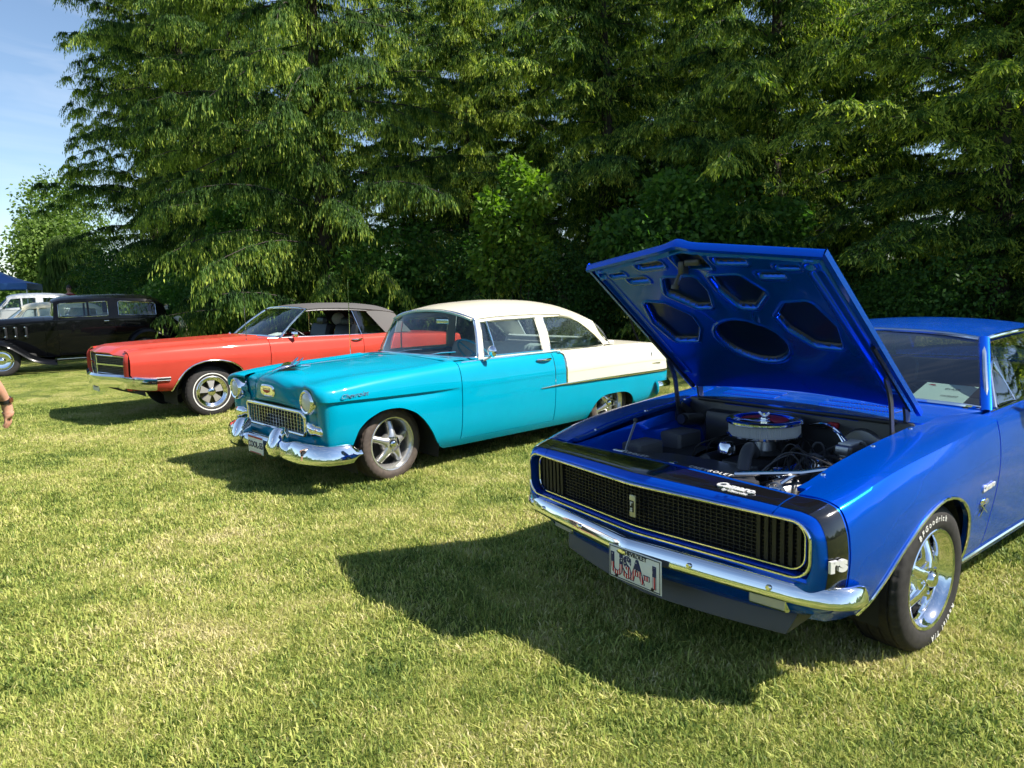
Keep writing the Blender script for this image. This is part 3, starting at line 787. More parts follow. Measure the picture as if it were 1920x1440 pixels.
def wheel(car, pos, side, Rt, w, rim, style, steer=0.0, tyre_mat='rubber', spin=0.3):
    """one wheel: rim mesh with tyre, hub cap and so on as its sub-parts. outer face towards +y (side=1)"""
    h = w / 2
    mb = MB()
    lip = h - .004
    deep = h - (.075 if style in ('torque', 'chrome5') else .03)
    prof = [(rim + .004, lip - .012), (rim + .010, lip - .003), (rim + .006, lip), (rim - .006, lip - .004), (rim - .012, lip - .018), (rim - .016, lip - .022),
            (rim - .028, lip - .05), (rim - .036, deep - .01), (rim - .036, -h + .05), (rim - .012, -h + .02), (rim + .006, -h + .008)]
    mb.lathe(prof, n=64)
    rr = rim - .034
    if style == 'torque':
        spoke5(mb, .06, rr, lip - .010, deep + .012, .092, .066, a_off=spin, th=.035, waist=.80, crown=.022)
        mb.lathe([(.0, lip - .002), (.03, lip - .002), (.05, lip - .004), (.082, lip - .010), (.094, lip - .03), (.094, lip - .07)], n=32)
    elif style == 'chrome5':
        spoke5(mb, .05, rr, lip - .02, deep + .005, .066, .070, a_off=spin, th=.03, waist=.72, crown=.014)
        mb.lathe([(0, lip - .012), (.05, lip - .012), (.078, lip - .018), (.088, lip - .04), (.088, lip - .07)], n=32)
    elif style == 'magnum':
        for i in range(5):
            a = spin + i*2*np.pi/5
            def P(r, da, y): return (r*np.cos(a+da), y, r*np.sin(a+da))
            o = [P(.058, -.42, lip-.012), P(.058, .42, lip-.012), P(rr-.012, .33, lip-.022), P(rr-.012, -.33, lip-.022)]
            o2 = [P(.058, -.42, lip-.05), P(.058, .42, lip-.05), P(rr-.012, .33, lip-.05), P(rr-.012, -.33, lip-.05)]
            mb.add(o + o2, [(3,2,1,0), (0,1,5,4), (1,2,6,5), (2,3,7,6), (3,0,4,7)])
    else:
        mb.lathe([(0, lip - .01), (.05, lip - .012), (.07, lip - .03), (.11, lip - .03), (rr - .02, lip - .012), (rr, lip - .02)], n=48)
    wm = {'torque': 'wheel_alloy', 'chrome5': 'chrome', 'magnum': 'argent', 'disc': 'chrome'}[style]
    wo = mb.build('wheel', M[wm], car, angle=32)
    wo.location = pos
    wo.rotation_euler = (0, 0, (0 if side > 0 else math.pi) + steer)
    MB().grid(tyre_geo(Rt, w, rim), cv=True, flip=True).build('tyre', M[tyre_mat], wo, angle=50, fix=False)
    MB().lathe([(rr - .002, -.01), (.07, -.012), (.06, .0), (0, .0)], n=32).build('brake_drum', M['dark'], wo)
    cap = MB()
    if style == 'torque':
        cap.lathe([(0, lip + .024), (.018, lip + .022), (.03, lip + .014), (.035, lip + .002), (.038, lip - .004)], n=24)
    elif style == 'chrome5':
        cap.lathe([(0, lip + .012), (.025, lip + .01), (.034, lip), (.037, lip - .016)], n=24)
    elif style == 'magnum':
        cap.lathe([(0, lip + .004), (.04, lip + .002), (.052, lip - .006), (.058, lip - .02), (.058, lip - .05)], n=32)
        MB().lathe([(rr - .004, lip - .055), (.03, lip - .055)], n=40).build('wheel_backing', M['black_gloss'], wo)
        MB().lathe([(rim + .004, lip), (rim - .004, lip + .004), (rim - .024, lip - .004), (rim - .034, lip - .016), (rim - .046, lip - .02)], n=64).build('trim_ring', M['chrome'], wo)
        MB().lathe([(rim + .036, h - .0015), (rim + .038, h + .0025), (rim + .050, h + .0028), (rim + .052, h - .0015)], n=72).build('white_band', M['white_paint'], wo)
    else:
        cap.lathe([(0, lip + .02), (.04, lip + .016), (.07, lip - .004), (.08, lip - .02)], n=28)
    cap.build('hub_cap', M['chrome'], wo)
    for i in range(5 if style in ('torque', 'chrome5') else 0):
        a = spin + (i + .5)*2*np.pi/5; rn = .058
        c = (rn*np.cos(a), lip - .008 if style == 'torque' else lip - .016, rn*np.sin(a))
        if 'nut' not in M:
            lo = MB().lathe([(0, .012), (.006, .011), (.0085, .004), (.0085, -.012)], n=6).build('lug_nut', M['chrome'], wo); M['nut'] = lo.data
        else:
            lo = bpy.data.objects.new('lug_nut', M['nut']); col.objects.link(lo); lo.parent = wo
        lo.location = c
    return wo
M['argent'] = mat('argent_wheel_paint', (.40, .385, .36), .35, .45)
M['wheel_alloy'] = mat("polished_alloy", (.62, .61, .59), .24, .82)

def cut_cols(net, xs, zlow, usplit, n1, n2, umax):
    """columns of a side surface cut off below zlow(x) (wheel opening); returns grid"""
    A = interp(net.v, net.P, xs, net.sv)
    uu = lin(0, usplit, 160)
    out = []
    for i, x in enumerate(xs):
        zz = interp(net.u, A[i], uu, net.su)
        zl = zlow(x)
        z = np.maximum.accumulate(zz[:, 2])
        u0 = 0.0 if zl <= z[0] else float(np.interp(zl, z + np.arange(160)*1e-9, uu))
        U = join(lin(u0, usplit, n1), lin(usplit, umax, n2)[1:]) if n2 > 1 else lin(u0, usplit, n1)
        out.append(interp(net.u, A[i], U, net.su))
    return np.stack(out)

def arch_x(xc, ra, n=25):
    return xc + ra * np.cos(lin(0, np.pi, n))

def offset_grid(G, d, flip=False):
    N = np.cross(np.gradient(G, axis=0), np.gradient(G, axis=1))
    N /= np.linalg.norm(N, axis=-1, keepdims=True) + 1e-12
    return G + N * (-d if flip else d)

def strip(net, us, vs): return net.ev(vs, us)

def seat(car, x, y, w, m, z=.30, back=.62, name='seat', tilt=.28):
    mb = MB().rbox((x + .22, y, z + .07), (.50, w, .16), .05)
    s = mb.build(name, m, car)
    c, sn = math.cos(tilt), math.sin(tilt)
    rot = np.array([[c, 0, -sn], [0, 1, 0], [sn, 0, c]])
    MB().rbox((x - .06 - back*.5*sn, y, z + .12 + back*.5*c), (.15, w, back), .05, rot).build('backrest', m, s)
    return s

def steering(car, c, r, m, tilt=.9):
    a = lin(0, 2*np.pi, 33)[:-1]
    c = np.array(c, float)
    ex = np.array([math.cos(tilt), 0, math.sin(tilt)]); n = np.array([-math.sin(tilt), 0, math.cos(tilt)])
    up = np.array([math.sin(tilt)*0 , 1, 0])
    e1 = np.array([0, 1., 0]); e2 = np.array([math.sin(tilt), 0, math.cos(tilt)])
    P = c + np.cos(a)[:, None]*e1*r + np.sin(a)[:, None]*e2*r
    mb = MB().tube(P, .011, 8, closed=True)
    for k in (0, 2.09, 4.19):
        mb.tube([c, c + (np.cos(k)*e1 + np.sin(k)*e2)*r], .008, 6)
    mb.tube([c, c + np.array([.45, 0, -.22])], .02, 8)
    return mb.build('steering_wheel', m, car)
# ------------------------------------------------------------------ blue coupe with its hood up (nearest car)
BLUE = (.0, .10, .70)
M['blue'] = paint("blue_metallic_paint", BLUE, .66, .24, .05)
M['grey_satin'] = mat("satin_grey_plastic", (.075, .076, .08), .5)
M['engine_black'] = mat("engine_bay_black", (.034, .034, .036), .32)
M['filter'] = mat("pleated_filter", (.55, .55, .54), .7)
_n = noise(M['filter'], 300, 1, vec_scale=(1, 1, .12))
bump(M['filter'], _n.outputs[0], .8, .004)
M['alu'] = mat("cast_aluminium", (.42, .42, .42), .35, .9)
M['plate_white'] = mat("plate_white", (.78, .78, .74), .4)
M['lens_amber'] = mat("lamp_lens", (.55, .53, .46), .15, 0, .5, .6)
M['gold_plate'] = mat("gold_badge", (.62, .57, .36), .35, .4)
M['red_print'] = mat("red_print", (.45, .02, .025), .5)

M['navy'] = mat('navy_print', (.012, .02, .09), .5)
CAMARO = thing('coupe', 'bright blue coupe with its hood propped open and black nose stripe', 'car', (1.2565, 3.6076, -.012), -2.4938, ry=0.0152)
def camaro(car):
    B, CH, BK = M['blue'], M['chrome'], M['black']
    # side sections: k0 sill .. k6 shoulder line
    SX = [.74, .62, .40, .20, 0, -.25, -.62, -1.10, -1.60, -2.05, -2.45, -2.80, -3.20, -3.62]
    SY = [
        [.795, .845, .868, .874, .868, .850, .822],
        [.80, .85, .878, .886, .882, .868, .842],
        [.80, .853, .886, .899, .899, .886, .858],
        [.80, .855, .890, .906, .907, .893, .866],
        [.80, .856, .892, .909, .910, .896, .870],
        [.80, .852, .884, .902, .905, .894, .872],
        [.80, .840, .866, .886, .896, .890, .872],
        [.80, .836, .860, .880, .890, .886, .868],
        [.80, .838, .862, .882, .892, .890, .872],
        [.80, .845, .874, .896, .906, .902, .876],
        [.80, .853, .888, .912, .920, .912, .874],
        [.80, .856, .892, .916, .922, .912, .868],
        [.79, .845, .880, .904, .908, .896, .848],
        [.77, .815, .845, .866, .870, .858, .806]]
    SZ = [
        [.385, .44, .53, .61, .685, .745, .785],
        [.335, .41, .51, .61, .695, .765, .812],
        [.28, .38, .50, .61, .71, .795, .855],
        [.25, .36, .49, .61, .72, .81, .878],
        [.24, .35, .485, .61, .72, .815, .892],
        [.235, .34, .48, .60, .72, .82, .908],
        [.23, .335, .47, .595, .72, .83, .922],
        [.23, .335, .47, .595, .72, .835, .928],
        [.23, .335, .47, .60, .73, .845, .932],
        [.235, .34, .48, .61, .745, .86, .942],
        [.245, .35, .49, .625, .76, .87, .948],
        [.26, .365, .50, .63, .765, .87, .94],
        [.31, .40, .52, .63, .75, .84, .905],
        [.37, .44, .54, .63, .73, .80, .85]]
    n = len(SX)
    side = np.stack([np.repeat(np.array(SX)[:, None], 7, 1), np.array(SY), np.array(SZ)], -1)
    order = np.argsort(SX)
    side = side[order]; sx = np.array(SX)[order]
    # fender top: k7, k8 (hood seam)
    fx = np.array([-.64, -.45, -.25, 0, .20, .40, .62, .74])
    base = interp(sx, side, fx)
    k8y = np.array([.735, .672, .668, .668, .668, .668, .668, .668]); k8z = np.array([.945, .935, .918, .902, .885, .862, .822, .802])
    k7 = np.stack([fx, (base[:, 6, 1] + k8y)/2 + .012, np.maximum(base[:, 6, 2], k8z)*.6 + .4*(base[:, 6, 2] + k8z)/2 + .006], -1)
    k8 = np.stack([fx, k8y, k8z], -1)
    FN = Net(np.concatenate([base, k7[:, None], k8[:, None]], 1), v=fx, su=(6,))
    XC, RA, ZC, RF = 0.0, .382, .305, .50
    def zl(x):
        d = abs(x - XC)
        if d >= RA: return -1
        return ZC + math.sqrt(RA*RA - d*d) * 1.0
    xs = np.unique(np.round(join(lin(-.632, -RA, 12), XC + RA*np.cos(lin(np.pi/2, np.pi, 19)), RF*np.sin(lin(0, np.pi/2, 21)), lin(RF, .705, 10)), 5))
    def zl2(x):
        d = abs(x - XC)
        if x <= XC: return ZC + math.sqrt(RA*RA - d*d) if d < RA - 1e-6 else -1
        return ZC + RA*max(0, 1 - (d/RF)**1.75)**.66 if d < RF - 1e-6 else -1
    GF = cut_cols(FN, xs, zl2, 6, 26, 9, 8)
    lipmask = (xs > XC - RA + 1e-3) & (xs < RF - 1e-3)
    for sgn in (1, -1):
        g = GF if sgn > 0 else mirror(GF)
        f = MB().panel(g, flip=False, flange=.022).build('fender', B, car)
        lip = GF[lipmask][:, 0].copy()
        tail = np.array([[XC + RA + .002, FN.pt(XC + RA, .0)[1], .30]])
        lip = np.concatenate([[GF[np.argmax(lipmask) - 1][0]], lip, [GF[len(xs) - np.argmax(lipmask[::-1])][0]]])
        lip[:, 1] += .003; lip = lip.copy(); lip[:, 1] *= sgn
        MB().tube(polyline(lip, 60), .0075, 8).build('arch_moulding', CH, f)
        # inner wheel house
        a = lin(-.2, np.pi + .2, 25)
        w = np.stack([np.stack([XC + .40*np.cos(a), np.full(25, yy), ZC + .40*np.sin(a)], -1) for yy in (.30, .84)]); w[..., 1] *= sgn
        MB().grid(w).build('wheel_well', M['dark'], car)
        a = lin(-.1, np.pi + .1, 21)
        w = np.stack([np.stack([-2.746 + .37*np.cos(a), np.full(21, yy), .33 + .37*np.sin(a)], -1) for yy in (.35, .86)]); w[..., 1] *= sgn
        MB().grid(w).build('wheel_well', M['dark'], car)
    # nose cap: from the hood seam forward, rolled over to the grille lip
    def row(x, ys, zs): return np.stack([np.asarray(x, float)*np.ones(len(ys)), ys, zs], -1)
    s74 = np.concatenate([interp(sx, side, [.712])[0], FN.ev([.712], [7, 8])[0]])
    r0 = np.concatenate([s74, [[.712, .33, .815], [.712, .0, .822]]])
    vx = lambda y, c, k: c - k*np.abs(y)
    y1 = np.array([.792, .838, .860, .865, .859, .841, .814, .752, .667, .33, 0]); z1 = np.array([.40, .45, .53, .61, .683, .742, .778, .793, .797, .807, .812])
    r1 = row(vx(y1, .855, .085), y1, z1)
    y2 = np.array([.782, .820, .840, .845, .840, .822, .796, .742, .664, .33, 0]); z2 = np.array([.43, .475, .535, .61, .68, .735, .767, .78, .783, .79, .794])
    r2 = row(vx(y2, .905, .10), y2, z2)
    y3 = np.array([.765, .795, .817, .823, .819, .803, .778, .73, .657, .33, 0]); z3 = np.array([.475, .50, .548, .612, .678, .723, .750, .763, .766, .771, .774])
    r3 = row(vx(y3, .925, .10), y3, z3)
    y4 = np.array([.742, .770, .797, .805, .801, .787, .763, .72, .65, .33, 0]); z4 = np.array([.515, .525, .560, .615, .672, .711, .735, .746, .749, .753, .756])
    r4 = row(vx(y4, .926, .10), y4, z4)
    r5 = r4.copy(); r5[:, 0] -= .05; r5[:, 1] *= .994
    NN = Net(np.stack([r0, r1, r2, r3, r4, r5]), su=(10,), sv=(4,))
    vv = join(lin(0.03, 4, 22), [4.3, 5]); uu = join(lin(0, 8, 41), lin(8, 10, 11)[1:])
    half = NN.ev(vv, uu)
    for sgn in (1, -1):
        g = half[:, :35] if sgn > 0 else mirror(half[:, :35])
        # fender nose extension (sides) and header panel between the hood seams
    G8 = NN.ev(vv, lin(0, 7.985, 44))
    for sgn in (1, -1):
        g = G8 if sgn > 0 else mirror(G8)
        MB().panel(g, flip=True, flange=.012).build('fender_nose', B, car)
        # black nose stripe wrapping down the corner
        st = NN.ev(lin(.12, 1.75, 14), lin(.9, 7.98, 44))
        st = offset_grid(st, .0016, flip=True)
        if sgn < 0: st = mirror(st)
        MB().grid(st, flip=True).build('nose_stripe', M['black_gloss'], car)
    hd = NN.ev(vv, lin(8.012, 10, 14)); hm = hd.copy(); hm[..., 1] *= -1
    hdr = np.concatenate([hd, hm[:, ::-1][:, 1:]], 1)
    MB().panel(hdr, flip=True, flange=.02).build('header_panel', B, car)
    st = NN.ev(lin(.2, 1.75, 14), lin(8.02, 10, 14)); sm = st.copy(); sm[..., 1] *= -1
    st = offset_grid(np.concatenate([st, sm[:, ::-1][:, 1:]], 1), .0016, flip=True)
    MB().grid(st, flip=True).build('nose_stripe', M['black_gloss'], car)
    # lower lip below the grille, valance, spoiler
    ys = lin(-.80, .80, 33)
    def nosex(y, c=.926, k=.10): return c - k*np.sqrt(np.abs(y)**2 + .0012)
    def low(rows): return np.stack([np.stack([nosex(ys*sc, c, k), ys*sc, np.full_like(ys, z) + (np.abs(ys)/.8)**6*dz], -1) for c, k, z, sc, dz in rows])
    G = low([(.876, .10, .545, .985, .0), (.926, .10, .542, .985, 0), (.930, .10, .53, .99, 0), (.918, .10, .505, 1.0, 0), (.89, .10, .48, 1.0, 0), (.872, .10, .46, .99, 0)])
    MB().panel(G, flip=False, flange=0).build('grille_sill', B, car)
    G = low([(.872, .10, .458, .99, 0), (.880, .12, .42, .985, 0), (.87, .13, .36, .97, .02), (.83, .14, .315, .94, .04)])
    MB().panel(G, flange=0).build('valance', B, car)
    # side faces of valance tie into fender
    for sgn in (1, -1):
        a = np.array([[.775, .80, .43], [.72, .80, .39], [.60, .80, .335], [.46, .80, .30]]); b = np.array([[.74, .74, .34], [.66, .76, .31], [.56, .77, .29], [.46, .78, .285]])
        g = np.stack([a, b]); g[..., 1] *= sgn
        MB().grid(g).build('valance_end', B, car)
    ysp = lin(-.62, .62, 29)
    sp = np.stack([np.stack([c - k*np.abs(ysp/.62)**e, ysp*sc, np.full_like(ysp, z)], -1) for c, k, e, sc, z in [(.79, .12, 1.5, 1.08, .36), (.825, .12, 1.5, 1.08, .31), (.855, .125, 1.5, 1.03, .235), (.848, .125, 1.5, 1.03, .230), (.80, .12, 1.5, 1.0, .25)]])
    MB().panel(sp, flange=0).build('chin_spoiler', M['grey_satin'], car, angle=25)
    for sgn in (1, -1):
        ep = np.array([[(.67, .67, .36), (.55, .70, .36)], [(.70, .67, .31), (.55, .70, .32)], [(.73, .64, .235), (.56, .68, .29)]]); ep[..., 1] *= sgn
        MB().grid(ep).build('spoiler_end', M['grey_satin'], car)
    # parking lamps
    for sgn in (1, -1):
        c = np.array([.872 - .13*.60 - .006, .60*sgn, .385])
        ang = math.atan(.13)*sgn
        rot = np.array([[math.cos(ang), -math.sin(ang), 0], [math.sin(ang), math.cos(ang), 0], [0, 0, 1]])
        l = MB().rbox(c, (.03, .17, .065), .012, rot).build('parking_lamp', CH, car)
        MB().rbox(c + np.array([.012, 0, 0]), (.012, .15, .046), .006, rot).build('lens', M['lens_amber'], l)
    # bumper: pointed bar wrapped round the corners
    yb = np.array([-.885, -.905, -.90, -.85, -.70, -.45, -.2, -.03, 0, .03, .2, .45, .70, .85, .90, .905, .885])
    xb = np.array([.62, .68, .735, .80, .852, .895, .93, .956, .962, .956, .93, .895, .852, .80, .735, .68, .62])
    zb = np.array([.470, .472, .474, .476, .476, .476, .476, .476, .477, .476, .476, .476, .476, .476, .474, .472, .470])
    P = polyline(np.stack([xb, yb, zb], -1), 97)
    sec = np.array([(-.008, .046), (.004, .044), (.014, .034), (.022, .016), (.029, -.004), (.034, -.022), (.031, -.034), (.016, -.043), (-.008, -.044), (-.02, -.03), (-.02, .03)])
    sec[:, 0] *= -1; sec *= .9
    sc = np.clip(np.minimum(lin(0, 1, 97), lin(1, 0, 97)) / .045, 0, 1)**.5*.55 + .45
    bp = MB().sweep(P, sec[::-1] * np.array([-1, 1]), scale=sc).build('front_bumper', CH, car, angle=50)
    for y in (-.66, -.33, .33, .66):
        x = float(np.interp(abs(y), [0, .2, .45, .7], [.962, .93, .895, .852])) + .029
        MB().lathe([(0, .006), (.009, .005), (.012, 0), (.012, -.004)], (0, 0, 0), axis='x', n=14).xf(np.array([[1, 0, 0, x], [0, 1, 0, y], [0, 0, 1, .482]])).build('bumper_bolt', CH, bp)
    # licence plate
    pl = MB().rbox((0.985, .075, .405), (.004, .305, .152), .002).build('licence_plate', M['plate_white'], car)
    fr = np.array([[.9885, .075 + .145*sy, .405 + .069*sz] for sy, sz in ((-1, -1), (1, -1), (1, 1), (-1, 1))])
    MB().tube(np.concatenate([fr, fr[:1]]), .0022, 4).build('plate_border', M['black'], pl)
    mu = mat("flag_lettering", (.02, .03, .12), .5)
    N, L, b = nodes(mu)
    tc = N.new("ShaderNodeTexCoord"); sp_ = N.new("ShaderNodeSeparateXYZ"); L.new(tc.outputs["Object"], sp_.inputs[0])
    w = N.new("ShaderNodeMath"); w.operation = 'MULTIPLY'; w.inputs[1].default_value = 75; L.new(sp_.outputs[1], w.inputs[0])
    fr_ = N.new("ShaderNodeMath"); fr_.operation = 'FRACT'; L.new(w.outputs[0], fr_.inputs[0])
    gt = N.new("ShaderNodeMath"); gt.operation = 'GREATER_THAN'; gt.inputs[1].default_value = .68; L.new(fr_.outputs[0], gt.inputs[0])
    mixs = N.new("ShaderNodeMix"); mixs.data_type = 'RGBA'; mixs.inputs[6].default_value = (.5, .02, .03, 1); mixs.inputs[7].default_value = (.8, .8, .78, 1); L.new(gt.outputs[0], mixs.inputs[0])
    vo = N.new("ShaderNodeTexVoronoi"); vo.inputs["Scale"].default_value = 95; L.new(tc.outputs["Object"], vo.inputs["Vector"])
    lt = N.new("ShaderNodeMath"); lt.operation = 'LESS_THAN'; lt.inputs[1].default_value = .28; L.new(vo.outputs["Distance"], lt.inputs[0])
    mixn = N.new("ShaderNodeMix"); mixn.data_type = 'RGBA'; mixn.inputs[6].default_value = (.012, .02, .10, 1); mixn.inputs[7].default_value = (.8, .8, .8, 1); L.new(lt.outputs[0], mixn.inputs[0])
    up = N.new("ShaderNodeMath"); up.operation = 'GREATER_THAN'; up.inputs[1].default_value = .402; L.new(sp_.outputs[2], up.inputs[0])
    mm = N.new("ShaderNodeMix"); mm.data_type = 'RGBA'; L.new(up.outputs[0], mm.inputs[0]); L.new(mixs.outputs[2], mm.inputs[6]); L.new(mixn.outputs[2], mm.inputs[7])
    L.new(mm.outputs[2], b.inputs["Base Color"])
    text('lettering', 'USA-1', .132, (.9887, .075, .392), (0, 1, 0), (0, 0, 1), mu, pl, offset=.003, sx=.80)
    text('letter_outline', 'USA-1', .132, (.9877, .075, .392), (0, 1, 0), (0, 0, 1), M['navy'], pl, offset=.0058, sx=.80)
    text('lettering', 'CHEVROLET', .026, (.9885, .075, .461), (0, 1, 0), (0, 0, 1), M['black'], pl, sx=1.0)
    for y in (-.03, .18):
        MB().lathe([(0, .006), (.006, .005), (.008, 0)], axis='x', n=10).xf(np.array([[1, 0, 0, .988], [0, 1, 0, y], [0, 0, 1, .345]])).build('plate_screw', BK, pl)
    # grille: dark backing, egg-crate bars, trims, badge
    yg = lin(-.80, .80, 41)
    bk = np.stack([np.stack([nosex(yg, .845, .10), yg, np.full_like(yg, z)], -1) for z in (.53, .76)])
    gr = MB().grid(bk).build('grille', M['dark'], car)
    bars = MB()
    def zt(y): return .75 - .022*np.clip((abs(y) - .70)/.1, 0, 1)**2*1.8
    def zb_(y): return .543 + .022*np.clip((abs(y) - .70)/.1, 0, 1)**2*1.8
    for z in lin(.553, .742, 13):
        yy = lin(-.785, .785, 33)
        bars.sweep(np.stack([nosex(yy, .868, .10), yy, np.full_like(yy, z)], -1), [(-.006, -.0013), (.006, -.0013), (.006, .0013), (-.006, .0013)])
    for y in np.arange(-.774, .775, .0258):
        x = float(nosex(y, .866, .10))
        bars.box((x, y, (zt(y) + zb_(y))/2), (.014, .0026, zt(y) - zb_(y)))
    stuff(bars.build('grille_mesh', mat("grille_black", (.02, .02, .021), .42), gr, smooth=False))
    for sgn in (1, -1):       # headlamp doors: deeper vertical louvres at both ends
        d = MB()
        for k in range(7):
            y = sgn*(.575 + k*.032)
            d.box((float(nosex(y, .878, .10)), y, (zt(y) + zb_(y))/2), (.012, .017, zt(y) - zb_(y) - .012))
        d.build('headlamp_door', BK, gr)
    def loop(sy, zc, hz, r, c, k=.10, n=14):
        pts = []
        for cy, cz, a0 in ((sy - r, zc + hz - r, 0), (-(sy - r), zc + hz - r, 90), (-(sy - r), zc - hz + r, 180), (sy - r, zc - hz + r, 270)):
            for a in lin(R(a0), R(a0 + 90), 9): pts.append((cy + r*math.cos(a), cz + r*math.sin(a)))
        pts = np.array(pts); out = []
        for i in range(len(pts)):
            p, q = pts[i], pts[(i + 1) % len(pts)]
            m = max(1, int(np.linalg.norm(q - p)/.05))
            for t in range(m): out.append(p + (q - p)*t/m)
        out = np.array(out)
        return np.stack([c - k*np.sqrt(out[:, 0]**2 + .0012), out[:, 0], out[:, 1]], -1)
    lm = M['chrome']
    MB().tube(loop(.803, .647, .108, .075, .931), .0055, 6, closed=True).build('grille_trim', lm, gr)
    MB().tube(loop(.765, .647, .093, .06, .892), .0045, 6, closed=True).build('grille_trim', lm, gr)
    bd = MB().rbox((.912, 0, .652), (.012, .034, .10), .003).build('grille_badge', M['gold_plate'], car)
    MB().rbox((.919, 0, .652), (.004, .024, .052), .001).build('badge_inset', BK, bd)
    text('lettering', 'r', .036, (.9215, 0, .667), (0, 1, 0), (0, 0, 1), M['white_paint'], bd, offset=.001)
    text('lettering', 's', .036, (.9215, 0, .64), (0, 1, 0), (0, 0, 1), M['white_paint'], bd, offset=.001)
    # badges on stripe and fender
    p = NN.pt(.9, 8.6); p2 = NN.pt(.9, 9.3)
    o = (p + p2)/2; xd = p - p2; up_ = NN.pt(.6, 8.95) - NN.pt(1.3, 8.95)
    o = NN.pt(.95, 8.66) + np.array([0, 0, .006])
    text('script_badge', 'Camaro', .050, o, xd, up_, M['badge'], car, extrude=.003, shear=.35, offset=.002)
    text('script_badge', 'by Chevrolet', .020, o + np.array([.042, .025, -.002]), xd, up_, M['badge'], car, extrude=.002, shear=.35, offset=.0005)
    c = NN.pt(1.05, 3.0); dn = NN.pt(1.05, 4.2) - NN.pt(1.05, 2.0); xd = NN.pt(.55, 3.0) - NN.pt(1.5, 3.0)
    text('letter_badge', 'rs', .080, c + np.array([.006, .010, 0]), xd, dn, M['badge'], car, extrude=.006, offset=.004, sx=1.25)
    c = FN.pt(-.50, 3.35); text('script_badge', 'Camaro', .042, c + np.array([0, .004, 0]), (-1, 0, .06), (0, .1, 1), M['badge'], car, extrude=.003, shear=.3, offset=.0015)
    c = FN.pt(-.47, 2.55) + np.array([0, .006, 0])
    e = MB()
    for s_ in (1, -1):
        e.sweep([c + np.array([.045*s_, 0, -.03]), c + np.array([-.045*s_, .004, .03])], [(-.003, -.003), (.003, -.003), (.003, .003), (-.003, .003)], up=(0, 1, 0))
        e.add([c + np.array(q) for q in ((-.02*s_, .004, .012), (-.05*s_, .004, .033), (-.028*s_, .004, .045), (-.004*s_, .004, .024))], [(0, 1, 2, 3)])
    e.build('crossed_flag_badge', CH, car)
    text('engine_badge', '327', .03, c + np.array([0, .004, .03]), (-1, 0, 0), (0, 0, 1), CH, car, extrude=.002, offset=.0015)
    # ---------------- doors and rear half
    DN = Net(np.concatenate([side, np.stack([sx, side[:, 6, 1] - .045, side[:, 6, 2] + .014], -1)[:, None], np.stack([sx, side[:, 6, 1] - .085, side[:, 6, 2] + .012], -1)[:, None]], 1), v=sx, su=(6,))
    dx = lin(-1.742, -.642, 26)
    G = DN.ev(dx, join(lin(.75, 6, 22), lin(6, 8, 5)[1:]))
    S_ = DN.ev(lin(-2.40, -.632, 30), lin(0, .72, 5))
    XR, RR = -2.746, .355
    def zr(x):
        d = abs(x - XR)
        return .335 + math.sqrt(RR*RR - d*d)*.92 if d < RR - 1e-6 else -1
    qx = np.unique(np.round(join(lin(-3.60, XR - RR, 12), XR + RR*np.cos(lin(0, np.pi, 31)), lin(XR + RR, -1.75, 14)), 5))
    Q = cut_cols(DN, qx, zr, 6, 22, 5, 8)
    for sgn in (1, -1):
        f = (lambda g: g if sgn > 0 else mirror(g))
        d = MB().panel(f(G)).build('door', B, car)
        c = DN.pt(-1.62, 5.3)
        MB().tube(np.array([c + np.array([dx_, .02 + .012*math.sin(t*math.pi), 0]) for dx_, t in zip(lin(.08, -.08, 9), lin(0, 1, 9))]) * np.array([1, sgn, 1]), .009, 8).build('door_handle', CH, d)
        MB().panel(f(S_), flange=.01).build('sill_panel', B, car)
        sl = DN.ev(lin(-2.38, -.40, 30), [.55])[:, 0]; sl[:, 1] += .004; sl[:, 1] *= sgn
        MB().tube(sl, .009, 6).build('sill_moulding', CH, car)
        MB().panel(f(Q)).build('quarter_panel', B, car)
        bl = DN.ev(lin(-2.3, -.75, 20), [7.6])[:, 0]; bl[:, 2] += .004; bl[:, 1] *= sgn
        MB().tube(bl, .006, 6).build('belt_moulding', CH, car)
    # trunk lid, tail panel, rear bumper
    tx = lin(-3.60, -2.95, 9)
    T = []
    for x in tx:
        e = DN.pt(x, 8)
        T.append([(x, e[1]*k, e[2] + .018*(1 - k*k)) for k in lin(1, -1, 15)])
    MB().panel(np.array(T)[:, ::-1], flip=False).build('trunk_lid', B, car)
    e = DN.ev([-3.60], lin(0, 8, 12))[0]
    tp = np.stack([e, e*np.array([1, -1, 1])]); tp = np.stack([e + (e*np.array([1, -1, 1]) - e)*t - np.array([.03*math.sin(math.pi*t), 0, 0]) for t in lin(0, 1, 9)])
    tl = MB().grid(tp).build('tail_panel', B, car)
    for sgn in (1, -1):
        MB().rbox((-3.635, .52*sgn, .66), (.03, .34, .10), .012).build('tail_lamp', mat("red_lens", (.35, .01, .01), .15, 0, .5, .8), tl)
    P = polyline([(-3.45, .86, .50), (-3.62, .84, .50), (-3.70, .6, .50), (-3.72, 0, .50), (-3.70, -.6, .50), (-3.62, -.84, .50), (-3.45, -.86, .50)], 41)
    MB().sweep(P, [(-.02, -.04), (.02, -.045), (.03, 0), (.02, .045), (-.02, .04)]).build('rear_bumper', CH, car)
    # ---------------- greenhouse
    ws_b = np.array([(-.83, .765, .94), (-.745, .50, .962), (-.69, .25, .972), (-.672, 0, .975)])
    ws_t = np.array([(-1.255, .585, 1.248), (-1.27, .38, 1.272), (-1.278, .19, 1.282), (-1.28, 0, 1.285)])
    full = lambda a: np.concatenate([a, (a*np.array([1, -1, 1]))[::-1][1:]])
    bq, tq = full(ws_b), full(ws_t)
    mid = (bq + tq)/2 + np.array([.012, 0, .012])
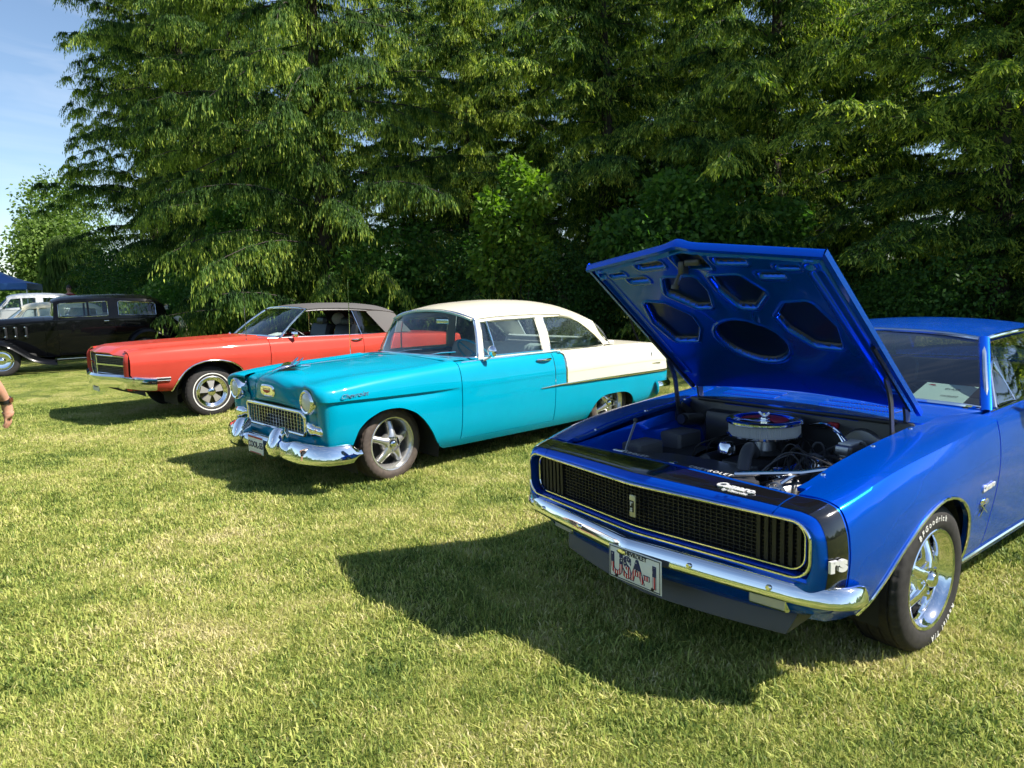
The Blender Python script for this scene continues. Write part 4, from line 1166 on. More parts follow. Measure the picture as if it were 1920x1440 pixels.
    WN = Net(np.stack([bq, mid, tq]))
    g = WN.ev(lin(0, 2, 9), lin(0, 6, 25))
    MB().grid(g, flip=True).build('windshield', M['glass_tint'], car)
    fr = np.concatenate([WN.ev(lin(0, 2, 9), [0])[:, 0], WN.ev([2], lin(0, 6, 25))[0][1:], WN.ev(lin(2, 0, 9), [6])[:, 0][1:], WN.ev([0], lin(6, 0, 25))[0][1:-1]])
    MB().tube(fr + np.array([.006, 0, .004]), .0125, 8, closed=True).build('windshield_trim', M['chrome'], car)
    # roof
    rx = [-1.27, -1.40, -1.70, -2.05, -2.35, -2.50]
    hw = [.575, .598, .608, .600, .575, .555]; zr_ = [1.252, 1.268, 1.276, 1.27, 1.245, 1.215]; zc_ = [1.292, 1.312, 1.328, 1.322, 1.29, 1.255]
    rows = []
    for x, h, z0, z1_ in zip(rx, hw, zr_, zc_):
        rows.append([(x - .02*(1 - abs(k))*0, h*k, z0 + (z1_ - z0)*(1 - abs(k)**2.4)) for k in (1, .93, .75, .4, 0, -.4, -.75, -.93, -1)])
    RN = Net(np.array(rows), v=[-a for a in rx])
    g = RN.ev(lin(1.27, 2.5, 18), lin(0, 8, 33))
    MB().panel(g, flip=True, flange=.03).build('roof', B, car)
    for sgn in (1, -1):
        rail = RN.ev(lin(1.27, 2.5, 18), [0])[:, 0]; rail[:, 1] += .006; rail[:, 1] *= sgn
        ap = np.array([(-.85, .79*sgn, .945), (-1.05, .69*sgn, 1.10), (-1.265, .59*sgn, 1.252)])
        MB().tube(np.concatenate([polyline(ap, 8)[:-1], rail]), .011, 8).build('drip_rail', CH, car)
        pil = MB().tube(polyline(np.array([(-.80, .77*sgn, .93), (-1.03, .675*sgn, 1.095), (-1.25, .585*sgn, 1.255)]), 10), np.array([[.028, .02]]*10), 10).build('windshield_pillar', B, car)
        # C pillar / sail panel
        t0 = RN.ev(lin(2.15, 2.5, 6), [0])[:, 0]; b0 = DN.ev(lin(-2.42, -3.05, 6), [8])[:, 0]
        s0 = np.stack([t0 + (b0 - t0)*t + np.array([0, .02*math.sin(math.pi*t), 0]) for t in lin(0, 1, 8)]); s0[..., 1] *= sgn
        MB().grid(s0, flip=sgn < 0).build('sail_panel', B, car)
        # side glass
        tb = [(-1.01, .700, 1.07), (-1.30, .612, 1.235), (-1.7, .612, 1.255), (-2.13, .60, 1.25)]
        bb = [(-.93, .775, .950), (-1.30, .790, .950), (-1.7, .795, .955), (-2.30, .80, .965)]
        q = np.stack([polyline(bb, 14), (polyline(bb, 14) + polyline(tb, 14))/2 + np.array([0, .012, 0]), polyline(tb, 14)]); q[..., 1] *= sgn
        MB().grid(q, flip=sgn > 0).build('side_window', M['glass_tint'], car)
        vf = np.array([(-.92, .778, .952), (-1.02, .705, 1.075), (-1.12, .675, 1.15), (-1.13, .73, 1.05), (-1.13, .783, .952)]) * np.array([1, sgn, 1])
        MB().tube(np.concatenate([vf, vf[:1]]), .006, 6).build('vent_window_frame', CH, car)
    # door mirror
    mr = MB().lathe([(0, .028), (.035, .024), (.052, .008), (.056, -.01), (.05, -.012), (0, -.012)], axis='x', n=24).xf(np.array([[1, 0, 0, -1.02], [0, 1, 0, .93], [0, 0, 1, 1.0]])).build('door_mirror', CH, car)
    MB().tube([(-1.02, .87, .935), (-1.015, .91, .96), (-1.01, .925, .985)], .01, 8).build('mirror_stalk', CH, mr)
    # rear window
    rt = np.array([(-2.5, .50, 1.225), (-2.5, 0, 1.25), (-2.5, -.5, 1.225)]); rb = np.array([(-2.98, .66, .955), (-3.02, 0, .965), (-2.98, -.66, .955)])
    MB().grid(np.stack([polyline(rt, 9), polyline((rt + rb)/2 + np.array([-.02, 0, .03]), 9), polyline(rb, 9)])).build('rear_window', M['glass_tint'], car)
    MB().tube([(-2.2, -.86, .945), (-2.23, -.865, 1.75)], .0022, 5).build('antenna', CH, car)
    # cowl with louvres
    cb = full(ws_b); cb[:, 0] += .012; cb[:, 2] -= .004
    cf = np.array([(-.345, .66, .925), (-.29, .45, .938), (-.265, .2, .944), (-.26, 0, .946)])
    cf = full(cf)
    cn = np.stack([cf, cf*.5 + cb*.5 + np.array([0, 0, .006]), cb])
    CN = Net(cn)
    MB().panel(CN.ev(lin(0, 2, 9), lin(0, 6, 31)), flip=False, flange=.03).build('cowl_panel', B, car)
    lv = MB(); lvk = MB()
    for u0, u1 in ((.85, 2.35), (3.65, 5.15)):
        for u in lin(u0, u1, 26):
            for v0, v1 in ((.55, .85), (1.0, 1.3)):
                a_, b_ = CN.pt(v0, u), CN.pt(v1, u)
                lv.sweep([a_ + np.array([0, 0, .003]), b_ + np.array([0, 0, .003])], [(-.0035, -.003), (.0035, -.003), (.002, .004), (-.002, .004)])
                lvk.sweep([a_ + np.array([0, .006, .0006]), b_ + np.array([0, .006, .0006])], [(-.003, -.003), (.003, -.003), (.003, .001), (-.003, .001)])
    stuff(lv.build('cowl_louvres', B, car)); stuff(lvk.build('cowl_slots', M['dark'], car))
    for sgn in (1, -1):
        MB().tube([(-.58, .30*sgn - .05, .985), (-.70, .28*sgn - .02, 1.0), (-.78, .05*sgn + .05, 1.035)], .005, 6).build('wiper', BK, car)
    # ---------------- cabin
    MB().rbox((-1.0, 0, .86), (.36, 1.42, .16), .05).build('dashboard', M['black_vinyl'], car)
    MB().rbox((-.86, 0, .93), (.20, 1.40, .03), .012).build('dash_top', M['black_vinyl'], car)
    steering(car, (-1.22, .36, .90), .19, M['black_vinyl'])
    for y in (.36, -.36): seat(car, -1.85, y, .52, M['black_vinyl'], z=.32, back=.62, name='bucket_seat')
    seat(car, -2.55, 0, 1.15, M['black_vinyl'], z=.36, back=.5, name='rear_seat')
    MB().rbox((-1.7, 0, .25), (2.6, 1.5, .06), .02).build('floor_pan', M['under'], car)
    MB().rbox((-.55, 0, .28), (1.8, 1.1, .10), .02).build('subframe', M['under'], car)
    MB().rbox((-1.02, -.3, 1.205), (.03, .20, .06), .012).build('rear_view_mirror', BK, car)
    # entry card on the dash
    cd = np.array([(-.80, .40, .965), (-.80, .66, .960), (-1.02, .655, 1.02), (-1.02, .40, 1.025)])
    cdm = MB().add(cd, [(0, 1, 2, 3)]).build('entry_card', mat("pale_green_card", (.68, .82, .70), .6), car, smooth=False)
    text('lettering', 'CLASS:', .026, (-.955, .555, 1.007), (0, 1, 0), (-.22, 0, .06), BK, cdm, extrude=.0004)
    text('lettering', 'CAMARO', .02, (-.865, .57, .984), (0, 1, 0), (-.22, 0, .06), BK, cdm, extrude=.0004, shear=.3)
    MB().add([(-.985, .42, 1.0165), (-.985, .46, 1.0162), (-1.0, .45, 1.02), (-.995, .43, 1.02)], [(0, 1, 2, 3)]).build('card_emblem', M['red_print'], cdm, smooth=False)
    # ---------------- wheels
    ws = wheel(car, (0, .765, .325), 1, .325, .235, .212, 'chrome5', steer=.0, spin=.55)
    arc_text('BFGoodrich', .036, .268, .1185, R(82), M['white_paint'], ws)
    arc_text('Radial T/A', .036, .268, .1185, R(245), M['white_paint'], ws)
    wheel(car, (0, -.765, .325), -1, .325, .235, .212, 'chrome5', spin=.2)
    for s in (1, -1): wheel(car, (-2.746, .745*s, .37), s, .345, .25, .212, 'chrome5', spin=.1)
camaro(CAMARO)
# ------------------------------------------------------------------ blue coupe: raised hood and engine bay
M['recess_shade'] = mat('shaded_skin_blue', (.002, .010, .045), .3, 0, .4, .3)  # shade of the hood recesses put into the skin colour
def camaro_hood(car):
    B, BK, CH = M['blue'], M['engine_black'], M['chrome']
    O = np.array([-.36, 0, .988]); A = np.array([.89, 0, .757]); A /= np.linalg.norm(A); Nn = np.array([-A[2], 0, A[0]])
    def hp(a, b, n):
        a, b, n = np.broadcast_arrays(np.asarray(a, float), b, n)
        return O + a[..., None]*A + b[..., None]*np.array([0, 1., 0]) + n[..., None]*Nn
    def afront(b): return 1.275 - .115*np.sqrt((np.asarray(b)/.655)**2 + .0009)
    bb = lin(-.655, .655, 61)
    def skin_n(t, b): return (.045*np.sin(np.pi*np.clip(t*.9 + .1, 0, 1))**.7 + .034*np.clip(1 - np.asarray(t)*2.2, 0, 1))*(1 - (b/.655)**2) + .018*np.exp(-(b/.05)**2)*np.clip((t - .45)*2, 0, 1)
    rows = []
    for t in join(lin(0, .985, 34), [.993, 1.0]):
        a = afront(bb)*t
        n = skin_n(t, bb) - .010*np.clip((t - .96)/.04, 0, 1)**2
        rows.append(hp(a, bb, n))
    # downturned lip
    rows.append(hp(afront(bb) + .002, bb, skin_n(1, bb) - .022)); rows.append(hp(afront(bb) - .004, bb, skin_n(1, bb)*.6 - .046)); rows.append(hp(afront(bb) - .02, bb, skin_n(1, bb)*.6 - .047))
    G = np.stack(rows)
    hood = MB().grid(G, flip=True).build('hood', B, car)
    for s in (1, -1):
        t = join(lin(0, 1, 25)); a = t*afront(.655)
        e = np.stack([hp(a, .655*s*np.ones(25), skin_n(t, .655) - .008*0), hp(a, .662*s*np.ones(25), np.full(25, -.010)), hp(a, .660*s*np.ones(25), np.full(25, -.034)), hp(a, .64*s*np.ones(25), np.full(25, -.036))])
        MB().grid(e, flip=s > 0).build('hood_side_flange', B, hood)
    # pressed inner panel
    na, nb = 300, 310
    T, Bq = np.meshgrid(lin(0, 1, na), lin(-.645, .645, nb), indexing='ij')
    Aa = .015 + T*(afront(Bq) - .04)
    def sdf(poly, rad=.03):
        P = np.array(poly, float); d = np.full(Aa.shape, 1e9); inside = np.zeros(Aa.shape, bool)
        for i in range(len(P)):
            p, q = P[i], P[(i+1) % len(P)]
            e = q - p; w0, w1 = Aa - p[0], Bq - p[1]
            h = np.clip((w0*e[0] + w1*e[1])/(e @ e), 0, 1)
            d = np.minimum(d, np.hypot(w0 - e[0]*h, w1 - e[1]*h))
            c = ((p[1] > Bq) != (q[1] > Bq)) & (Aa < (q[0]-p[0])*(Bq-p[1])/(q[1]-p[1] + 1e-12) + p[0])
            inside ^= c
        return np.where(inside, -d, d) - rad
    def shrink(poly, k):
        P = np.array(poly, float); c = P.mean(0); return c + (P - c)*k
    depth = np.zeros_like(Aa)
    rim = np.zeros_like(Aa)
    polys = []
    for s in (1, -1):
        polys.append((shrink([(1.03, .05*s), (1.035, .21*s), (.92, .275*s), (.80, .16*s), (.80, .09*s), (.93, .045*s)], .78), .028, 1))
        polys.append((shrink([(.86, .46*s), (.84, .35*s), (.73, .25*s), (.63, .26*s), (.50, .35*s), (.50, .47*s), (.68, .51*s)], .80), .028, 1))
        polys.append((shrink([(1.165, .15*s), (1.15, .30*s), (1.135, .30*s), (1.142, .15*s)], .9), .010, .6))
        polys.append((shrink([(1.05, .32*s), (1.045, .43*s), (1.035, .43*s), (1.035, .32*s)], .9), .010, .5))
        polys.append((shrink([(1.10, .43*s), (1.095, .52*s), (1.09, .52*s), (1.095, .43*s)], .9), .006, .7))
        polys.append((shrink([(1.06, .60*s), (.2, .60*s), (.2, .585*s), (1.06, .575*s)], .98), .008, .45))
    th = lin(0, 2*np.pi, 25)[:-1]
    polys.append((np.stack([.505 + .14*np.cos(th), .15*np.sin(th)*(1 + .12*np.cos(th))], -1), .035, 1))
    polys.append(([(1.19, -.05), (1.19, .09), (1.11, .09), (1.11, -.05)], .008, .9))
    for p, rad, k in polys:
        d = sdf(p, rad)
        sm = np.clip((.005 - d)/.010, 0, 1); sm = sm*sm*(3 - 2*sm)
        depth = np.maximum(depth, sm*k)
        rim = np.maximum(rim, np.exp(-((d - .014)/.008)**2)*min(1, k)*.9)
    # web ridges between the holes
    dd = np.hypot((Aa - .74)*1.0, Bq*1.0)
    ridge = .5*np.exp(-((np.abs(Bq) - (.06 + (Aa - .55)*.4))/.02)**2)*np.exp(-((Aa - .72)/.12)**2)
    edge = np.clip(np.minimum(np.minimum(.645 - np.abs(Bq), T*1.2), (1 - T)*1.2)/.03, 0, 1)
    nrm = -.012 - .027*edge*(1 - depth) - .007*rim*edge - .006*ridge
    cup = np.hypot(Aa - 1.10, np.abs(Bq) - .575)
    nrm += .010*np.exp(-(cup/.014)**2)*edge - .006*np.exp(-((cup - .024)/.006)**2)
    nrm += skin_n(T, Bq)*.75
    G = hp(Aa, Bq, nrm)
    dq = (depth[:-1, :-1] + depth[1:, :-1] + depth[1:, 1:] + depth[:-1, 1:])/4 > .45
    idx = np.arange(na*nb).reshape(na, nb)
    Fq = np.stack([idx[:-1, :-1], idx[1:, :-1], idx[1:, 1:], idx[:-1, 1:]], -1)
    def sub(mask, name, m_):      # ribs stay body colour, the skin seen through the cut-outs is darkened for its shade
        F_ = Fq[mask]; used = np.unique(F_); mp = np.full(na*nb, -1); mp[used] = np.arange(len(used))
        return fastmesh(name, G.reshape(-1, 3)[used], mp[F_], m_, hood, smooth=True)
    sub(~dq, 'hood_inner_panel', B); sub(dq, 'hood_skin_underside', M['recess_shade'])
    # latch at the front edge
    c = hp(1.13, -.03, -.04)
    l = MB().rbox(c, (.05, .03, .06), .006)
    l.tube([hp(1.12, -.03, -.03), hp(1.10, -.06, -.06), hp(1.08, -.075, -.10)], .012, 8)
    l.tube([hp(1.08, -.075, -.10), hp(1.07, -.077, -.115)], .019, 10)
    l.rbox(hp(1.15, .03, -.03), (.03, .08, .03), .006)
    l.build('hood_latch', BK, hood)
    # rubber edge seal
    for s in (1, -1):
        MB().tube(hp(lin(.05, .55, 12), .63*s*np.ones(12), np.full(12, -.036)), .012, 6).build('hood_seal', M['black'], hood)
    # hinges with springs
    for s in (1, -1):
        h = MB()
        y = .60*s
        h.sweep(polyline([(-.30, y, .80), (-.33, y, .90), (-.31, y, 1.02), (-.22, y, 1.10)], 10), [(-.006, -.022), (.006, -.022), (.006, .022), (-.006, .022)], up=(1, 0, .3))
        h.sweep(polyline([(-.16, y + .02*s, .78), (-.14, y + .02*s, .92), (-.12, y + .02*s, 1.05), (-.06, y + .02*s, 1.17)], 10), [(-.005, -.014), (.005, -.014), (.005, .014), (-.005, .014)], up=(1, 0, .3))
        h.sweep([(-.30, y, .80), (-.16, y + .01*s, .90)], [(-.006, -.018), (.006, -.018), (.006, .018), (-.006, .018)], up=(0, 0, 1))
        h.tube([(-.32, y - .02*s, .80), (-.12, y - .02*s, .82)], .03, 10)
        tt = lin(0, 1, 90); an = tt*2*np.pi*11
        ax = np.array([-.30, y - .03*s, .80])[None] + tt[:, None]*np.array([.17, 0, .02])
        h.tube(ax + np.stack([np.zeros(90), np.cos(an)*.034, np.sin(an)*.034], -1), .004, 5)
        h.box((-.25, y + .035*s, .78), (.22, .01, .16))
        h.build('hood_hinge', BK, hood)
    return hood

def camaro_engine(car):
    B, BK, CH, AL, RB = M['blue'], M['engine_black'], M['chrome'], M['alu'], M['rubber']
    # bay shell
    s = MB()
    s.rbox((-.30, 0, .71), (.03, 1.30, .44), .01)
    fw = s.build('firewall', BK, car)
    MB().rbox((-.285, 0, .928), (.05, 1.14, .02), .006).build('cowl_seal', M['black'], car)
    for sg, m in ((1, BK), (-1, B)):
        g = np.array([[(x, sg*y, z) for x in lin(.66, -.42, 12)] for y, z in ((.655, .80), (.64, .76), (.56, .70), (.50, .58), (.46, .40))])
        for i in range(12):
            t = i/11
            g[0, i, 2] = .785 + .10*t; g[1, i, 2] = .74 + .09*t; g[2, i, 2] = .64 + .10*t + .06*math.exp(-((g[2, i, 0])/.25)**2)
        MB().grid(g, flip=sg > 0).build('inner_fender', m, car)
        rail = np.array([(x, sg*.652, float(np.interp(x, [-.45, -.25, 0, .2, .4, .62], [.928, .91, .895, .878, .855, .815]))) for x in lin(.66, -.43, 14)])
        MB().sweep(rail, [(-.018, -.012), (.018, -.012), (.018, .004), (-.018, .004)]).build('fender_rail', B, car)
        for x in (.5, .1, -.25):
            z = float(np.interp(x, [-.45, -.25, 0, .2, .4, .62], [.928, .91, .895, .878, .855, .815]))
            MB().lathe([(0, .008), (.008, .007), (.012, 0)], (x, sg*.652, z + .002), axis='z', n=8).build('fender_bolt', CH, car)
    MB().rbox((.1, 0, .36), (1.1, 1.0, .05), .02).build('bay_floor', M['under'], car)
    # radiator support, shroud, radiator
    us = np.array([(.665, y*.66, .795 - .02*abs(y)) for y in lin(-1, 1, 15)])
    rs = MB()
    rs.grid(np.stack([us, us + np.array([-.05, 0, -.01]), us + np.array([-.08, 0, -.03]), us + np.array([-.085, 0, -.09])]))
    sup = rs.build('radiator_support', B, car)
    text('lettering', 'CHEVROLET', .034, (.632, -.28, .7965), (0, 1, 0), (-1, 0, .1), M['white_paint'], sup, extrude=.0006, spacing=1.3)  # white letters stand in for lettering mirrored in the blue paint
    text('lettering', 'CHEVROLET', .034, (.632, .20, .7965), (0, 1, 0), (-1, 0, .1), M['white_paint'], sup, extrude=.0006, spacing=1.3)
    rp = np.array([(.585, -.50), (.585, .36), (.50, .36), (.40, .27), (.30, .16), (.26, -.05), (.30, -.30), (.40, -.44), (.50, -.50)])
    sh = MB().prism(rp, .715, .735, axis='z').build('fan_shroud', BK, car, angle=20)
    MB().rbox((.54, -.07, .56), (.09, .86, .34), .02).build('radiator', BK, car)
    MB().lathe([(0, .03), (.02, .028), (.03, .018), (.032, 0), (.02, 0)], (.52, -.10, .735), axis='z', n=16).build('radiator_cap', CH, car)
    MB().rbox((.53, .02, .748), (.05, .7, .025), .008).build('shroud_rib', BK, car)
    # engine
    e = MB().rbox((-.05, 0, .50), (.62, .40, .26), .04)
    e.rbox((-.06, 0, .66), (.42, .22, .10), .02); e.rbox((.14, 0, .58), (.12, .24, .22), .03)
    eng = e.build('engine_block', BK, car)
    for sg in (1, -1):
        c_, s_ = math.cos(.6*sg), math.sin(.6*sg)
        rot = np.array([[1, 0, 0], [0, c_, s_], [0, -s_, c_]])
        MB().rbox((-.08, .22*sg, .655), (.50, .13, .10), .03, rot).build('valve_cover', CH if sg > 0 else BK, car)
        for k in range(4):
            x0 = .12 - k*.12
            MB().tube(polyline([(-.30, .05*sg, .78), (-.2, .15*sg, .80), (x0, .26*sg, .76), (x0, .31*sg, .64)], 14), .0045, 6).build('spark_plug_lead', RB, eng)
    MB().tube([(-.24, 0, .66), (-.24, 0, .76)], .045, 16).build('distributor', BK, eng)
    # air cleaner
    ac = np.array([-.075, 0.005, .845])
    a = MB().lathe([(.10, -.028), (.178, -.026), (.19, -.02), (.19, -.012), (.178, -.008)], ac, axis='z', n=64).build('air_cleaner', CH, car)
    th = lin(0, 2*np.pi, 241)[:-1]
    rr = .176 + .0025*((np.arange(240) % 2)*2 - 1)
    g = np.stack([np.stack([ac[0] + rr*np.cos(th), ac[1] + rr*np.sin(th), np.full(240, ac[2] + z)], -1) for z in (-.012, .055)])
    MB().grid(g, cu=True, flip=False).build('filter_element', M['filter'], a, angle=20, fix=False)
    MB().lathe([(.188, .045), (.193, .050), (.192, .058), (.184, .064), (.17, .066), (.13, .058), (.125, .055), (.06, .060), (0, .062)], ac, axis='z', n=64).build('air_cleaner_lid', CH, a)
    w = MB().lathe([(.02, .062), (.02, .066), (.008, .072), (.007, .09), (0, .092)], ac, axis='z', n=12)
    w.sweep(polyline([ac + np.array([0, -.03, .095]), ac + np.array([0, -.012, .08]), ac + np.array([0, .012, .08]), ac + np.array([0, .03, .095])], 9), [(-.003, -.006), (.003, -.006), (.003, .006), (-.003, .006)])
    w.build('wing_nut', CH, a)
    pa = lin(R(60), R(300), 25)
    dec = [ac + np.array([.03*math.cos(t), .03*math.sin(t), .0628]) for t in pa] + [ac + np.array([.120*math.cos(t), .120*math.sin(t), .0578]) for t in pa[::-1]]
    MB().add(dec, [tuple(range(len(dec)))]).build('red_decal', M['red_print'], a, smooth=False)
    MB().lathe([(.05, -.03), (.06, -.10), (.09, -.12)], ac, axis='z', n=24).build('carburettor', AL, a)
    # hoses, alternator, pulleys, brace
    hose = polyline([(.05, .03, .745), (.13, .06, .79), (.22, .10, .775), (.30, .14, .72), (.36, .17, .66)], 22)
    MB().tube(hose, .032, 14).build('radiator_hose', M['grey_satin'], car)
    MB().tube(polyline([(.335, .10, .665), (.36, .17, .655), (.42, .235, .66)], 8), .042, 14).build('thermostat_elbow', AL, car)
    MB().lathe([(0, .03), (.035, .026), (.045, .01), (.047, -.03)], (.10, -.10, .765), axis='z', n=18).build('oil_filler', CH, car)
    fan = MB()
    for z, r_, y in ((.56, .085, .0), (.60, .055, .24), (.50, .075, -.22)):
        fan.lathe([(.01, .32), (r_*.5, .32), (r_*.8, .318), (r_, .315), (r_*.9, .305), (r_*.9, .295), (r_, .29), (r_*.8, .28)], (0, y, z), axis='x', n=28)
    fan.build('pulley', M['grey_satin'], car)
    al = MB().lathe([(0, .30), (.05, .30), (.068, .285), (.072, .25), (.072, .16), (.05, .14), (0, .14)], (0, .30, .63), axis='x', n=26)
    for k in range(9):
        an = k*2*np.pi/9
        al.box((.293, .30 + .055*math.cos(an), .63 + .055*math.sin(an)), (.02, .012, .012))
    al.build('alternator', AL, car)
    MB().tube(polyline([(.30, .30, .704), (.30, .16, .66), (.30, .0, .645), (.30, -.09, .56), (.30, 0, .475), (.30, .25, .56)], 40), .006, 6).build('drive_belt', RB, car)
    MB().tube([(.535, .26, .775), (.40, .50, .80), (.33, .65, .84)], .011, 8).build('support_brace', CH, car)
    MB().lathe([(0, .075), (.03, .073), (.037, .065), (.037, .0)], (.02, .36, .70), axis='z', n=20).build('oil_cap', M['chrome'], car)
    # brake master cylinder
    mc = MB().rbox((-.16, .42, .80), (.17, .09, .05), .015)
    mc.rbox((-.16, .42, .765), (.15, .07, .06), .02)
    mc.lathe([(0, .34), (.10, .335), (.11, .32), (.11, .30), (0, .29)], (-.60, .42, .77), axis='x', n=28)
    mc.build('brake_master_cylinder', AL, car)
    MB().rbox((-.16, .42, .828), (.12, .065, .012), .005).build('reservoir_lid', M['plate_white'], car)
    MB().rbox((-.02, -.50, .70), (.20, .15, .16), .015).build('battery', M['grey_satin'], car)
    MB().rbox((.30, -.50, .72), (.20, .14, .10), .015).build('washer_jar', M['grey_satin'], car)
    MB().rbox((-.25, -.32, .78), (.10, .34, .20), .03).build('heater_box', BK, car)
    MB().tube([(.50, -.44, .75), (.33, -.52, .88)], .007, 8).build('hood_prop_rod', AL, car)
    MB().sphere((.33, -.52, .885), .014).build('prop_knob', BK, car)
    MB().rbox((.51, -.46, .755), (.05, .07, .02), .005).build('prop_bracket', CH, car)
    # wires, pipes
    rnd = random.Random(7)
    for k in range(26):
        x0, y0 = rnd.uniform(-.27, .3), rnd.uniform(.12, .6)
        x1, y1 = rnd.uniform(-.28, .3), rnd.uniform(.2, .62)
        zz = rnd.uniform(.66, .80)
        pth = polyline([(x0, y0, zz - .1), ((x0*2 + x1)/3, (y0*2 + y1)/3, zz + rnd.uniform(0, .06)), ((x0 + 2*x1)/3, (y0 + 2*y1)/3, zz + rnd.uniform(-.02, .07)), (x1, y1, zz - .06)], 16)
        MB().tube(pth, rnd.choice([.004, .006, .009]), 6).build('engine_hose', rnd.choice([RB, RB, M['grey_satin'], BK]), car)
    MB().tube(polyline([(-.28, .14, .86), (-.24, .24, .885), (-.18, .33, .88), (-.16, .40, .83)], 14), .006, 6).build('brake_line', CH, car)
    MB().tube(polyline([(-.28, .18, .85), (-.22, .28, .87), (-.15, .36, .865), (-.13, .40, .83)], 14), .005, 6).build('brake_line', CH, car)
    MB().rbox((-.275, .27, .875), (.03, .05, .03), .006).build('wiring_plug', M['red_print'], car)
    MB().tube(polyline([(.30, .34, .70), (.22, .38, .74), (.05, .40, .73), (-.1, .38, .70)], 12), .009, 6).build('chrome_pipe', CH, car)
    for k in range(5):
        MB().tube(polyline([(.33 + .012*k, .20, .60 + .02*k), (.35 + .012*k, .34, .69 - .01*k), (.30, .46, .60)], 10), .006, 6).build('wiring_loom', BK if k % 2 else CH, car)
    MB().rbox((.42, .50, .62), (.14, .16, .10), .02).build('horn_bracket', AL, car)
    MB().lathe([(0, .02), (.03, .025), (.05, .06), (.06, .08)], (.40, .48, .66), axis='x', n=20).build('horn', BK, car)
camaro_hood(CAMARO)
camaro_engine(CAMARO)
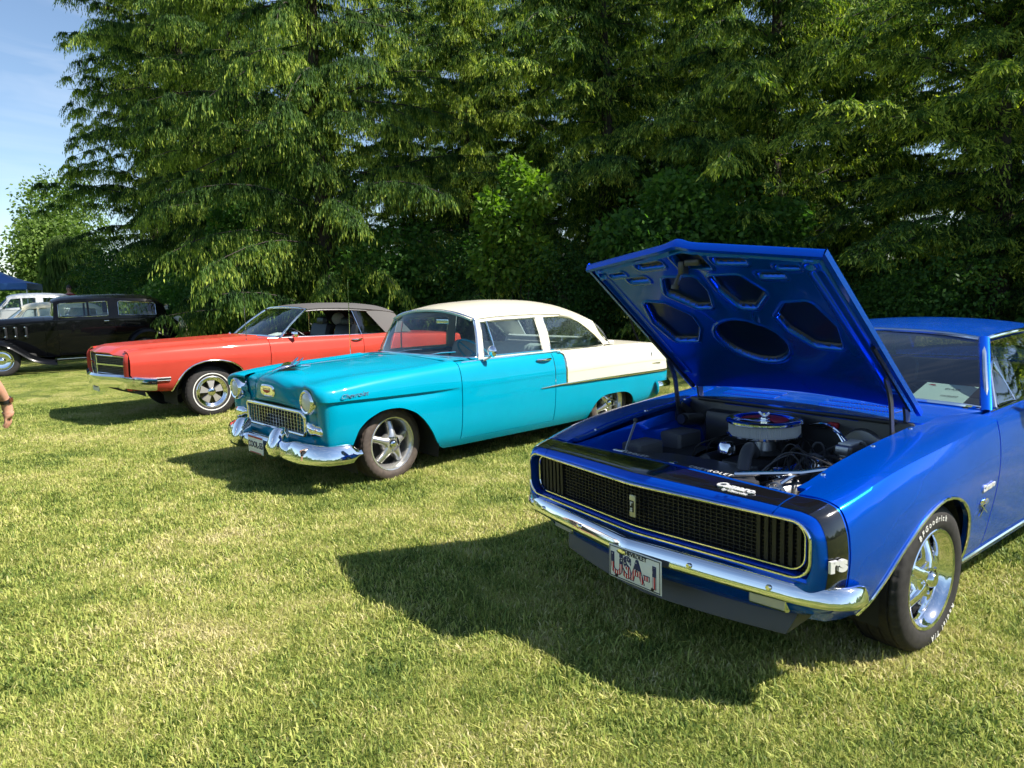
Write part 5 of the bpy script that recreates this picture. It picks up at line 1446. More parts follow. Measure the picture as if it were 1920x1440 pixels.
# ------------------------------------------------------------------ turquoise and cream two-door sedan
M['teal'] = paint("turquoise_paint", (.0, .26, .385), .0, .3, .04)
M['cream'] = paint("cream_paint", (.57, .54, .43), .0, .3, .03)
M['seat_grey'] = mat("pleated_grey_vinyl", (.48, .48, .47), .5)
M['lens'] = mat("headlamp_glass", (.62, .64, .62), .08, 0, .6, 1.0)
bump(M['lens'], noise(M['lens'], 140, 1, vec_scale=(1, 1, .05)).outputs[0], .25, .003)
M['plate_grey'] = mat("plate_pale", (.70, .74, .72), .45)
CHEV = thing('two_door_sedan', 'turquoise and cream two-door sedan with chrome grille and bumper guards', 'car', (-1.5941, 6.5723, -.012), -2.3912, ry=-.004)
def chevy(car):
    T, C, CH, BK = M['teal'], M['cream'], M['chrome'], M['black']
    SX = [.62, .45, .20, 0, -.30, -.69, -1.20, -1.92, -2.40, -2.92, -3.40, -3.75, -3.97]
    SY = [[.835, .885, .905, .915, .935, .915, .850], [.845, .900, .920, .928, .943, .925, .862], [.85, .905, .925, .932, .944, .928, .870], [.85, .907, .928, .934, .943, .928, .873],
          [.85, .907, .929, .936, .941, .926, .876], [.85, .905, .928, .937, .938, .922, .878], [.85, .903, .926, .936, .936, .918, .878], [.85, .902, .926, .936, .936, .916, .874],
          [.85, .902, .926, .937, .936, .914, .866], [.85, .902, .926, .937, .933, .908, .856], [.845, .895, .918, .928, .922, .895, .845], [.83, .878, .90, .91, .902, .875, .832], [.80, .845, .865, .872, .862, .835, .80]]
    SZ = [[.30, .40, .52, .66, .765, .84, .885], [.28, .38, .50, .655, .765, .85, .905], [.26, .36, .49, .65, .76, .86, .925], [.25, .35, .48, .65, .757, .862, .935],
          [.215, .33, .47, .65, .752, .867, .945], [.205, .32, .46, .645, .75, .87, .955], [.205, .32, .46, .645, .755, .875, .962], [.205, .32, .46, .645, .765, .88, .962],
          [.21, .32, .46, .645, .77, .885, .962], [.23, .33, .46, .642, .775, .89, .965], [.26, .35, .47, .638, .775, .89, .962], [.30, .38, .48, .635, .765, .875, .945], [.36, .42, .50, .63, .745, .845, .915]]
    sx = np.array(SX)[::-1]
    side = np.stack([np.repeat(np.array(SX)[:, None], 7, 1), np.array(SY), np.array(SZ)], -1)[::-1]
    # eyebrow: extra row just under k4 on the front fender, fading out at the door
    eb = np.clip((sx + .66)/.25, 0, 1)
    kb = side[:, 4].copy(); kb[:, 2] -= .022; kb[:, 1] = side[:, 4, 1] - .001 - .021*eb
    side = np.concatenate([side[:, :4], kb[:, None], side[:, 4:]], 1)      # k0..k7 ; eyebrow under k5
    fx = np.array([-.70, -.45, -.20, 0, .20, .45, .62])
    base = interp(sx, side, fx)
    k9y = np.array([.70, .69, .675, .662, .645, .61, .585]); k9z = np.array([.972, .958, .946, .938, .93, .912, .892])
    k8 = np.stack([fx, (base[:, 7, 1]*.5 + k9y*.5), np.maximum(base[:, 7, 2], k9z) + .016], -1)
    FN = Net(np.concatenate([base, k8[:, None], np.stack([fx, k9y, k9z], -1)[:, None]], 1), v=fx, su=(5,))
    ax_ = [-.545, -.50, -.44, -.35, -.255, -.15, -.008, .15, .27, .373, .425, .455, .475]
    az_ = [.20, .215, .262, .40, .52, .60, .648, .645, .60, .52, .41, .31, .20]
    zlow = lambda x: float(interp(ax_, np.array(az_)[:, None], [x])[0, 0]) if ax_[0] < x < ax_[-1] else -1
    xs = np.unique(np.round(join(lin(-.684, -.56, 7), lin(-.545, -.36, 18), lin(-.34, .35, 26), lin(.36, .475, 22), lin(.48, .56, 5)), 5))
    GF = cut_cols(FN, xs, zlow, 5, 22, 26, 9)
    # fender nose: visor over the lamp, rolled into the front face
    s0 = FN.ev([.56], range(10))[0]
    def row(x, y, z): return np.stack([np.array(x, float)*np.ones(10), y, z], -1)
    r1 = row([.62, .62, .622, .63, .64, .655, .66, .655, .645, .63], [.832, .88, .898, .902, .903, .925, .905, .838, .71, .585], [.31, .40, .52, .66, .742, .767, .845, .888, .902, .89])
    r2 = row([.645, .65, .655, .665, .68, .70, .712, .705, .70, .66], [.80, .85, .868, .868, .862, .885, .872, .815, .70, .58], [.33, .41, .52, .66, .745, .772, .838, .876, .892, .882])
    r3 = row([.652, .658, .66, .668, .685, .708, .722, .716, .712, .668], [.70, .76, .795, .81, .815, .835, .828, .785, .70, .575], [.34, .42, .52, .65, .742, .775, .825, .855, .870, .865])
    r4 = row([.64, .645, .645, .645, .648, .65, .65, .648, .645, .64], [.62, .66, .70, .73, .75, .765, .77, .75, .69, .57], [.35, .43, .52, .64, .735, .77, .81, .835, .845, .835])
    NF = Net(np.stack([s0, r1, r2, r3, r4]), su=(5,))
    GN = NF.ev(lin(0.0, 4, 22), join(lin(0, 5, 20), lin(5, 9, 20)[1:]))
    XR = -2.92
    zr = lambda x: .20 + .258*(1 - min(1, abs((x + 2.90)/.40))**3.2)**.5 if abs(x + 2.90) < .3999 else -1
    DN = Net(np.concatenate([side, np.stack([sx, side[:, 7, 1] - .035, side[:, 7, 2] + .014], -1)[:, None], np.stack([sx, side[:, 7, 1] - .075, side[:, 7, 2] + .016], -1)[:, None]], 1), v=sx)
    door = DN.ev(lin(-1.913, -.693, 26), join(lin(.62, 7, 24), lin(7, 9, 5)[1:]))
    # the lower rear corner of the door is rounded by the sill behind it
    sill = DN.ev(lin(-2.47, -.60, 26), lin(0, .585, 5))
    qx = np.unique(np.round(join(lin(-3.95, -3.31, 16), -2.90 + .40*np.sign(lin(-1, 1, 41))*np.abs(lin(-1, 1, 41))**.6, lin(-2.49, -1.922, 14)), 5))
    qlow = cut_cols(DN, qx, zr, 3, 14, 1, 3)
    qteal = DN.ev(lin(-2.075, -1.922, 8), lin(3, 9, 20))
    qup = DN.ev(lin(-3.95, -2.075, 34), join(lin(3, 7, 18), lin(7, 9, 6)[1:]))
    for sg in (1, -1):
        f = (lambda g: g) if sg > 0 else mirror
        fd = MB().panel(f(GF), flange=.02).build('fender', T, car, angle=30)
        MB().panel(f(GN), flange=0).build('fender_nose', T, car, angle=30)
        d = MB().panel(f(door)).build('door', T, car)
        MB().panel(f(sill), flange=.01).build('sill_panel', T, car)
        MB().panel(f(qlow), flange=.015).build('quarter_panel', T, car)
        MB().panel(f(qteal), flange=0).build('quarter_return', T, car)
        MB().panel(f(qup), flange=.012).build('upper_quarter_panel', C, car)
        Y = np.array([1, sg, 1])
        # chrome spear and its upright
        sp = DN.ev(lin(-3.93, -1.70, 40), [3])[:, 0] + np.array([0, .006, .0]); sp[:, 2] -= .012*np.clip((sp[:, 0] + 2.0)/.3, 0, 1)
        MB().sweep(sp*Y, [(-.004, -.014), (.010, -.010), (.013, 0), (.010, .010), (-.004, .014)] if sg < 0 else [(-.010, -.010), (.004, -.014), (.004, .014), (-.010, .010), (-.013, 0)], scale=np.clip(join(np.ones(30), lin(1, .25, 10)), 0, 1)).build('side_spear', CH, car)
        up = np.concatenate([DN.ev(lin(-2.0, -2.05, 4), [7.0])[:, 0], [DN.pt(-2.083, 6.6)], DN.ev([-2.088], lin(6.2, 3.1, 12))[0]])
        MB().tube((polyline(up, 26) + np.array([0, .004, 0]))*Y, np.array([[.010, .007]]*26), 8).build('quarter_upright', CH, car)
        bl = np.concatenate([DN.ev(lin(-.74, -2.02, 20), [7.35])[:, 0]]) + np.array([0, 0.002, .003])
        MB().tube(bl*Y, .007, 6).build('belt_moulding', CH, car)
        bl = DN.ev(lin(-2.10, -2.78, 12), [8.2])[:, 0] + np.array([0, 0, .004])
        MB().tube(bl*Y, .007, 6).build('belt_moulding', CH, car)
        # handle, lock, mirror
        c = DN.pt(-1.77, 6.35)
        MB().tube(np.array([c + np.array([a, .012 + .02*math.sin(math.pi*t), 0]) for a, t in zip(lin(.10, -.10, 11), lin(0, 1, 11))])*Y, np.array([[.009, .012]]*11), 8).build('door_handle', CH, d)
        MB().sphere((c + np.array([-.06, .006, -.075]))*Y, (.012, .008, .012), 12, 8).build('door_lock', CH, d)
        # wheel wells
        a = lin(-.25, np.pi + .25, 25)
        for xc, ra, zc in ((-.02, .42, .25), (-2.90, .40, .22)):
            w = np.stack([np.stack([xc + ra*np.cos(a), np.full(25, y), zc + ra*np.sin(a)], -1) for y in (.40, .89)])*Y
            MB().grid(w).build('wheel_well', M['dark'], car)
        # head lamp
        c = np.array([.665, .70*sg, .757])
        h = MB().lathe([(.075, .055), (.088, .060), (.098, .052), (.104, .03), (.106, -.03)], (0, 0, 0), axis='x', n=40).xf(np.array([[1, 0, 0, c[0]], [0, 1, 0, c[1]], [0, 0, 1, c[2]]])).build('headlamp', CH, car)
        MB().lathe([(0, .072), (.03, .069), (.06, .060), (.08, .046)], (0, 0, 0), axis='x', n=32).xf(np.array([[1, 0, 0, c[0]], [0, 1, 0, c[1]], [0, 0, 1, c[2]]])).build('lens', M['lens'], h)
        # parking lamp pod
        pk = MB().tube(polyline([(.64, .60*sg, .535), (.668, .70*sg, .532), (.655, .80*sg, .522), (.61, .875*sg, .51)], 14), np.array([[.026, .036]]*2 + [[.044, .056]]*5 + [[.034, .044]]*4 + [[.014, .018]]*3), 12).build('parking_lamp', CH, car)
        MB().sphere((.688, .70*sg, .534), (.022, .06, .03), 14, 8).build('lens', M['lens'], pk)
        # script
    c0 = DN.pt(.43, 5.75); xd = (-1, -.03, .035)
    text('script_badge', 'Chevrolet', .052, FN.pt(.42, 5.42) + np.array([0, .006, 0]), xd, (0, -.15, 1), M['chrome_dull'], car, extrude=.003, shear=.45, offset=-.0004, sx=1.2)
    # hood: top, bulge, nose rolled down to the grille
    hx = [(-.70, 1.0, .992, .985, .978, .972, .965), (-.30, .992, .985, .975, .965, .955, .945), (.10, .980, .974, .963, .945, .932, .926), (.40, .966, .960, .945, .920, .908, .905), (.58, .950, .942, .918, .890, .885, .885)]
    hy = [(0, .18, .36, .50, .60, .695), (0, .18, .36, .49, .58, .675), (0, .18, .34, .46, .55, .648), (0, .17, .32, .43, .51, .61), (0, .16, .30, .41, .49, .585)]
    rows = [[(h[0] if True else 0, y, z) for y, z in zip(ys, h[1:])] for h, ys in zip(hx, hy)]
    rows.append([(.66, 0, .928), (.66, .15, .918), (.655, .285, .885), (.645, .39, .85), (.64, .47, .845), (.635, .575, .85)])
    rows.append([(.705, 0, .888), (.703, .14, .878), (.69, .27, .84), (.655, .37, .80), (.635, .45, .79), (.628, .56, .79)])
    rows.append([(.715, 0, .82), (.712, .14, .812), (.695, .27, .785), (.655, .37, .75), (.632, .45, .735), (.625, .55, .73)])
    rows.append([(.70, 0, .74), (.698, .15, .735), (.685, .29, .72), (.66, .39, .70), (.64, .47, .69), (.63, .55, .685)])
    rows.append([(.66, 0, .685), (.66, .16, .682), (.655, .31, .675), (.648, .42, .668), (.638, .50, .66), (.63, .56, .655)])
    HN = Net(np.array(rows))
    g = HN.ev(lin(0, 9, 46), lin(0, 4.985, 22)); gm = g*np.array([1, -1, 1])
    MB().panel(np.concatenate([gm[:, ::-1], g[:, 1:]], 1), flange=.02).build('hood', T, car, angle=50)
    # front face panels beside and below the grille
    for sg in (1, -1):
        P = np.array([[(.640, .54, .70), (.648, .62, .74), (.646, .72, .70), (.645, .80, .60)], [(.640, .545, .60), (.650, .64, .60), (.655, .72, .58), (.655, .80, .52)], [(.630, .55, .50), (.648, .64, .48), (.655, .72, .46), (.655, .79, .44)], [(.61, .55, .42), (.625, .64, .40), (.63, .72, .39), (.63, .78, .38)]])
        P = Net(P).ev(lin(0, 3, 9), lin(0, 3, 9)); P[..., 1] *= sg
        MB().panel(P, flange=0).build('front_panel', T, car)
    for sg in (1, -1):
        P = np.array([[(.622, y*sg, z) for y in (.40, .60, .80)] for z in (.42, .64, .862)])
        MB().grid(P).build('nose_backing', T, car)
    ys = lin(-.78, .78, 25)
    P = np.stack([np.stack([c - .05*(ys/.78)**4, ys*k, np.full(25, z)], -1) for c, k, z in ((.655, 1, .455), (.675, 1, .43), (.68, 1, .38), (.66, .98, .31), (.60, .96, .27))])
    MB().panel(P, flange=0).build('gravel_pan', T, car)
    # grille
    yb = lin(-.57, .57, 5)
    gr = MB().grid(np.stack([np.stack([np.full(5, .62), yb, np.full(5, z)], -1) for z in (.44, .68)])).build('grille', M['dark'], car)
    fr = []
    for (y, z, a0) in ((.50, .60, 0), (-.50, .60, 90), (-.50, .50, 180), (.50, .50, 270)):
        for a in lin(R(a0), R(a0 + 90), 7): fr.append((.655 + .012*math.sin(a), y + .055*math.cos(a), z + .05*math.sin(a)))
    fr = np.array(fr)
    MB().tube(fr, .019, 10, closed=True).build('grille_surround', CH, gr)
    bars = MB()
    for y in lin(-.51, .51, 19): bars.box((.645, y, .55), (.014, .0075, .195))
    for z in lin(.475, .625, 6): bars.box((.634, 0, z), (.010, 1.07, .0042))
    stuff(bars.build('grille_bars', M['chrome_dull'], gr, smooth=False))
    # emblem, ornament
    em = MB()
    th = lin(0, 2*np.pi, 25)[:-1]
    em.add([(.722, .12*np.sign(math.cos(t))*abs(math.cos(t))**.6, .795 + .040*np.sign(math.sin(t))*abs(math.sin(t))**.6) for t in th] + [(.714, .14*np.sign(math.cos(t))*abs(math.cos(t))**.6, .795 + .052*np.sign(math.sin(t))*abs(math.sin(t))**.6) for t in th], [tuple(range(24))] + [(i, i + 24, (i+1) % 24 + 24, (i+1) % 24) for i in range(24)])
    e = em.build('hood_emblem', CH, car, smooth=False)
    MB().add([(.724, -.075, .80), (.724, .075, .80), (.724, .05, .782), (.724, 0, .772), (.724, -.05, .782)], [(0, 1, 2, 3, 4)]).build('emblem_crest', M['red_print'], e, smooth=False)
    MB().add([(.7245, -.07, .805), (.7245, .07, .805), (.7245, .07, .815), (.7245, -.07, .815)], [(0, 1, 2, 3)]).build('emblem_bar', M['gold_plate'], e, smooth=False)
    o = MB()
    o.tube(polyline([(.66, 0, .955), (.60, 0, .975), (.50, 0, .985), (.40, 0, .983), (.30, 0, .978)], 14), np.stack([join(lin(.006, .024, 5), lin(.024, .008, 9)), join(lin(.006, .018, 5), lin(.018, .006, 9))], -1), 10)
    for sg in (1, -1):
        w = np.array([[(.60, .0, .972), (.56, .05*sg, .985), (.50, .12*sg, 1.005), (.47, .15*sg, 1.01)], [(.46, 0, .985), (.44, .05*sg, .988), (.42, .11*sg, 1.008), (.43, .15*sg, 1.012)]])
        o.grid(w); o.grid(w - np.array([0, 0, .008]))
        o.tube(polyline([(.47, .04*sg, .985), (.43, .045*sg, 1.02), (.39, .05*sg, 1.055)], 6), np.array([[.02, .006]]*5 + [[.006, .004]]), 8)
    o.build('hood_ornament', CH, car)
    # bumper with guards
    yy = np.array([-.955, -.965, -.93, -.80, -.60, -.42, -.2, 0, .2, .42, .60, .80, .93, .965, .955]); xx = np.array([.40, .52, .64, .745, .79, .80, .79, .785, .79, .80, .79, .745, .64, .52, .40])
    P = polyline(np.stack([xx, yy, np.full(15, .345)], -1), 91)
    hgt = .075 + .0*P[:, 0]
    hgt = np.interp(np.abs(P[:, 1]), [0, .36, .48, .58, .95], [.060, .060, .074, .094, .080])
    bm = MB()
    sec = np.array([(-.5, .95), (-.15, 1), (.08, .84), (.26, .45), (.40, 0), (.50, -.42), (.50, -.66), (.34, -.90), (0, -1), (-.5, -1)])
    Tn = np.gradient(P, axis=0); Tn /= np.linalg.norm(Tn, axis=1, keepdims=True)
    Nr = np.cross(Tn, [0, 0, 1.])
    endt = np.clip(np.minimum(np.arange(91), np.arange(90, -1, -1))/3., .35, 1)
    G = P[:, None] + Nr[:, None]*(sec[None, :, 0, None]*.075) + np.array([0, 0, 1.])*(sec[None, :, 1, None]*(hgt*endt)[:, None, None])
    if Nr[45, 0] < 0: G = P[:, None] - Nr[:, None]*(sec[None, :, 0, None]*.075) + np.array([0, 0, 1.])*(sec[None, :, 1, None]*(hgt*endt)[:, None, None])
    bm.grid(G, cu=True); bo = bm.build('front_bumper', CH, car, angle=60)
    for y in (.37, -.37):
        gd = MB()
        zz = [.27, .285, .32, .38, .43, .475, .505, .525, .530]; wd = [.045, .066, .076, .076, .070, .064, .054, .036, .010]; dp = [.05, .075, .092, .092, .08, .07, .058, .04, .014]; xc = [.79, .80, .815, .82, .81, .80, .79, .785, .785]
        a = lin(0, 2*np.pi, 21)[:-1]
        G = np.stack([np.stack([x0 + d*np.sign(np.cos(a))*np.abs(np.cos(a))**.6, y + w*np.sign(np.sin(a))*np.abs(np.sin(a))**.6, np.full(20, z)], -1) for z, w, d, x0 in zip(zz, wd, dp, xc)])
        gd.grid(G, cu=True); gd.build('bumper_guard', CH, bo, angle=50)
    pl = MB().rbox((.848, .0, .338), (.005, .30, .15), .002).build('licence_plate', M['plate_grey'], car)
    MB().rbox((.8525, 0, .404), (.002, .28, .014), .0005).build('plate_band', M['red_print'], pl)
    MB().rbox((.8525, 0, .270), (.002, .22, .007), .0005).build('plate_band', M['red_print'], pl)
    text('lettering', 'COOL-55', .075, (.8515, 0, .337), (0, 1, 0), (0, 0, 1), M['navy'], pl, offset=.002, sx=.95)
    # ---------------- greenhouse
    wb = np.array([(-1.00, .80, .985), (-.90, .74, .988), (-.81, .52, .998), (-.765, .25, 1.002), (-.75, 0, 1.003)])
    wt = np.array([(-1.085, .665, 1.335), (-1.07, .60, 1.358), (-1.055, .42, 1.40), (-1.05, .2, 1.422), (-1.05, 0, 1.428)])
    full = lambda a: np.concatenate([a, (a*np.array([1, -1, 1]))[::-1][1:]])
    b, t = full(wb), full(wt); m = (b + t)/2; m[:, 0] += np.array([.0, .025, .03, .03, .03, .03, .03, .025, .0]); m[:, 1] *= 1.02
    WN = Net(np.stack([b, m, t]))
    MB().grid(WN.ev(lin(0, 2, 11), lin(0, 8, 41)), flip=True).build('windshield', M['glass'], car)
    fr = np.concatenate([WN.ev(lin(0, 2, 9), [0])[:, 0], WN.ev([2], lin(0, 8, 33))[0][1:], WN.ev(lin(2, 0, 9), [8])[:, 0][1:], WN.ev([0], lin(8, 0, 33))[0][1:-1]])
    MB().tube(fr + np.array([.006, 0, .003]), .013, 8, closed=True).build('windshield_trim', CH, car)
    cw = np.stack([full(np.array([(-.70, .73, .975), (-.70, .60, .978), (-.70, .42, .985), (-.70, .2, .995), (-.70, 0, .999)])), b + np.array([.01, 0, -.004])])
    MB().grid(Net(cw).ev(lin(0, 1, 3), lin(0, 8, 33))).build('cowl_panel', T, car)
    # roof
    rx = [-1.04, -1.12, -1.35, -1.75, -2.15, -2.5, -2.72, -2.86]
    hw = [.655, .675, .69, .695, .69, .672, .65, .63]; z0 = [1.345, 1.355, 1.368, 1.372, 1.362, 1.33, 1.29, 1.25]; z1 = [1.435, 1.465, 1.50, 1.520, 1.512, 1.475, 1.42, 1.36]
    RN = Net(np.array([[(x + (-.0)*0 + (.02 if x > -1.1 else 0)*(1 - abs(k)), h*k, a + (c - a)*(1 - abs(k)**2.3)) for k in (1, .94, .8, .55, .28, 0, -.28, -.55, -.8, -.94, -1)] for x, h, a, c in zip(rx, hw, z0, z1)]), v=[-x for x in rx])
    g = RN.ev(lin(1.04, 2.86, 30), lin(0, 10, 41))
    MB().panel(g, flange=.02).build('roof', C, car)
    for sg in (1, -1):
        Y = np.array([1, sg, 1])
        rail = RN.ev(lin(1.08, 2.7, 24), [0])[:, 0] + np.array([0, .004, -.004])
        MB().tube(rail*Y, .008, 6).build('drip_rail', C, car)
        # side frame strips around the glass: a surface from belt to rail
        def sf(x, s):     # s 0 belt .. 1 rail
            r = RN.pt(-x if x > -2.86 else 2.86, 0); bb = DN.pt(x, 9)
            p = bb + (r - bb)*s; p[0] = x; p[1] += .018*math.sin(math.pi*s)
            return p
        def pan(poly, name, m_, off=0.0, parent=car, thick=.012):
            P = np.array([sf(x, s) + np.array([0, off, 0]) for x, s in poly])
            n = len(P); V = np.concatenate([P, P - np.array([0, thick, 0])])*Y
            F = [tuple(range(n)), tuple(range(2*n - 1, n - 1, -1))] + [(i, n + i, n + (i+1) % n, (i+1) % n) for i in range(n)]
            return obj(name, V, F, m_, parent)
        def quadstrip(a, b_, name, m_, off=0.0):
            A = np.array([sf(*p) for p in a]); B_ = np.array([sf(*p) for p in b_])
            G = np.stack([A, A*.5 + B_*.5, B_]) + np.array([0, off, 0])
            MB().grid(G*Y).build(name, m_, car)
        quadstrip([(x, .90) for x in lin(-1.08, -2.30, 14)], [(x, 1.0) for x in lin(-1.08, -2.30, 14)], 'window_header', C)
        quadstrip([(-1.0, 0), (-1.03, .3), (-1.06, .65), (-1.085, 1)], [(-1.07, 0), (-1.085, .3), (-1.11, .65), (-1.13, .93)], 'windshield_pillar', C, .002)
        quadstrip([(-1.865, 0), (-1.85, .5), (-1.83, .97)], [(-2.0, 0), (-1.985, .5), (-1.965, .97)], 'centre_pillar', C, .003)
        quadstrip([(x, -.02) for x in lin(-1.06, -2.86, 20)], [(x, .045) for x in lin(-1.06, -2.86, 20)], 'belt_frame', C, .001)
        # sail (rear pillar)
        up = [(-2.22, .92), (-2.38, .90), (-2.52, .80), (-2.64, .62), (-2.74, .42), (-2.81, .22), (-2.85, .04)]
        U = np.array([sf(*p) for p in up]); top = RN.ev(lin(2.25, 2.86, 7), [0])[:, 0]; low = np.array([DN.pt(x, 9) for x in lin(-3.0, -3.2, 3)])
        outer = polyline(np.concatenate([top[::1], [(-2.93, .625, 1.17), (-3.02, .64, 1.06), (-3.12, .665, .985)]]), 14); inner = polyline(U, 14)
        mid = inner*.5 + outer*.5 + np.array([0, .014, 0])
        MB().grid(np.stack([inner, mid, outer])*Y, flip=sg > 0).build('rear_pillar', C, car)
        pan([(-1.09, .04), (-1.13, .90), (-1.84, .90), (-1.87, .04)], 'door_window', M['glass'], -.008, thick=.004)
        pan([(-1.99, .04), (-1.965, .90)] + up, 'quarter_window', M['glass'], -.008, thick=.004)
        qf = np.array([sf(*p) for p in [(-1.99, .05), (-1.967, .90)] + up]) + np.array([0, .004, 0])
        MB().tube(np.concatenate([qf, qf[:1]])*Y, .0055, 6).build('window_trim', CH, car)
        qf = np.array([sf(*p) for p in [(-1.08, .05), (-1.12, .89), (-1.845, .90), (-1.87, .05)]]) + np.array([0, .004, 0])
        MB().tube(np.concatenate([qf, qf[:1]])*Y, .0055, 6).build('window_trim', CH, car)
        MB().tube(np.array([sf(-1.23, .05), sf(-1.21, .5), sf(-1.20, .9)])*Y, .008, 6).build('vent_divider', CH, car)
    mr = MB().lathe([(0, .03), (.03, .026), (.05, .012), (.056, -.006), (.052, -.010), (0, -.010)], axis='x', n=24).xf(np.array([[1, 0, 0, -1.05], [0, 1, 0, .945], [0, 0, 1, 1.05]])).build('door_mirror', CH, car)
    MB().tube([(-1.0, .88, .965), (-1.02, .92, .985), (-1.04, .94, 1.01)], .011, 8).build('mirror_stalk', CH, mr)
    MB().tube([(-.58, -.80, .965), (-.59, -.80, 1.76)], .0045, 5).build('antenna', CH, car)
    for y in (.34, -.20):
        MB().tube([(-.765, y, 1.008), (-.80, y + .15, 1.035), (-.84, y + .33, 1.05)], .006, 6).build('wiper', CH, car)
    # rear window, deck, tail
    rt = full(np.array([(-2.86, .60, 1.255), (-2.88, .3, 1.325), (-2.89, 0, 1.345)])); rb = full(np.array([(-3.10, .665, .99), (-3.17, .35, .995), (-3.20, 0, .998)]))
    MB().grid(Net(np.stack([rt, (rt + rb)/2 + np.array([-.03, 0, .025]), rb])).ev(lin(0, 2, 7), lin(0, 4, 17))).build('rear_window', M['glass'], car)
    MB().tube(np.concatenate([polyline(rt, 13), polyline(rb[::-1], 13)]), .011, 6, closed=True).build('rear_window_trim', CH, car)
    tx = lin(-3.96, -3.06, 12); G = []
    for x in tx:
        e = DN.pt(x, 9)
        G.append([(x, e[1]*k, e[2] + .02*(1 - k*k)*min(1, (x + 3.97)/.3)) for k in lin(-1, 1, 17)])
    MB().panel(np.array(G), flange=.01).build('trunk_lid', C, car)
    e = DN.ev([-3.95], lin(0, 9, 16))[0]
    for nm, m_, sl in (('tail_panel', T, slice(0, 7)), ('tail_panel', C, slice(6, 16))):
        ee = e[sl]
        MB().grid(np.stack([ee + (ee*np.array([1, -1, 1]) - ee)*t - np.array([.03*math.sin(math.pi*t), 0, 0]) for t in lin(0, 1, 9)])).build(nm, m_, car)
    for sg in (1, -1):
        tl = MB().rbox((-3.985, .745*sg, .80), (.05, .11, .15), .02).build('tail_lamp', mat("tail_lamp_red", (.4, .012, .012), .15, 0, .5, .8), car)
        MB().tube([(-3.90, .852*sg, .72), (-3.905, .842*sg, .80), (-3.915, .83*sg, .88)], np.array([[.006, .014], [.006, .010], [.004, .006]]), 8).build('tail_trim', CH, tl)
        # fuel-door style upright trim and fins on the flank
        MB().rbox((-3.60, .902*sg, .80), (.012, .012, .13), .004).build('flank_fin', CH, car)
        MB().rbox((-3.64, .908*sg, .727), (.26, .012, .012), .004).build('flank_bar', CH, car)
        for k in range(6): MB().box((-3.915, .874*sg, .60 - k*.022), (.035, .012, .006)).build('flank_rib', CH, car, smooth=False)
    P = polyline([(-3.66, .93, .43), (-3.90, .91, .43), (-4.03, .74, .43), (-4.06, 0, .43), (-4.03, -.74, .43), (-3.90, -.91, .43), (-3.66, -.93, .43)], 45)
    MB().sweep(P, [(-.03, -.075), (.02, -.08), (.045, -.03), (.045, .04), (.02, .085), (-.03, .08)]).build('rear_bumper', CH, car, angle=60)
    # ---------------- cabin
    MB().rbox((-1.05, 0, .90), (.22, 1.48, .14), .04).build('dashboard', T, car)
    MB().rbox((-.93, 0, .965), (.22, 1.44, .03), .012).build('dash_top', T, car)
    steering(car, (-1.32, .38, .98), .21, T, tilt=.75)
    def pleated(x, z, zt, y0, y1, name, lean=.22):
        ys = lin(y0, y1, 151)
        rib = .010*np.abs(np.sin((ys - y0)/.052*np.pi))
        rows = []
        for s in lin(0, 1, 9):
            zz = z + (zt - z)*s
            rows.append(np.stack([x - lean*(zt - z)*s + rib*(1 if s < .97 else .3) + .03*math.sin(math.pi*s), ys, np.full(151, zz)], -1))
        rows.append(np.stack([np.full(151, x - lean*(zt - z) - .06), ys, np.full(151, zt + .025)], -1)); rows.append(np.stack([np.full(151, x - lean*(zt - z) - .14), ys, np.full(151, zt)], -1))
        rows.append(np.stack([np.full(151, x - .14), ys, np.full(151, z)], -1))
        s_ = MB().grid(np.stack(rows)).build(name, M['seat_grey'], car, angle=60, fix=False)
        MB().rbox((x + .24, (y0 + y1)/2, z + .02), (.54, y1 - y0, .16), .05).build('seat_cushion', M['seat_grey'], s_)
        return s_
    pleated(-1.80, .48, 1.03, -.72, .72, 'front_bench')
    pleated(-2.62, .50, 1.055, -.70, .70, 'rear_bench')
    MB().rbox((-2.95, 0, 1.0), (.50, 1.34, .03), .01).build('parcel_shelf', M['seat_grey'], car)
    for sg in (1, -1):
        MB().rbox((-1.40, .80*sg, .70), (1.0, .03, .46), .01).build('door_trim', M['seat_grey'], car)
    MB().rbox((-1.5, 0, .26), (1.9, 1.6, .08), .02).build('floor_pan', M['under'], car)
    MB().rbox((.05, 0, .55), (1.0, 1.1, .5), .03).build('engine_bay', M['dark'], car)
    MB().rbox((-1.21, 0, 1.31), (.02, .20, .055), .01).build('rear_view_mirror', CH, car)
    # ---------------- wheels
    for s in (1, -1):
        wheel(car, (0, .715*s, .325), s, .325, .205, .225, 'torque', steer=.10, tyre_mat='rubber_dusty', spin=.35 if s > 0 else 1.0)
        wheel(car, (-2.921, .70*s, .33), s, .33, .235, .225, 'torque', tyre_mat='rubber_dusty', spin=.8)
chevy(CHEV)
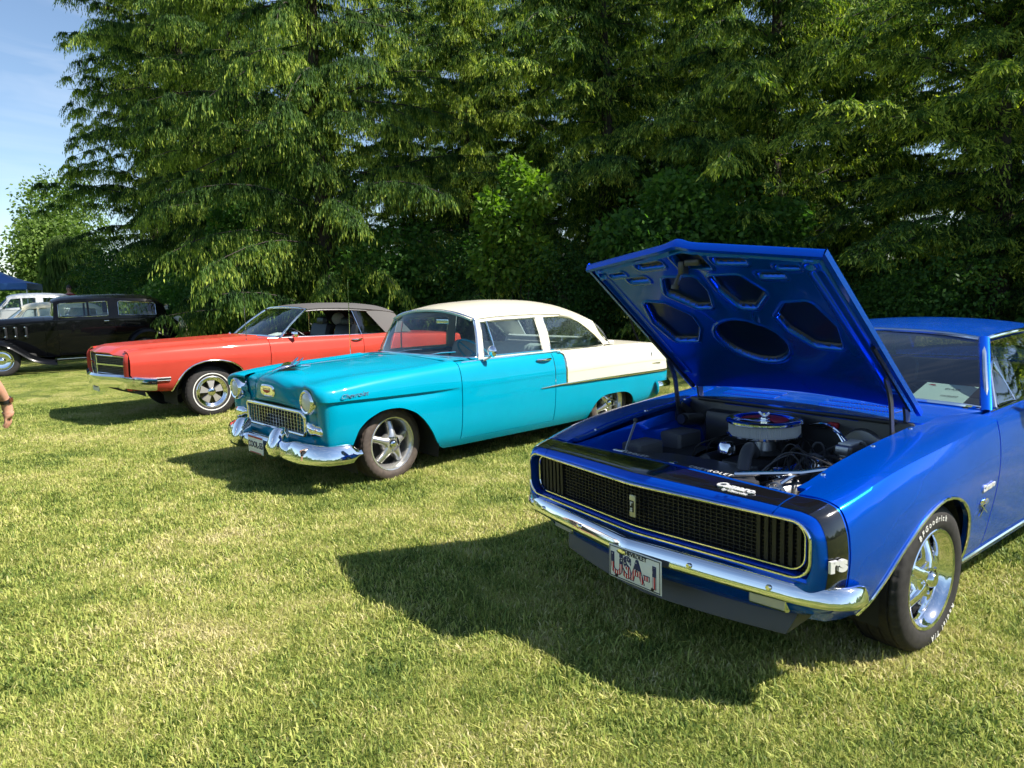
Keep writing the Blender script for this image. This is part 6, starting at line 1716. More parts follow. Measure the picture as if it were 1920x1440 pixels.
# ------------------------------------------------------------------ red convertible with its grey top up
M['red'] = paint("coral_red_paint", (.50, .056, .038), .0, .3, .05)
M['soft_top'] = mat("grey_vinyl_top", (.085, .08, .078), .75)
bump(M['soft_top'], noise(M['soft_top'], 60, 3).outputs[0], .3, .003)
M['grille_grey'] = mat('argent_grille', (.10, .10, .105), .4, .5)
FORD = thing('convertible', 'coral red convertible with grey vinyl top and whitewall tyres', 'car', (-4.685, 10.218, -.012), -2.386)
def ford(car):
    RD, CH, BK = M['red'], M['chrome'], M['black']
    SX = [1.02, .80, .45, 0, -.40, -.83, -1.50, -2.40, -2.90, -3.40, -3.95, -4.35]
    SY = [[.83, .885, .930, .965, .950, .915, .840], [.84, .90, .945, .984, .965, .928, .850], [.85, .91, .955, .994, .975, .938, .855], [.85, .912, .958, .998, .980, .942, .86],
          [.85, .91, .956, .996, .980, .942, .86], [.84, .90, .948, .992, .975, .94, .875], [.84, .90, .946, .988, .972, .938, .88], [.84, .90, .946, .988, .975, .942, .88],
          [.89, .95, .98, .992, .985, .952, .87], [.89, .95, .98, .992, .982, .948, .85], [.87, .93, .962, .975, .962, .925, .82], [.84, .90, .93, .945, .93, .89, .79]]
    SZ = [[.47, .52, .64, .81, .885, .94, .960], [.44, .50, .63, .815, .90, .958, .975], [.40, .48, .62, .81, .905, .968, .985], [.34, .45, .60, .80, .905, .972, .99],
          [.30, .42, .58, .79, .90, .972, .995], [.28, .40, .57, .785, .90, .972, 1.0], [.28, .40, .57, .78, .89, .965, .992], [.28, .40, .57, .78, .885, .955, .975],
          [.29, .41, .57, .785, .89, .955, .972], [.31, .42, .58, .78, .88, .94, .955], [.35, .44, .58, .765, .86, .915, .93], [.40, .47, .58, .75, .84, .89, .90]]
    sx = np.array(SX)[::-1]
    side = np.stack([np.repeat(np.array(SX)[:, None], 7, 1), np.array(SY), np.array(SZ)], -1)[::-1]
    DN = Net(np.concatenate([side, np.stack([sx, side[:, 6, 1] - .10, side[:, 6, 2] + .004], -1)[:, None]], 1), v=sx, su=(3,))
    ax_ = np.array([-.52, -.50, -.45, -.36, -.25, -.08, .08, .22, .33, .42, .47, .495, .505]); az_ = np.array([.27, .40, .56, .67, .735, .775, .775, .74, .675, .57, .47, .40, .27])
    zl = lambda x: float(interp(ax_, az_[:, None], [x])[0, 0]) if ax_[0] < x < ax_[-1] else -1
    xs = np.unique(np.round(join(lin(-.822, -.53, 8), lin(-.52, -.36, 18), lin(-.34, .32, 22), lin(.33, .505, 18), lin(.52, 1.0, 10)), 5))
    F = cut_cols(DN, xs, zl, 3, 16, 18, 7)
    XR = -3.073
    zr = lambda x: .28 + .40*math.sqrt(max(0, 1 - abs((x - XR)/.48)**2.6)) if abs(x - XR) < .48 else -1
    qx = np.unique(np.round(join(lin(-4.34, -3.56, 12), XR + .48*np.sign(lin(-1, 1, 37))*np.abs(lin(-1, 1, 37))**.6, lin(-2.58, -2.358, 6)), 5))
    Q = cut_cols(DN, qx, zr, 3, 14, 16, 7)
    D = DN.ev(lin(-2.35, -.832, 26), join(lin(.6, 3, 9), lin(3, 7, 16)[1:]))
    sill = DN.ev(lin(-2.6, -.53, 20), lin(0, .58, 4))
    for sg in (1, -1):
        f = (lambda g: g) if sg > 0 else mirror
        Y = np.array([1, sg, 1])
        fd = MB().panel(f(F), flange=.02).build('fender', RD, car, angle=25)
        i0, i1 = np.argmax(xs > ax_[0]), np.argmax(xs > ax_[-1])
        lip = F[i0:i1, 0] + np.array([0, .004, 0])
        MB().tube(polyline(lip, 50)*Y, .010, 6).build('arch_moulding', CH, fd)
        d = MB().panel(f(D)).build('door', RD, car, angle=25)
        MB().panel(f(sill), flange=.01).build('sill_panel', RD, car)
        MB().panel(f(Q)).build('quarter_panel', RD, car, angle=25)
        c = DN.pt(-2.24, 4.4)
        MB().tube(np.array([c + np.array([a, .012 + .02*math.sin(math.pi*t), 0]) for a, t in zip(lin(.09, -.09, 9), lin(0, 1, 9))])*Y, .011, 8).build('door_handle', CH, d)
        st = DN.ev(lin(.53, .99, 10), [1.75])[:, 0] + np.array([0, .006, 0])
        MB().sweep(st*Y, [(-.004, -.022), (.006, -.020), (.006, .020), (-.004, .022)]).build('side_strip', M['badge'], fd)
        MB().sweep(st[:5]*Y + np.array([0, .006*sg, 0]), [(-.002, -.011), (.003, -.011), (.003, .011), (-.002, .011)]).build('side_marker', BK, fd)
        bl = DN.ev(lin(-2.9, -.86, 24), [6.6])[:, 0] + np.array([0, 0, .006])
        MB().tube(bl*Y, .008, 6).build('belt_moulding', CH, car)
        a = lin(-.2, np.pi + .2, 21)
        for xc, ra, zc in ((0, .47, .31), (XR, .46, .28)):
            MB().grid(np.stack([np.stack([xc + ra*np.cos(a), np.full(21, y), zc + ra*np.sin(a)], -1) for y in (.40, .94)])*Y).build('wheel_well', M['dark'], car)
        for x, R_, z in ((0, .345, .345), (XR, .345, .345)):
            wheel(car, (x, .80*sg, z), sg, R_, .205, .205, 'magnum', tyre_mat='rubber', spin=.31)
    # hood with raised centre
    hx = [-.86, -.40, .10, .60, .90, 1.0, 1.03]
    rows = []
    for x in hx:
        e = DN.pt(min(x, 1.0), 6); dz = float(np.interp(x, [-.9, .9, 1.03], [.012, .0, -.02]))
        fr = float(np.interp(x, [.9, 1.0, 1.03], [0, .012, .035]))
        rows.append([(x + .13*(1 - abs(k))*(x > .55)*((x - .55)/.48), e[1]*k*.995, e[2] + dz - fr + (.030 if abs(k) < .62 else 0)*(1 if x < .95 else .6) + .012*(1 - k*k)) for k in (1, .9, .76, .62, .52, .3, 0, -.3, -.52, -.62, -.76, -.9, -1)])
    HN = Net(np.array(rows), v=hx)
    MB().panel(HN.ev(lin(-.86, 1.03, 26), lin(0, 12, 49)), flange=.02).build('hood', RD, car, angle=40)
    MB().box((1.13, 0, .935), (.02, .05, .03)).build('hood_badge', CH, car)
    # front: lamp-door grilles and centre grille
    def face(y0, y1, x0, x1, z0, z1, name, nv, nh):
        b = MB().add([(x0 - .04, y0, z0), (x1 - .04, y1, z0), (x1 - .04, y1, z1), (x0 - .04, y0, z1)], [(0, 1, 2, 3)]).build(name, M['dark'], car, smooth=False)
        bars = MB()
        for t in lin(0, 1, nv): bars.box((x0 + (x1 - x0)*t - .02, y0 + (y1 - y0)*t, (z0 + z1)/2), (.012, .006, z1 - z0))
        for z in lin(z0, z1, nh): bars.sweep([(x0 - .018, y0, z), (x1 - .018, y1, z)], [(-.006, -.003), (.006, -.003), (.006, .003), (-.006, .003)])
        stuff(bars.build('grille_bars', M['grille_grey'], b, smooth=False))
        P = np.array([(x0, y0, z0), (x1, y1, z0), (x1, y1, z1), (x0, y0, z1)])
        P = np.concatenate([lin(P[i], P[(i+1) % 4], 5)[:-1] for i in range(4)])
        MB().tube(P, .009, 6, closed=True).build('grille_frame', CH, b)
        MB().sweep([(x0 + .004, y0, (z0 + z1)/2), (x1 + .004, y1, (z0 + z1)/2)], [(-.010, -.012), (.010, -.010), (.010, .010), (-.010, .012)]).build('grille_crossbar', CH, b)
    face(-.84, -.004, 1.01, 1.14, .66, .895, 'grille', 20, 12); face(.004, .84, 1.14, 1.01, .66, .895, 'grille', 20, 12)
    for sg in (1, -1):
        g = np.array([[(1.0, .955, .47), (1.02, .945, .60), (1.02, .95, .81), (1.01, .94, .89), (.99, .91, .935)], [(1.03, .88, .47), (1.06, .885, .60), (1.06, .89, .81), (1.05, .885, .885), (1.02, .86, .935)], [(1.0, .84, .47), (1.01, .845, .60), (1.01, .85, .81), (1.0, .85, .885), (.98, .83, .92)]]); g[..., 1] *= sg
        MB().grid(Net(g).ev(lin(0, 2, 7), lin(0, 4, 15)), flip=sg < 0).build('fender_nose', RD, car)
    P = polyline([(.72, .985, .555), (.86, .975, .57), (1.0, .93, .60), (1.06, .80, .61), (1.11, .55, .605), (1.17, .25, .60), (1.19, 0, .60), (1.17, -.25, .60), (1.11, -.55, .605), (1.06, -.80, .61), (1.0, -.93, .60), (.86, -.975, .57), (.72, -.985, .555)], 61)
    MB().sweep(P, [(.03, -.11), (-.03, -.10), (-.045, -.02), (-.04, .035), (-.01, .06), (.05, .065)]).build('front_bumper', CH, car, angle=30)
    ys = lin(-.86, .86, 13)
    MB().panel(np.stack([np.stack([c - .05*(ys/.86)**2, ys, np.full(13, z)], -1) for c, z in ((1.0, .54), (1.02, .48), (.98, .42), (.9, .40))]), flange=0).build('valance', M['under'], car)
    for sg in (1, -1): MB().rbox((1.0, .55*sg, .49), (.06, .16, .07), .02).build('bumper_bracket', CH, car)
    pl = MB().rbox((1.17, -.04, .49), (.006, .30, .15), .002).build('licence_plate', M['plate_grey'], car)
    text('lettering', 'XL-69', .08, (1.174, -.04, .49), (0, 1, 0), (0, 0, 1), M['navy'], pl, offset=.002)
    # cowl, windshield
    wb = np.array([(-1.05, .835, 1.01), (-.98, .55, 1.03), (-.93, .25, 1.04), (-.92, 0, 1.042)]); wt = np.array([(-1.56, .68, 1.40), (-1.53, .45, 1.425), (-1.51, .2, 1.435), (-1.505, 0, 1.438)])
    full = lambda a: np.concatenate([a, (a*np.array([1, -1, 1]))[::-1][1:]])
    b, t = full(wb), full(wt)
    WN = Net(np.stack([b, (b + t)/2 + np.array([.015, 0, .012]), t]))
    MB().grid(WN.ev(lin(0, 2, 7), lin(0, 6, 25)), flip=True).build('windshield', M['glass'], car)
    fr = np.concatenate([WN.ev(lin(0, 2, 9), [0])[:, 0], WN.ev([2], lin(0, 6, 25))[0][1:], WN.ev(lin(2, 0, 9), [6])[:, 0][1:], WN.ev([0], lin(6, 0, 25))[0][1:-1]])
    MB().tube(fr, .018, 8, closed=True).build('windshield_frame', CH, car)
    cf = full(np.array([(-.87, .80, .998), (-.865, .55, 1.012), (-.86, .25, 1.02), (-.86, 0, 1.022)]))
    MB().grid(Net(np.stack([cf, b + np.array([.01, 0, -.005])])).ev(lin(0, 1, 3), lin(0, 6, 25))).build('cowl_panel', RD, car)
    # soft top
    rx = [-1.53, -1.75, -2.2, -2.6, -2.95, -3.15]
    hw = [.68, .70, .71, .705, .69, .67]; z0 = [1.405, 1.415, 1.405, 1.375, 1.335, 1.30]; z1 = [1.445, 1.478, 1.49, 1.478, 1.44, 1.385]
    RN = Net(np.array([[(x, h*k, a + (c - a)*(1 - abs(k)**3)) for k in (1, .95, .8, .5, 0, -.5, -.8, -.95, -1)] for x, h, a, c in zip(rx, hw, z0, z1)]), v=[-x for x in rx])
    top = MB().panel(RN.ev(lin(1.53, 3.15, 22), lin(0, 8, 33)), flange=.035).build('soft_top', M['soft_top'], car)
    rw = np.array([[(-3.15, .60, 1.31), (-3.17, 0, 1.38), (-3.15, -.60, 1.31)], [(-3.42, .74, .975), (-3.48, 0, .98), (-3.42, -.74, .975)]])
    MB().grid(Net(rw).ev(lin(0, 1, 4), lin(0, 2, 9))).build('top_rear', M['soft_top'], top)
    for sg in (1, -1):
        Y = np.array([1, sg, 1])
        q = np.array([[(-2.58, .70, 1.345), (-2.80, .69, 1.34), (-3.0, .68, 1.32), (-3.15, .65, 1.30)], [(-2.88, .80, .985), (-3.05, .80, .98), (-3.25, .79, .975), (-3.42, .755, .97)]])*Y
        MB().grid(Net(q).ev(lin(0, 1, 6), lin(0, 3, 9)), flip=sg > 0).build('top_quarter', M['soft_top'], top)
        # frameless side glass
        g = np.array([[(-1.10, .84, 1.0), (-1.5, .85, 1.0), (-2.38, .85, .985)], [(-1.55, .69, 1.37), (-1.8, .70, 1.39), (-2.30, .705, 1.375)]])*Y
        if sg < 0: MB().grid(Net(g).ev(lin(0, 1, 5), lin(0, 2, 9)), flip=sg > 0).build('door_window', M['glass'], car)
        g = np.array([[(-2.42, .85, .985), (-2.65, .84, .985), (-2.86, .82, .985)], [(-2.34, .705, 1.37), (-2.45, .705, 1.365), (-2.57, .70, 1.345)]])*Y
        MB().grid(Net(g).ev(lin(0, 1, 5), lin(0, 2, 9)), flip=sg > 0).build('quarter_window', M['glass_tint'], car)
        MB().tube(np.array([(-2.40, .852, .985), (-2.36, .78, 1.18), (-2.32, .708, 1.37)])*Y, .008, 6).build('window_edge', CH, car)
        MB().tube(RN.ev(lin(1.55, 2.6, 10), [0])[:, 0]*Y + np.array([0, .004*sg, -.03]), .012, 6).build('top_seal', BK, top)
    mr = MB().rbox((-1.22, .96, 1.055), (.07, .15, .09), .03).build('door_mirror', CH, car)
    MB().tube([(-1.20, .90, .985), (-1.21, .93, 1.01), (-1.22, .95, 1.03)], .012, 8).build('mirror_stalk', CH, mr)
    MB().tube([(-.55, .83, .985), (-.56, .83, 1.95)], .006, 5).build('antenna', CH, car)
    MB().sphere((-.55, .83, .995), (.025, .025, .018), 12, 8).build('antenna_base', CH, car)
    MB().tube([(-.92, -.60, 1.02), (-.90, -.62, 1.06)], .02, 8).build('washer_nozzle', CH, car)
    # deck, tail, bumper
    tx = lin(-4.33, -3.40, 9)
    MB().panel(np.array([[(x, DN.pt(x, 6.9)[1]*k, DN.pt(x, 6.9)[2] + .012*(1 - k*k)) for k in lin(-1, 1, 13)] for x in tx])).build('trunk_lid', RD, car)
    e = DN.ev([-4.34], lin(0, 7, 12))[0]
    MB().grid(np.stack([e + (e*np.array([1, -1, 1]) - e)*k - np.array([.03*math.sin(math.pi*k), 0, 0]) for k in lin(0, 1, 9)])).build('tail_panel', RD, car)
    MB().sweep(polyline([(-4.2, .96, .52), (-4.40, .92, .52), (-4.46, .5, .52), (-4.47, 0, .52), (-4.46, -.5, .52), (-4.40, -.92, .52), (-4.2, -.96, .52)], 31), [(-.03, -.08), (.03, -.08), (.045, 0), (.03, .08), (-.03, .08)]).build('rear_bumper', CH, car)
    for sg in (1, -1): MB().rbox((-4.375, .62*sg, .70), (.03, .40, .11), .02).build('tail_lamp', mat("red_tail_lens", (.35, .012, .012), .15, 0, .5, .8), car)
    # cabin
    BV = M['black_vinyl']
    MB().rbox((-1.32, 0, .93), (.36, 1.56, .16), .05).build('dashboard', BV, car)
    steering(car, (-1.55, .42, 1.0), .20, BV)
    for y in (.40, -.40):
        s = seat(car, -2.20, y, .60, BV, z=.42, back=.62, name='front_seat')
        MB().rbox((-2.42, y, 1.165), (.12, .30, .17), .05).build('headrest', BV, s)
    MB().sphere((-2.52, -.05, 1.21), (.09, .16, .11), 18, 12).build('fleece_cushion', mat("grey_fleece", (.42, .42, .40), .95), car)
    seat(car, -2.95, 0, 1.3, BV, z=.45, back=.52, name='rear_seat')
    cd = MB().add([(-1.10, .30, 1.032), (-1.10, .62, 1.028), (-1.26, .62, 1.06), (-1.26, .30, 1.064)], [(0, 1, 2, 3)]).build('entry_card', M['plate_white'], car, smooth=False)
    MB().rbox((-1.6, 0, .34), (2.3, 1.55, .08), .02).build('floor_pan', M['under'], car)
    MB().rbox((.05, 0, .62), (1.4, 1.2, .46), .03).build('engine_bay', M['dark'], car)
    MB().rbox((-3.6, 0, .55), (1.2, 1.1, .4), .03).build('rear_floor', M['under'], car)
ford(FORD)
# ------------------------------------------------------------------ older sedans further down the row
M['gloss_black'] = paint("black_paint", (.003, .0032, .004), .0, .2, .02)
M['ivory'] = paint("ivory_paint", (.72, .66, .46), .0, .3, .04)
M['silver'] = paint("silver_paint", (.50, .52, .52), .35, .3, .03)
M['trim_tan'] = mat("tan_upholstery", (.22, .17, .12), .7)
def old_sedan(car, P, seat_m, rake=0.0, lower=0.0, spare=None, fender=None, trunk=0.0, wheels='disc', wide=0.0, slits=True):
    CH, BK = M['chrome'], M['black']
    FP = fender or P
    # body stations: x, half width at sill, at belt, sill z, belt z
    st = [(.42, .20, .23, .52, 1.06), (.10, .28, .31, .47, 1.13), (-.40, .42, .43, .42, 1.17), (-.85, .56, .60, .38, 1.19), (-1.10, .63, .69, .36, 1.20), (-1.70, .68, .735, .36, 1.21), (-2.30, .69, .745, .36, 1.215),
          (-2.85, .66, .72, .40, 1.21), (-3.25, .60, .65, .44, 1.19), (-3.50 - trunk*.5, .50, .54, .46, 1.14), (-3.66 - trunk, .36, .38, .48, 1.05)]
    def sec(x, ws, wb, zs, zb):
        wb += wide*min(1, max(0, (.2 - x))); ws += wide*min(1, max(0, (.2 - x)))
        return [(x, ws, zs), (x, ws + (wb - ws)*.55 + .012, zs + (zb - zs)*.3), (x, wb + .004, zs + (zb - zs)*.62), (x, wb, zs + (zb - zs)*.88), (x, wb - .006, zb)]
    A = np.array([sec(*s) for s in st])[::-1]; A[..., 2] -= lower
    sx = A[:, 0, 0]
    DN = Net(A, v=sx)
    zroof = 1.755 - lower*1.3
    # greenhouse surface: belt to rail
    rr = [(-1.02 - rake, .50), (-1.20 - rake, .575), (-1.6 - rake*.5, .615), (-2.3, .625), (-2.9, .595), (-3.20, .53), (-3.36, .42)]
    rx = np.array([r[0] for r in rr])[::-1]; rw = np.array([r[1] for r in rr])[::-1] + wide
    rz = np.array([zroof - .17, zroof - .125, zroof - .10, zroof - .095, zroof - .125, zroof - .20, zroof - .31])[::-1]
    rc = np.array([zroof - .10, zroof - .03, zroof, zroof + .01, zroof - .02, zroof - .10, zroof - .22])[::-1]
    RN = Net(np.array([[(x, w*k, a + (c - a)*(1 - abs(k)**2.6)) for k in (1, .93, .75, .4, 0, -.4, -.75, -.93, -1)] for x, w, a, c in zip(rx, rw, rz, rc)]), v=rx)
    MB().panel(RN.ev(lin(rx[0], rx[-1], 26), lin(0, 8, 33)), flange=.01).build('roof', P, car)
    def sf(x, s):
        r = RN.pt(max(min(x, rx[-1]), rx[0]), 0); b = DN.pt(x, 4)
        p = b + (r - b)*s; p[1] += .02*math.sin(math.pi*s)
        return p
    xf, xe = -.98, -3.42
    for sg in (1, -1):
        f = (lambda g: g) if sg > 0 else mirror
        Y = np.array([1, sg, 1])
        MB().panel(f(DN.ev(lin(-.85, .42, 16), lin(0, 4, 13)))).build('hood_side', P, car)
        MB().panel(f(DN.ev(lin(-1.094, -.856, 6), lin(0, 4, 13)))).build('cowl_side', P, car)
        d = MB().panel(f(DN.ev(lin(-2.235, -1.10, 14), lin(.15, 4, 13)))).build('door', P, car)
        MB().panel(f(DN.ev(lin(sx[0], -2.242, 20), lin(0, 4, 13)))).build('quarter_panel', P, car)
        c = DN.pt(-2.12, 3.2)
        MB().tube(np.array([c + np.array([0, .01, 0]), c + np.array([0, .04, 0]), c + np.array([.10, .042, 0])])*Y, .009, 6).build('door_handle', CH, d)
        MB().tube(DN.ev(lin(-3.3, .40, 30), [3.55])[:, 0]*Y + np.array([0, .005*sg, 0]), .009, 6).build('belt_bead', P, car)
        # window band
        def qs(a, b, nm, m_, off=0.0):
            A_ = np.array([sf(*p) for p in a]); B_ = np.array([sf(*p) for p in b])
            MB().grid(np.stack([A_, A_*.5 + B_*.5, B_])*Y + np.array([0, off*sg, 0])).build(nm, m_, car)
        xs = lin(-1.06 - rake*.6, -3.36, 20)
        qs([(x, .84) for x in xs], [(x, 1) for x in xs], 'window_header', P)
        qs([(x, 0) for x in xs], [(x, .10) for x in xs], 'window_sill', P)
        for x0, x1, x2, x3 in ((-1.02, -1.08 - rake*1.0, -1.12, -1.17 - rake*1.0), (-2.12, -2.12, -2.34, -2.34), (-3.16, -3.10, -3.42, -3.36)):
            qs([(x0, .0), (x0*.5 + x1*.5, .5), (x1, 1.0)], [(x2, .0), (x2*.5 + x3*.5, .5), (x3, 1.0)], 'pillar', P, .002)
        qs([(-1.70, .08), (-1.70, .5), (-1.70, .86)], [(-1.745, .08), (-1.745, .5), (-1.745, .86)], 'vent_post', P, .001)
        for x0, x1 in ((-1.14 - rake*.4, -2.12), (-2.34, -3.14)):
            pts = [(x0, .10), (x1, .10), (x1, .84), (x0 - rake*.5, .84)]
            q = np.array([sf(*p) for p in pts])*Y - np.array([0, .008*sg, 0])
            MB().add(q, [(0, 1, 2, 3)]).build('side_window', M['glass'], car, smooth=False)
            rim = np.array([sf(*p) for p in [(x0 + .0, .12), (x0 - .04, .10), (x1 + .04, .10), (x1, .14), (x1, .80), (x1 + .04, .84), (x0 - .04 - rake*.5, .84), (x0 - rake*.5, .78)]])*Y + np.array([0, .005*sg, 0])
            MB().tube(rim, .008, 6, closed=True).build('window_trim', CH, car)
        # louvres
        if slits:
            for k in range(3):
                c = DN.pt(-.12 - k*.19, 2.3)
                MB().rbox((c + np.array([0, .012, -.02]))*Y, (.05, .03, .26), .012).build('hood_vent', BK, car)
                for z in (-.10, .10): MB().sphere((c + np.array([.02, .03, z]))*Y, (.02, .012, .02), 10, 6).build('vent_stud', CH, car)
        # front fender
        p = polyline([(.52, .34), (.50, .55), (.36, .74), (.12, .82), (-.15, .76), (-.40, .58), (-.62, .41), (-.84, .33), (-1.02, .31)], 34)
        wd = np.interp(p[:, 0], [-1.0, -.6, .1, .52], [.10, .19, .24, .20]); yc = np.interp(p[:, 0], [-1.0, -.6, .1, .52], [.79, .72, .67, .64]) + wide*.7
        G = []
        for i in range(34):
            tx_, tz = (p[min(i + 1, 33)] - p[max(i - 1, 0)]); l = math.hypot(tx_, tz); nx, nz = tz/l, -tx_/l
            if nz < 0 and abs(nz) > abs(nx)*.2: nx, nz = -nx, -nz
            if i < 6: nx, nz = abs(nx), abs(nz)
            row_ = []
            for a in lin(-1.25, 1.25, 11):
                dn = (math.cos(a) - 1)*(.17 if a > 0 else .10)
                row_.append((p[i, 0] + nx*dn, (yc[i] + math.sin(a)*wd[i]), p[i, 1] + nz*dn - lower*.3))
            G.append(row_)
        MB().grid(np.array(G)*Y).build('front_fender', FP, car, angle=60)
        # running board
        MB().rbox(np.array([-1.72, .80 + wide*.7, .30 - lower*.3])*Y, (1.45, .20, .035), .012).build('running_board', FP, car)
        MB().rbox(np.array([-1.72, .895 + wide*.7, .322 - lower*.3])*Y, (1.40, .012, .012), .004).build('board_trim', CH, car)
        # rear fender
        a = lin(R(-12), R(196), 26); G = []
        for t in a:
            ra = .47 + .05*max(0, math.cos(t))*0
            row_ = [(-2.90 - math.cos(t)*(ra + (math.cos(b) - 1)*.12) - (.12 if math.cos(t) > 0 else 0)*math.cos(t), .77 + wide*.7 + math.sin(b)*.15, .42 + math.sin(t)*(ra + .05 + (math.cos(b) - 1)*.12) - lower*.3) for b in lin(-1.3, 1.3, 11)]
            G.append(row_)
        MB().grid(np.array(G)*Y).build('rear_fender', FP, car, angle=60)
        for x in (0, -2.86): wheel(car, (x, (.72 + wide*.7)*sg, .35), sg, .35, .17, .215, wheels, spin=.2)
        hl = MB().lathe([(0, .14), (.07, .13), (.10, .10), (.105, .06), (.07, -.04), (.02, -.10), (0, -.10)], axis='x', n=24).xf(np.array([[1, 0, 0, .45], [0, 1, 0, .52*sg], [0, 0, 1, .88 - lower*.6]])).build('headlamp', CH, car)
        MB().tube([(.40, .40*sg, .70 - lower*.6), (.43, .50*sg, .80 - lower*.6)], .02, 8).build('headlamp_post', CH, hl)
        mr = MB().lathe([(0, .02), (.05, .012), (.06, 0), (.05, -.01), (0, -.01)], axis='x', n=20).xf(np.array([[1, 0, 0, -1.18], [0, 1, 0, .90*sg], [0, 0, 1, 1.28 - lower]])).build('door_mirror', CH, car)
        MB().tube(np.array([(-1.14, .72, 1.20 - lower), (-1.16, .82, 1.24 - lower), (-1.18, .88, 1.27 - lower)])*Y, .010, 6).build('mirror_stalk', CH, mr)
    # hood top, cowl top, radiator, windshield, rear
    hx = lin(-.85, .42, 14)
    def topcap(xs, name, bulge):
        MB().panel(np.array([[(x, DN.pt(x, 4)[1]*k, DN.pt(x, 4)[2] + bulge*(1 - abs(k)**2.2)) for k in lin(-1, 1, 15)] for x in xs])).build(name, P, car, angle=50)
    topcap(hx, 'hood', .10); topcap(lin(-1.06, -.856, 5), 'cowl_top', .10)
    topcap(lin(sx[0], -3.30, 8), 'rear_deck', .06 if not trunk else .10)
    e0 = DN.ev([.42], lin(0, 4, 8))[0]
    rs = MB().grid(np.stack([e0 + (e0*np.array([1, -1, 1]) - e0)*t + np.array([.05*math.sin(math.pi*t), 0, 0]) for t in lin(0, 1, 9)]))
    rs.build('radiator_shell', CH, car)
    gb = MB()
    for y in lin(-.14, .14, 9): gb.tube([(.475, y, .56 - lower), (.455, y, 1.06 - lower)], .006, 5)
    stuff(gb.build('radiator_bars', BK, car))
    e1 = DN.ev([sx[0]], lin(0, 4, 8))[0]
    MB().grid(np.stack([e1 + (e1*np.array([1, -1, 1]) - e1)*t - np.array([.06*math.sin(math.pi*t), 0, 0]) for t in lin(0, 1, 9)])).build('tail_panel', P, car)
    b0 = np.array([sf(-1.04, .06), sf(-1.04, .06)*np.array([1, 0, 1]) + np.array([.06, 0, .05]), sf(-1.04, .06)*np.array([1, -1, 1])]); t0 = np.array([sf(-1.07 - rake, .92), sf(-1.07 - rake, .95)*np.array([1, 0, 1]) + np.array([.03, 0, .03]), sf(-1.07 - rake, .92)*np.array([1, -1, 1])])
    MB().grid(Net(np.stack([b0, t0])).ev(lin(0, 1, 5), lin(0, 2, 13))).build('windshield', M['glass'], car)
    MB().tube(np.concatenate([polyline(b0, 9), polyline(t0[::-1], 9)]), .014, 6, closed=True).build('windshield_trim', P, car)
    rb = np.stack([[sf(-3.40, s)*np.array([1, k, 1]) - np.array([.05*(1 - k*k), 0, 0]) for k in lin(1, -1, 9)] for s in (0, .3, .6, .85, 1)])
    MB().grid(rb).build('rear_bodywork', P, car)
    MB().rbox((-3.49, 0, 1.42 - lower), (.03, .5, .14), .02).build('rear_window', M['glass_tint'], car)
    seat(car, -1.95, 0, 1.15, seat_m, z=.62 - lower, back=.60, name='front_bench'); seat(car, -2.85, 0, 1.10, seat_m, z=.66 - lower, back=.55, name='rear_bench')
    steering(car, (-1.45, .34, 1.12 - lower), .20, BK, tilt=.9)
    MB().rbox((-1.6, 0, .42 - lower), (3.4, 1.0, .10), .03).build('chassis', M['under'], car)
    MB().sweep(polyline([(.52, .78, .50), (.66, .6, .50), (.70, 0, .50), (.66, -.6, .50), (.52, -.78, .50)], 21) - np.array([0, 0, lower*.3]), [(-.01, -.05), (.012, -.05), (.02, 0), (.012, .05), (-.01, .05)]).build('front_bumper', CH, car)
    MB().sweep(polyline([(-3.60 - trunk, -.72, .50), (-3.80 - trunk, -.5, .50), (-3.84 - trunk, 0, .50), (-3.80 - trunk, .5, .50), (-3.60 - trunk, .72, .50)], 21), [(-.01, -.05), (.012, -.05), (.02, 0), (.012, .05), (-.01, .05)]).build('rear_bumper', CH, car)
    if spare:
        c, s = math.cos(.32), math.sin(.32)
        m = np.array([[c, 0, s, -3.72], [0, 1, 0, 0.06], [-s, 0, c, .84]])
        MB().lathe([(0, -.16), (.25, -.16), (.315, -.14), (.335, -.08), (.33, -.02), (.28, .02), (0, .02)], axis='x', n=40).xf(m).build('spare_wheel_cover', M[spare], car)
BLK = thing('vintage_sedan', 'gloss black vintage sedan with running boards and long hood', 'car', (-11.562, 16.136, 0), -2.548)
old_sedan(BLK, M['gloss_black'], M['trim_tan'], spare='ivory')
IV = thing('vintage_sedan', 'ivory sedan with raked windshield half hidden behind the black sedan', 'car', (-14.9, 19.4, 0.02), -2.50)
old_sedan(IV, M['ivory'], M['seat_grey'], rake=.34, lower=.13, slits=False, trunk=.35)
SV = thing('vintage_sedan', 'silver sedan roof showing behind the ivory and black sedans', 'car', (-18.4, 23.9, 0.27), -2.50)
old_sedan(SV, M['silver'], M['trim_tan'], rake=.30, lower=.07, slits=False, trunk=.5, wide=.06)
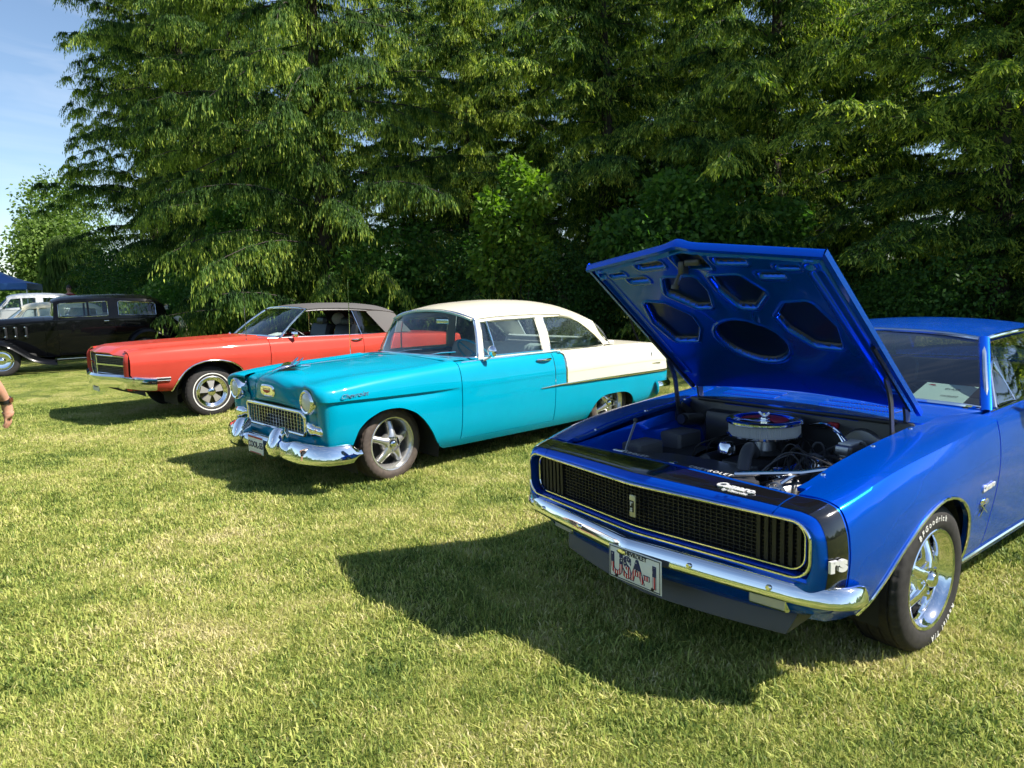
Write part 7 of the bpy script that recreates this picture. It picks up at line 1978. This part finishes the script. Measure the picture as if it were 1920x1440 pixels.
# ------------------------------------------------------------------ canopy tent and people
M['tent_blue'] = mat("blue_canopy_fabric", (.05, .15, .42), .6, 0, .3)
M['tent_leg'] = mat("white_steel_leg", (.7, .7, .68), .4)
TENT = thing('canopy_tent', 'blue pop-up canopy tent at the left edge behind the parked sedans', 'tent', (-20.45, 28.2, .36), R(24))
def tent(t):
    h, e, pk = 1.55, 2.0, 2.75
    top = MB()
    n = 13
    for (ax, sg) in (('x', 1), ('x', -1), ('y', 1), ('y', -1)):
        rows = []
        for s in lin(0, 1, 8):
            w = h*(1 - s)
            z = e + (pk - e)*s - .10*math.sin(math.pi*s)
            row = [((sg*w, k*w, z) if ax == 'x' else (k*w, sg*w, z)) for k in lin(-1, 1, n)]
            rows.append(row)
        top.grid(np.array(rows), flip=(sg > 0) == (ax == 'x'))
    c = top.build('canopy', M['tent_blue'], t)
    for (ax, sg) in (('x', 1), ('x', -1), ('y', 1), ('y', -1)):
        v = np.array([[((sg*(h + .01), k*h, z) if ax == 'x' else (k*h, sg*(h + .01), z)) for k in lin(-1, 1, n)] for z in (e, e - .12, e - .24 )])
        MB().grid(v).build('valance', M['tent_blue'], t)
    for sx in (1, -1):
        for sy in (1, -1):
            l = MB().box((sx*h*.985, sy*h*.985, e/2), (.035, .035, e)).build('leg', M['tent_leg'], t, smooth=False)
            MB().box((sx*h*.985, sy*h*.985, .012), (.11, .11, .015)).build('foot_plate', M['tent_leg'], l, smooth=False)
    for k in (1, -1):
        MB().tube([(-h, k*h*.97, e - .10), (h, k*h*.97, e - .10)], .012, 6).build('frame_bar', M['tent_leg'], t)
        MB().tube([(k*h*.97, -h, e - .10), (k*h*.97, h, e - .10)], .012, 6).build('frame_bar', M['tent_leg'], t)
tent(TENT)

M['skin'] = mat("skin", (.52, .27, .18), .5, 0, .4, Subsurface_Weight=.12)
M['skin'].node_tree.nodes["Principled BSDF"].inputs["Subsurface Radius"].default_value = (.02, .008, .004)
M['hair'] = mat("dark_hair", (.03, .02, .015), .6)
M['tee'] = mat("white_cotton", (.75, .75, .74), .85)
M['shorts'] = mat("dark_shorts", (.03, .03, .035), .85)
M['redshirt'] = mat("dark_red_cotton", (.22, .02, .025), .85)
M['pinkshirt'] = mat("pink_cotton", (.62, .22, .36), .85)
M['watch'] = mat("watch_band", (.02, .02, .022), .4)
M['watch_face'] = mat("watch_face_brown", (.10, .03, .015), .2, 0, .6, .5)

def skin_body(name, verts, edges, radii, m, parent, root, sub=2):
    me = bpy.data.meshes.new(name); me.from_pydata(verts, edges, []); me.update()
    o = bpy.data.objects.new(name, me); col.objects.link(o)
    o.modifiers.new("skin", 'SKIN'); s = o.modifiers.new("sub", 'SUBSURF'); s.levels = sub; s.render_levels = sub
    for i, r in enumerate(radii):
        me.skin_vertices[0].data[i].radius = r if isinstance(r, tuple) else (r, r)
    me.skin_vertices[0].data[root].use_root = True
    dg = bpy.context.evaluated_depsgraph_get(); ev = o.evaluated_get(dg)
    out = bpy.data.meshes.new_from_object(ev)
    bpy.data.objects.remove(o); bpy.data.meshes.remove(me)
    out.polygons.foreach_set("use_smooth", [True]*len(out.polygons))
    out.materials.append(m)
    q = bpy.data.objects.new(name, out); col.objects.link(q)
    if parent is not None: q.parent = parent
    return q
def chain(V, E, Rr, pts, start=None):
    """add a chain of (x,y,z,r); returns index of the last vertex"""
    prev = start
    for p in pts:
        V.append(p[:3]); Rr.append(p[3]); k = len(V) - 1
        if prev is not None: E.append((prev, k))
        prev = k
    return prev
def person(name, label, loc, rz, shirt, bottom, watch=False, shift=0.0):
    """standing adult 1.76 m, facing local +x, arms hanging"""
    t = thing(name, label, 'person', loc, rz)
    V, E, Rr = [(0, 0, .95)], [], [.14]
    ch = chain(V, E, Rr, [(0, 0, 1.10, .135), (0, 0, 1.28, .145), (-.01, 0, 1.40, .12), (-.005, 0, 1.49, .058), (.01, 0, 1.56, .062), (.02, 0, 1.64, .082), (.015, 0, 1.71, .062)], 0)
    hands = {}
    for s in (1, -1):
        bend = .10 if s < 0 else .04
        w = chain(V, E, Rr, [(-.01, .15*s, 1.41, .075), (-.02, .205*s, 1.36, .062), (-.03, .235*s, 1.22, .056), (-.03, .250*s, 1.09, .050), (.01 + bend*.5, .256*s, .98, .048), (.05 + bend, .258*s, .86, .036)], 3)
        p = chain(V, E, Rr, [(.065 + bend, .256*s, .80, .043), (.072 + bend, .252*s, .755, .042)], w)
        hands[s] = (bend, V[p], w)
        for k, (dx, L_) in enumerate(((.034, .070), (.012, .080), (-.010, .076), (-.030, .060))):
            chain(V, E, Rr, [(.070 + bend + dx, .248*s, .73, .010), (.074 + bend + dx, .242*s, .73 - L_*.5, .0095), (.074 + bend + dx, .222*s, .73 - L_*.95, .0085)], p)
        chain(V, E, Rr, [(.105 + bend, .242*s, .79, .012), (.122 + bend, .232*s, .755, .0105), (.124 + bend, .220*s, .722, .009)], p - 1)
        chain(V, E, Rr, [(-.01, .095*s, .88, .105), (.0, .105*s + shift*.3, .70, .080), (.01, .11*s + shift*.6, .50, .060), (-.01, .11*s + shift*.75, .36, .055), (-.02, .11*s + shift, .12, .040), (-.02, .11*s + shift, .06, .042), (.07, .12*s + shift, .035, .034), (.15, .125*s + shift, .03, .028)], 0)
    body = skin_body('body', V, E, Rr, M['skin'], t, 0)
    # clothing
    V, E, Rr = [(0, 0, .82)], [], [.19]
    c = chain(V, E, Rr, [(0, 0, .92, .185), (0, 0, 1.02, .175), (0, 0, 1.12, .17), (0, 0, 1.28, .172), (-.01, 0, 1.41, .14)], 0)
    for s in (1, -1): chain(V, E, Rr, [(-.01, .15*s, 1.41, .092), (-.02, .208*s, 1.35, .078), (-.03, .238*s, 1.24, .072), (-.03, .256*s, 1.12, .070)], c)
    skin_body('shirt', V, E, Rr, shirt, t, 0)
    V, E, Rr = [(0, 0, .97)], [], [.16]
    for s in (1, -1): chain(V, E, Rr, [(-.01, .095*s, .86, .125), (0, .11*s + shift*.3, .68, .108), (.005, .115*s + shift*.55, .52, .100)], 0)
    skin_body('shorts', V, E, Rr, bottom, t, 0)
    h = MB().sphere((.0, 0, 1.675), (.102, .092, .105), 18, 12)
    ho = h.build('hair', M['hair'], t)
    ho.location = (-.022, 0, .012)
    f = MB()
    f.sphere((.108, 0, 1.632), (.018, .014, .026), 10, 8)
    for s in (1, -1):
        f.sphere((.005, .088*s, 1.64), (.022, .012, .034), 10, 8)
    f.build('nose_and_ears', M['skin'], t)
    e = MB()
    for s in (1, -1): e.sphere((.094, .034*s, 1.655), (.010, .013, .008), 8, 6)
    e.build('eyes', M['hair'], t)
    MB().sphere((.096, 0, 1.592), (.010, .026, .007), 10, 6).build('mouth', mat("lips", (.35, .12, .10), .5), t)
    for s in (1, -1): MB().rbox((.05, .115*s + shift, .035), (.29, .10, .07), .03).build('shoe', M['shorts'], t)
    if watch:
        s = -1; b = .10
        wc = np.array([.05 + b*.93, .258*s, .872])
        MB().tube([wc + np.array([-.006, 0, .014]), wc + np.array([.006, 0, -.014])], .0425, 20).build('watch_band', M['watch'], t)
        MB().rbox(wc + np.array([0, -.042, 0]), (.040, .014, .040), .006).build('watch_face', M['watch_face'], t)
    return t
person('person', 'person at the left edge in a white T-shirt with a dark wristwatch', (-4.0, 5.05, 0), R(96), M['tee'], M['shorts'], watch=True, shift=.16)
person('person', 'distant person in a dark red shirt behind the black sedan roof', (-16.5, 26.9, float(gz(-16.5, 26.9)) + .1), R(-100), M['redshirt'], M['shorts'])
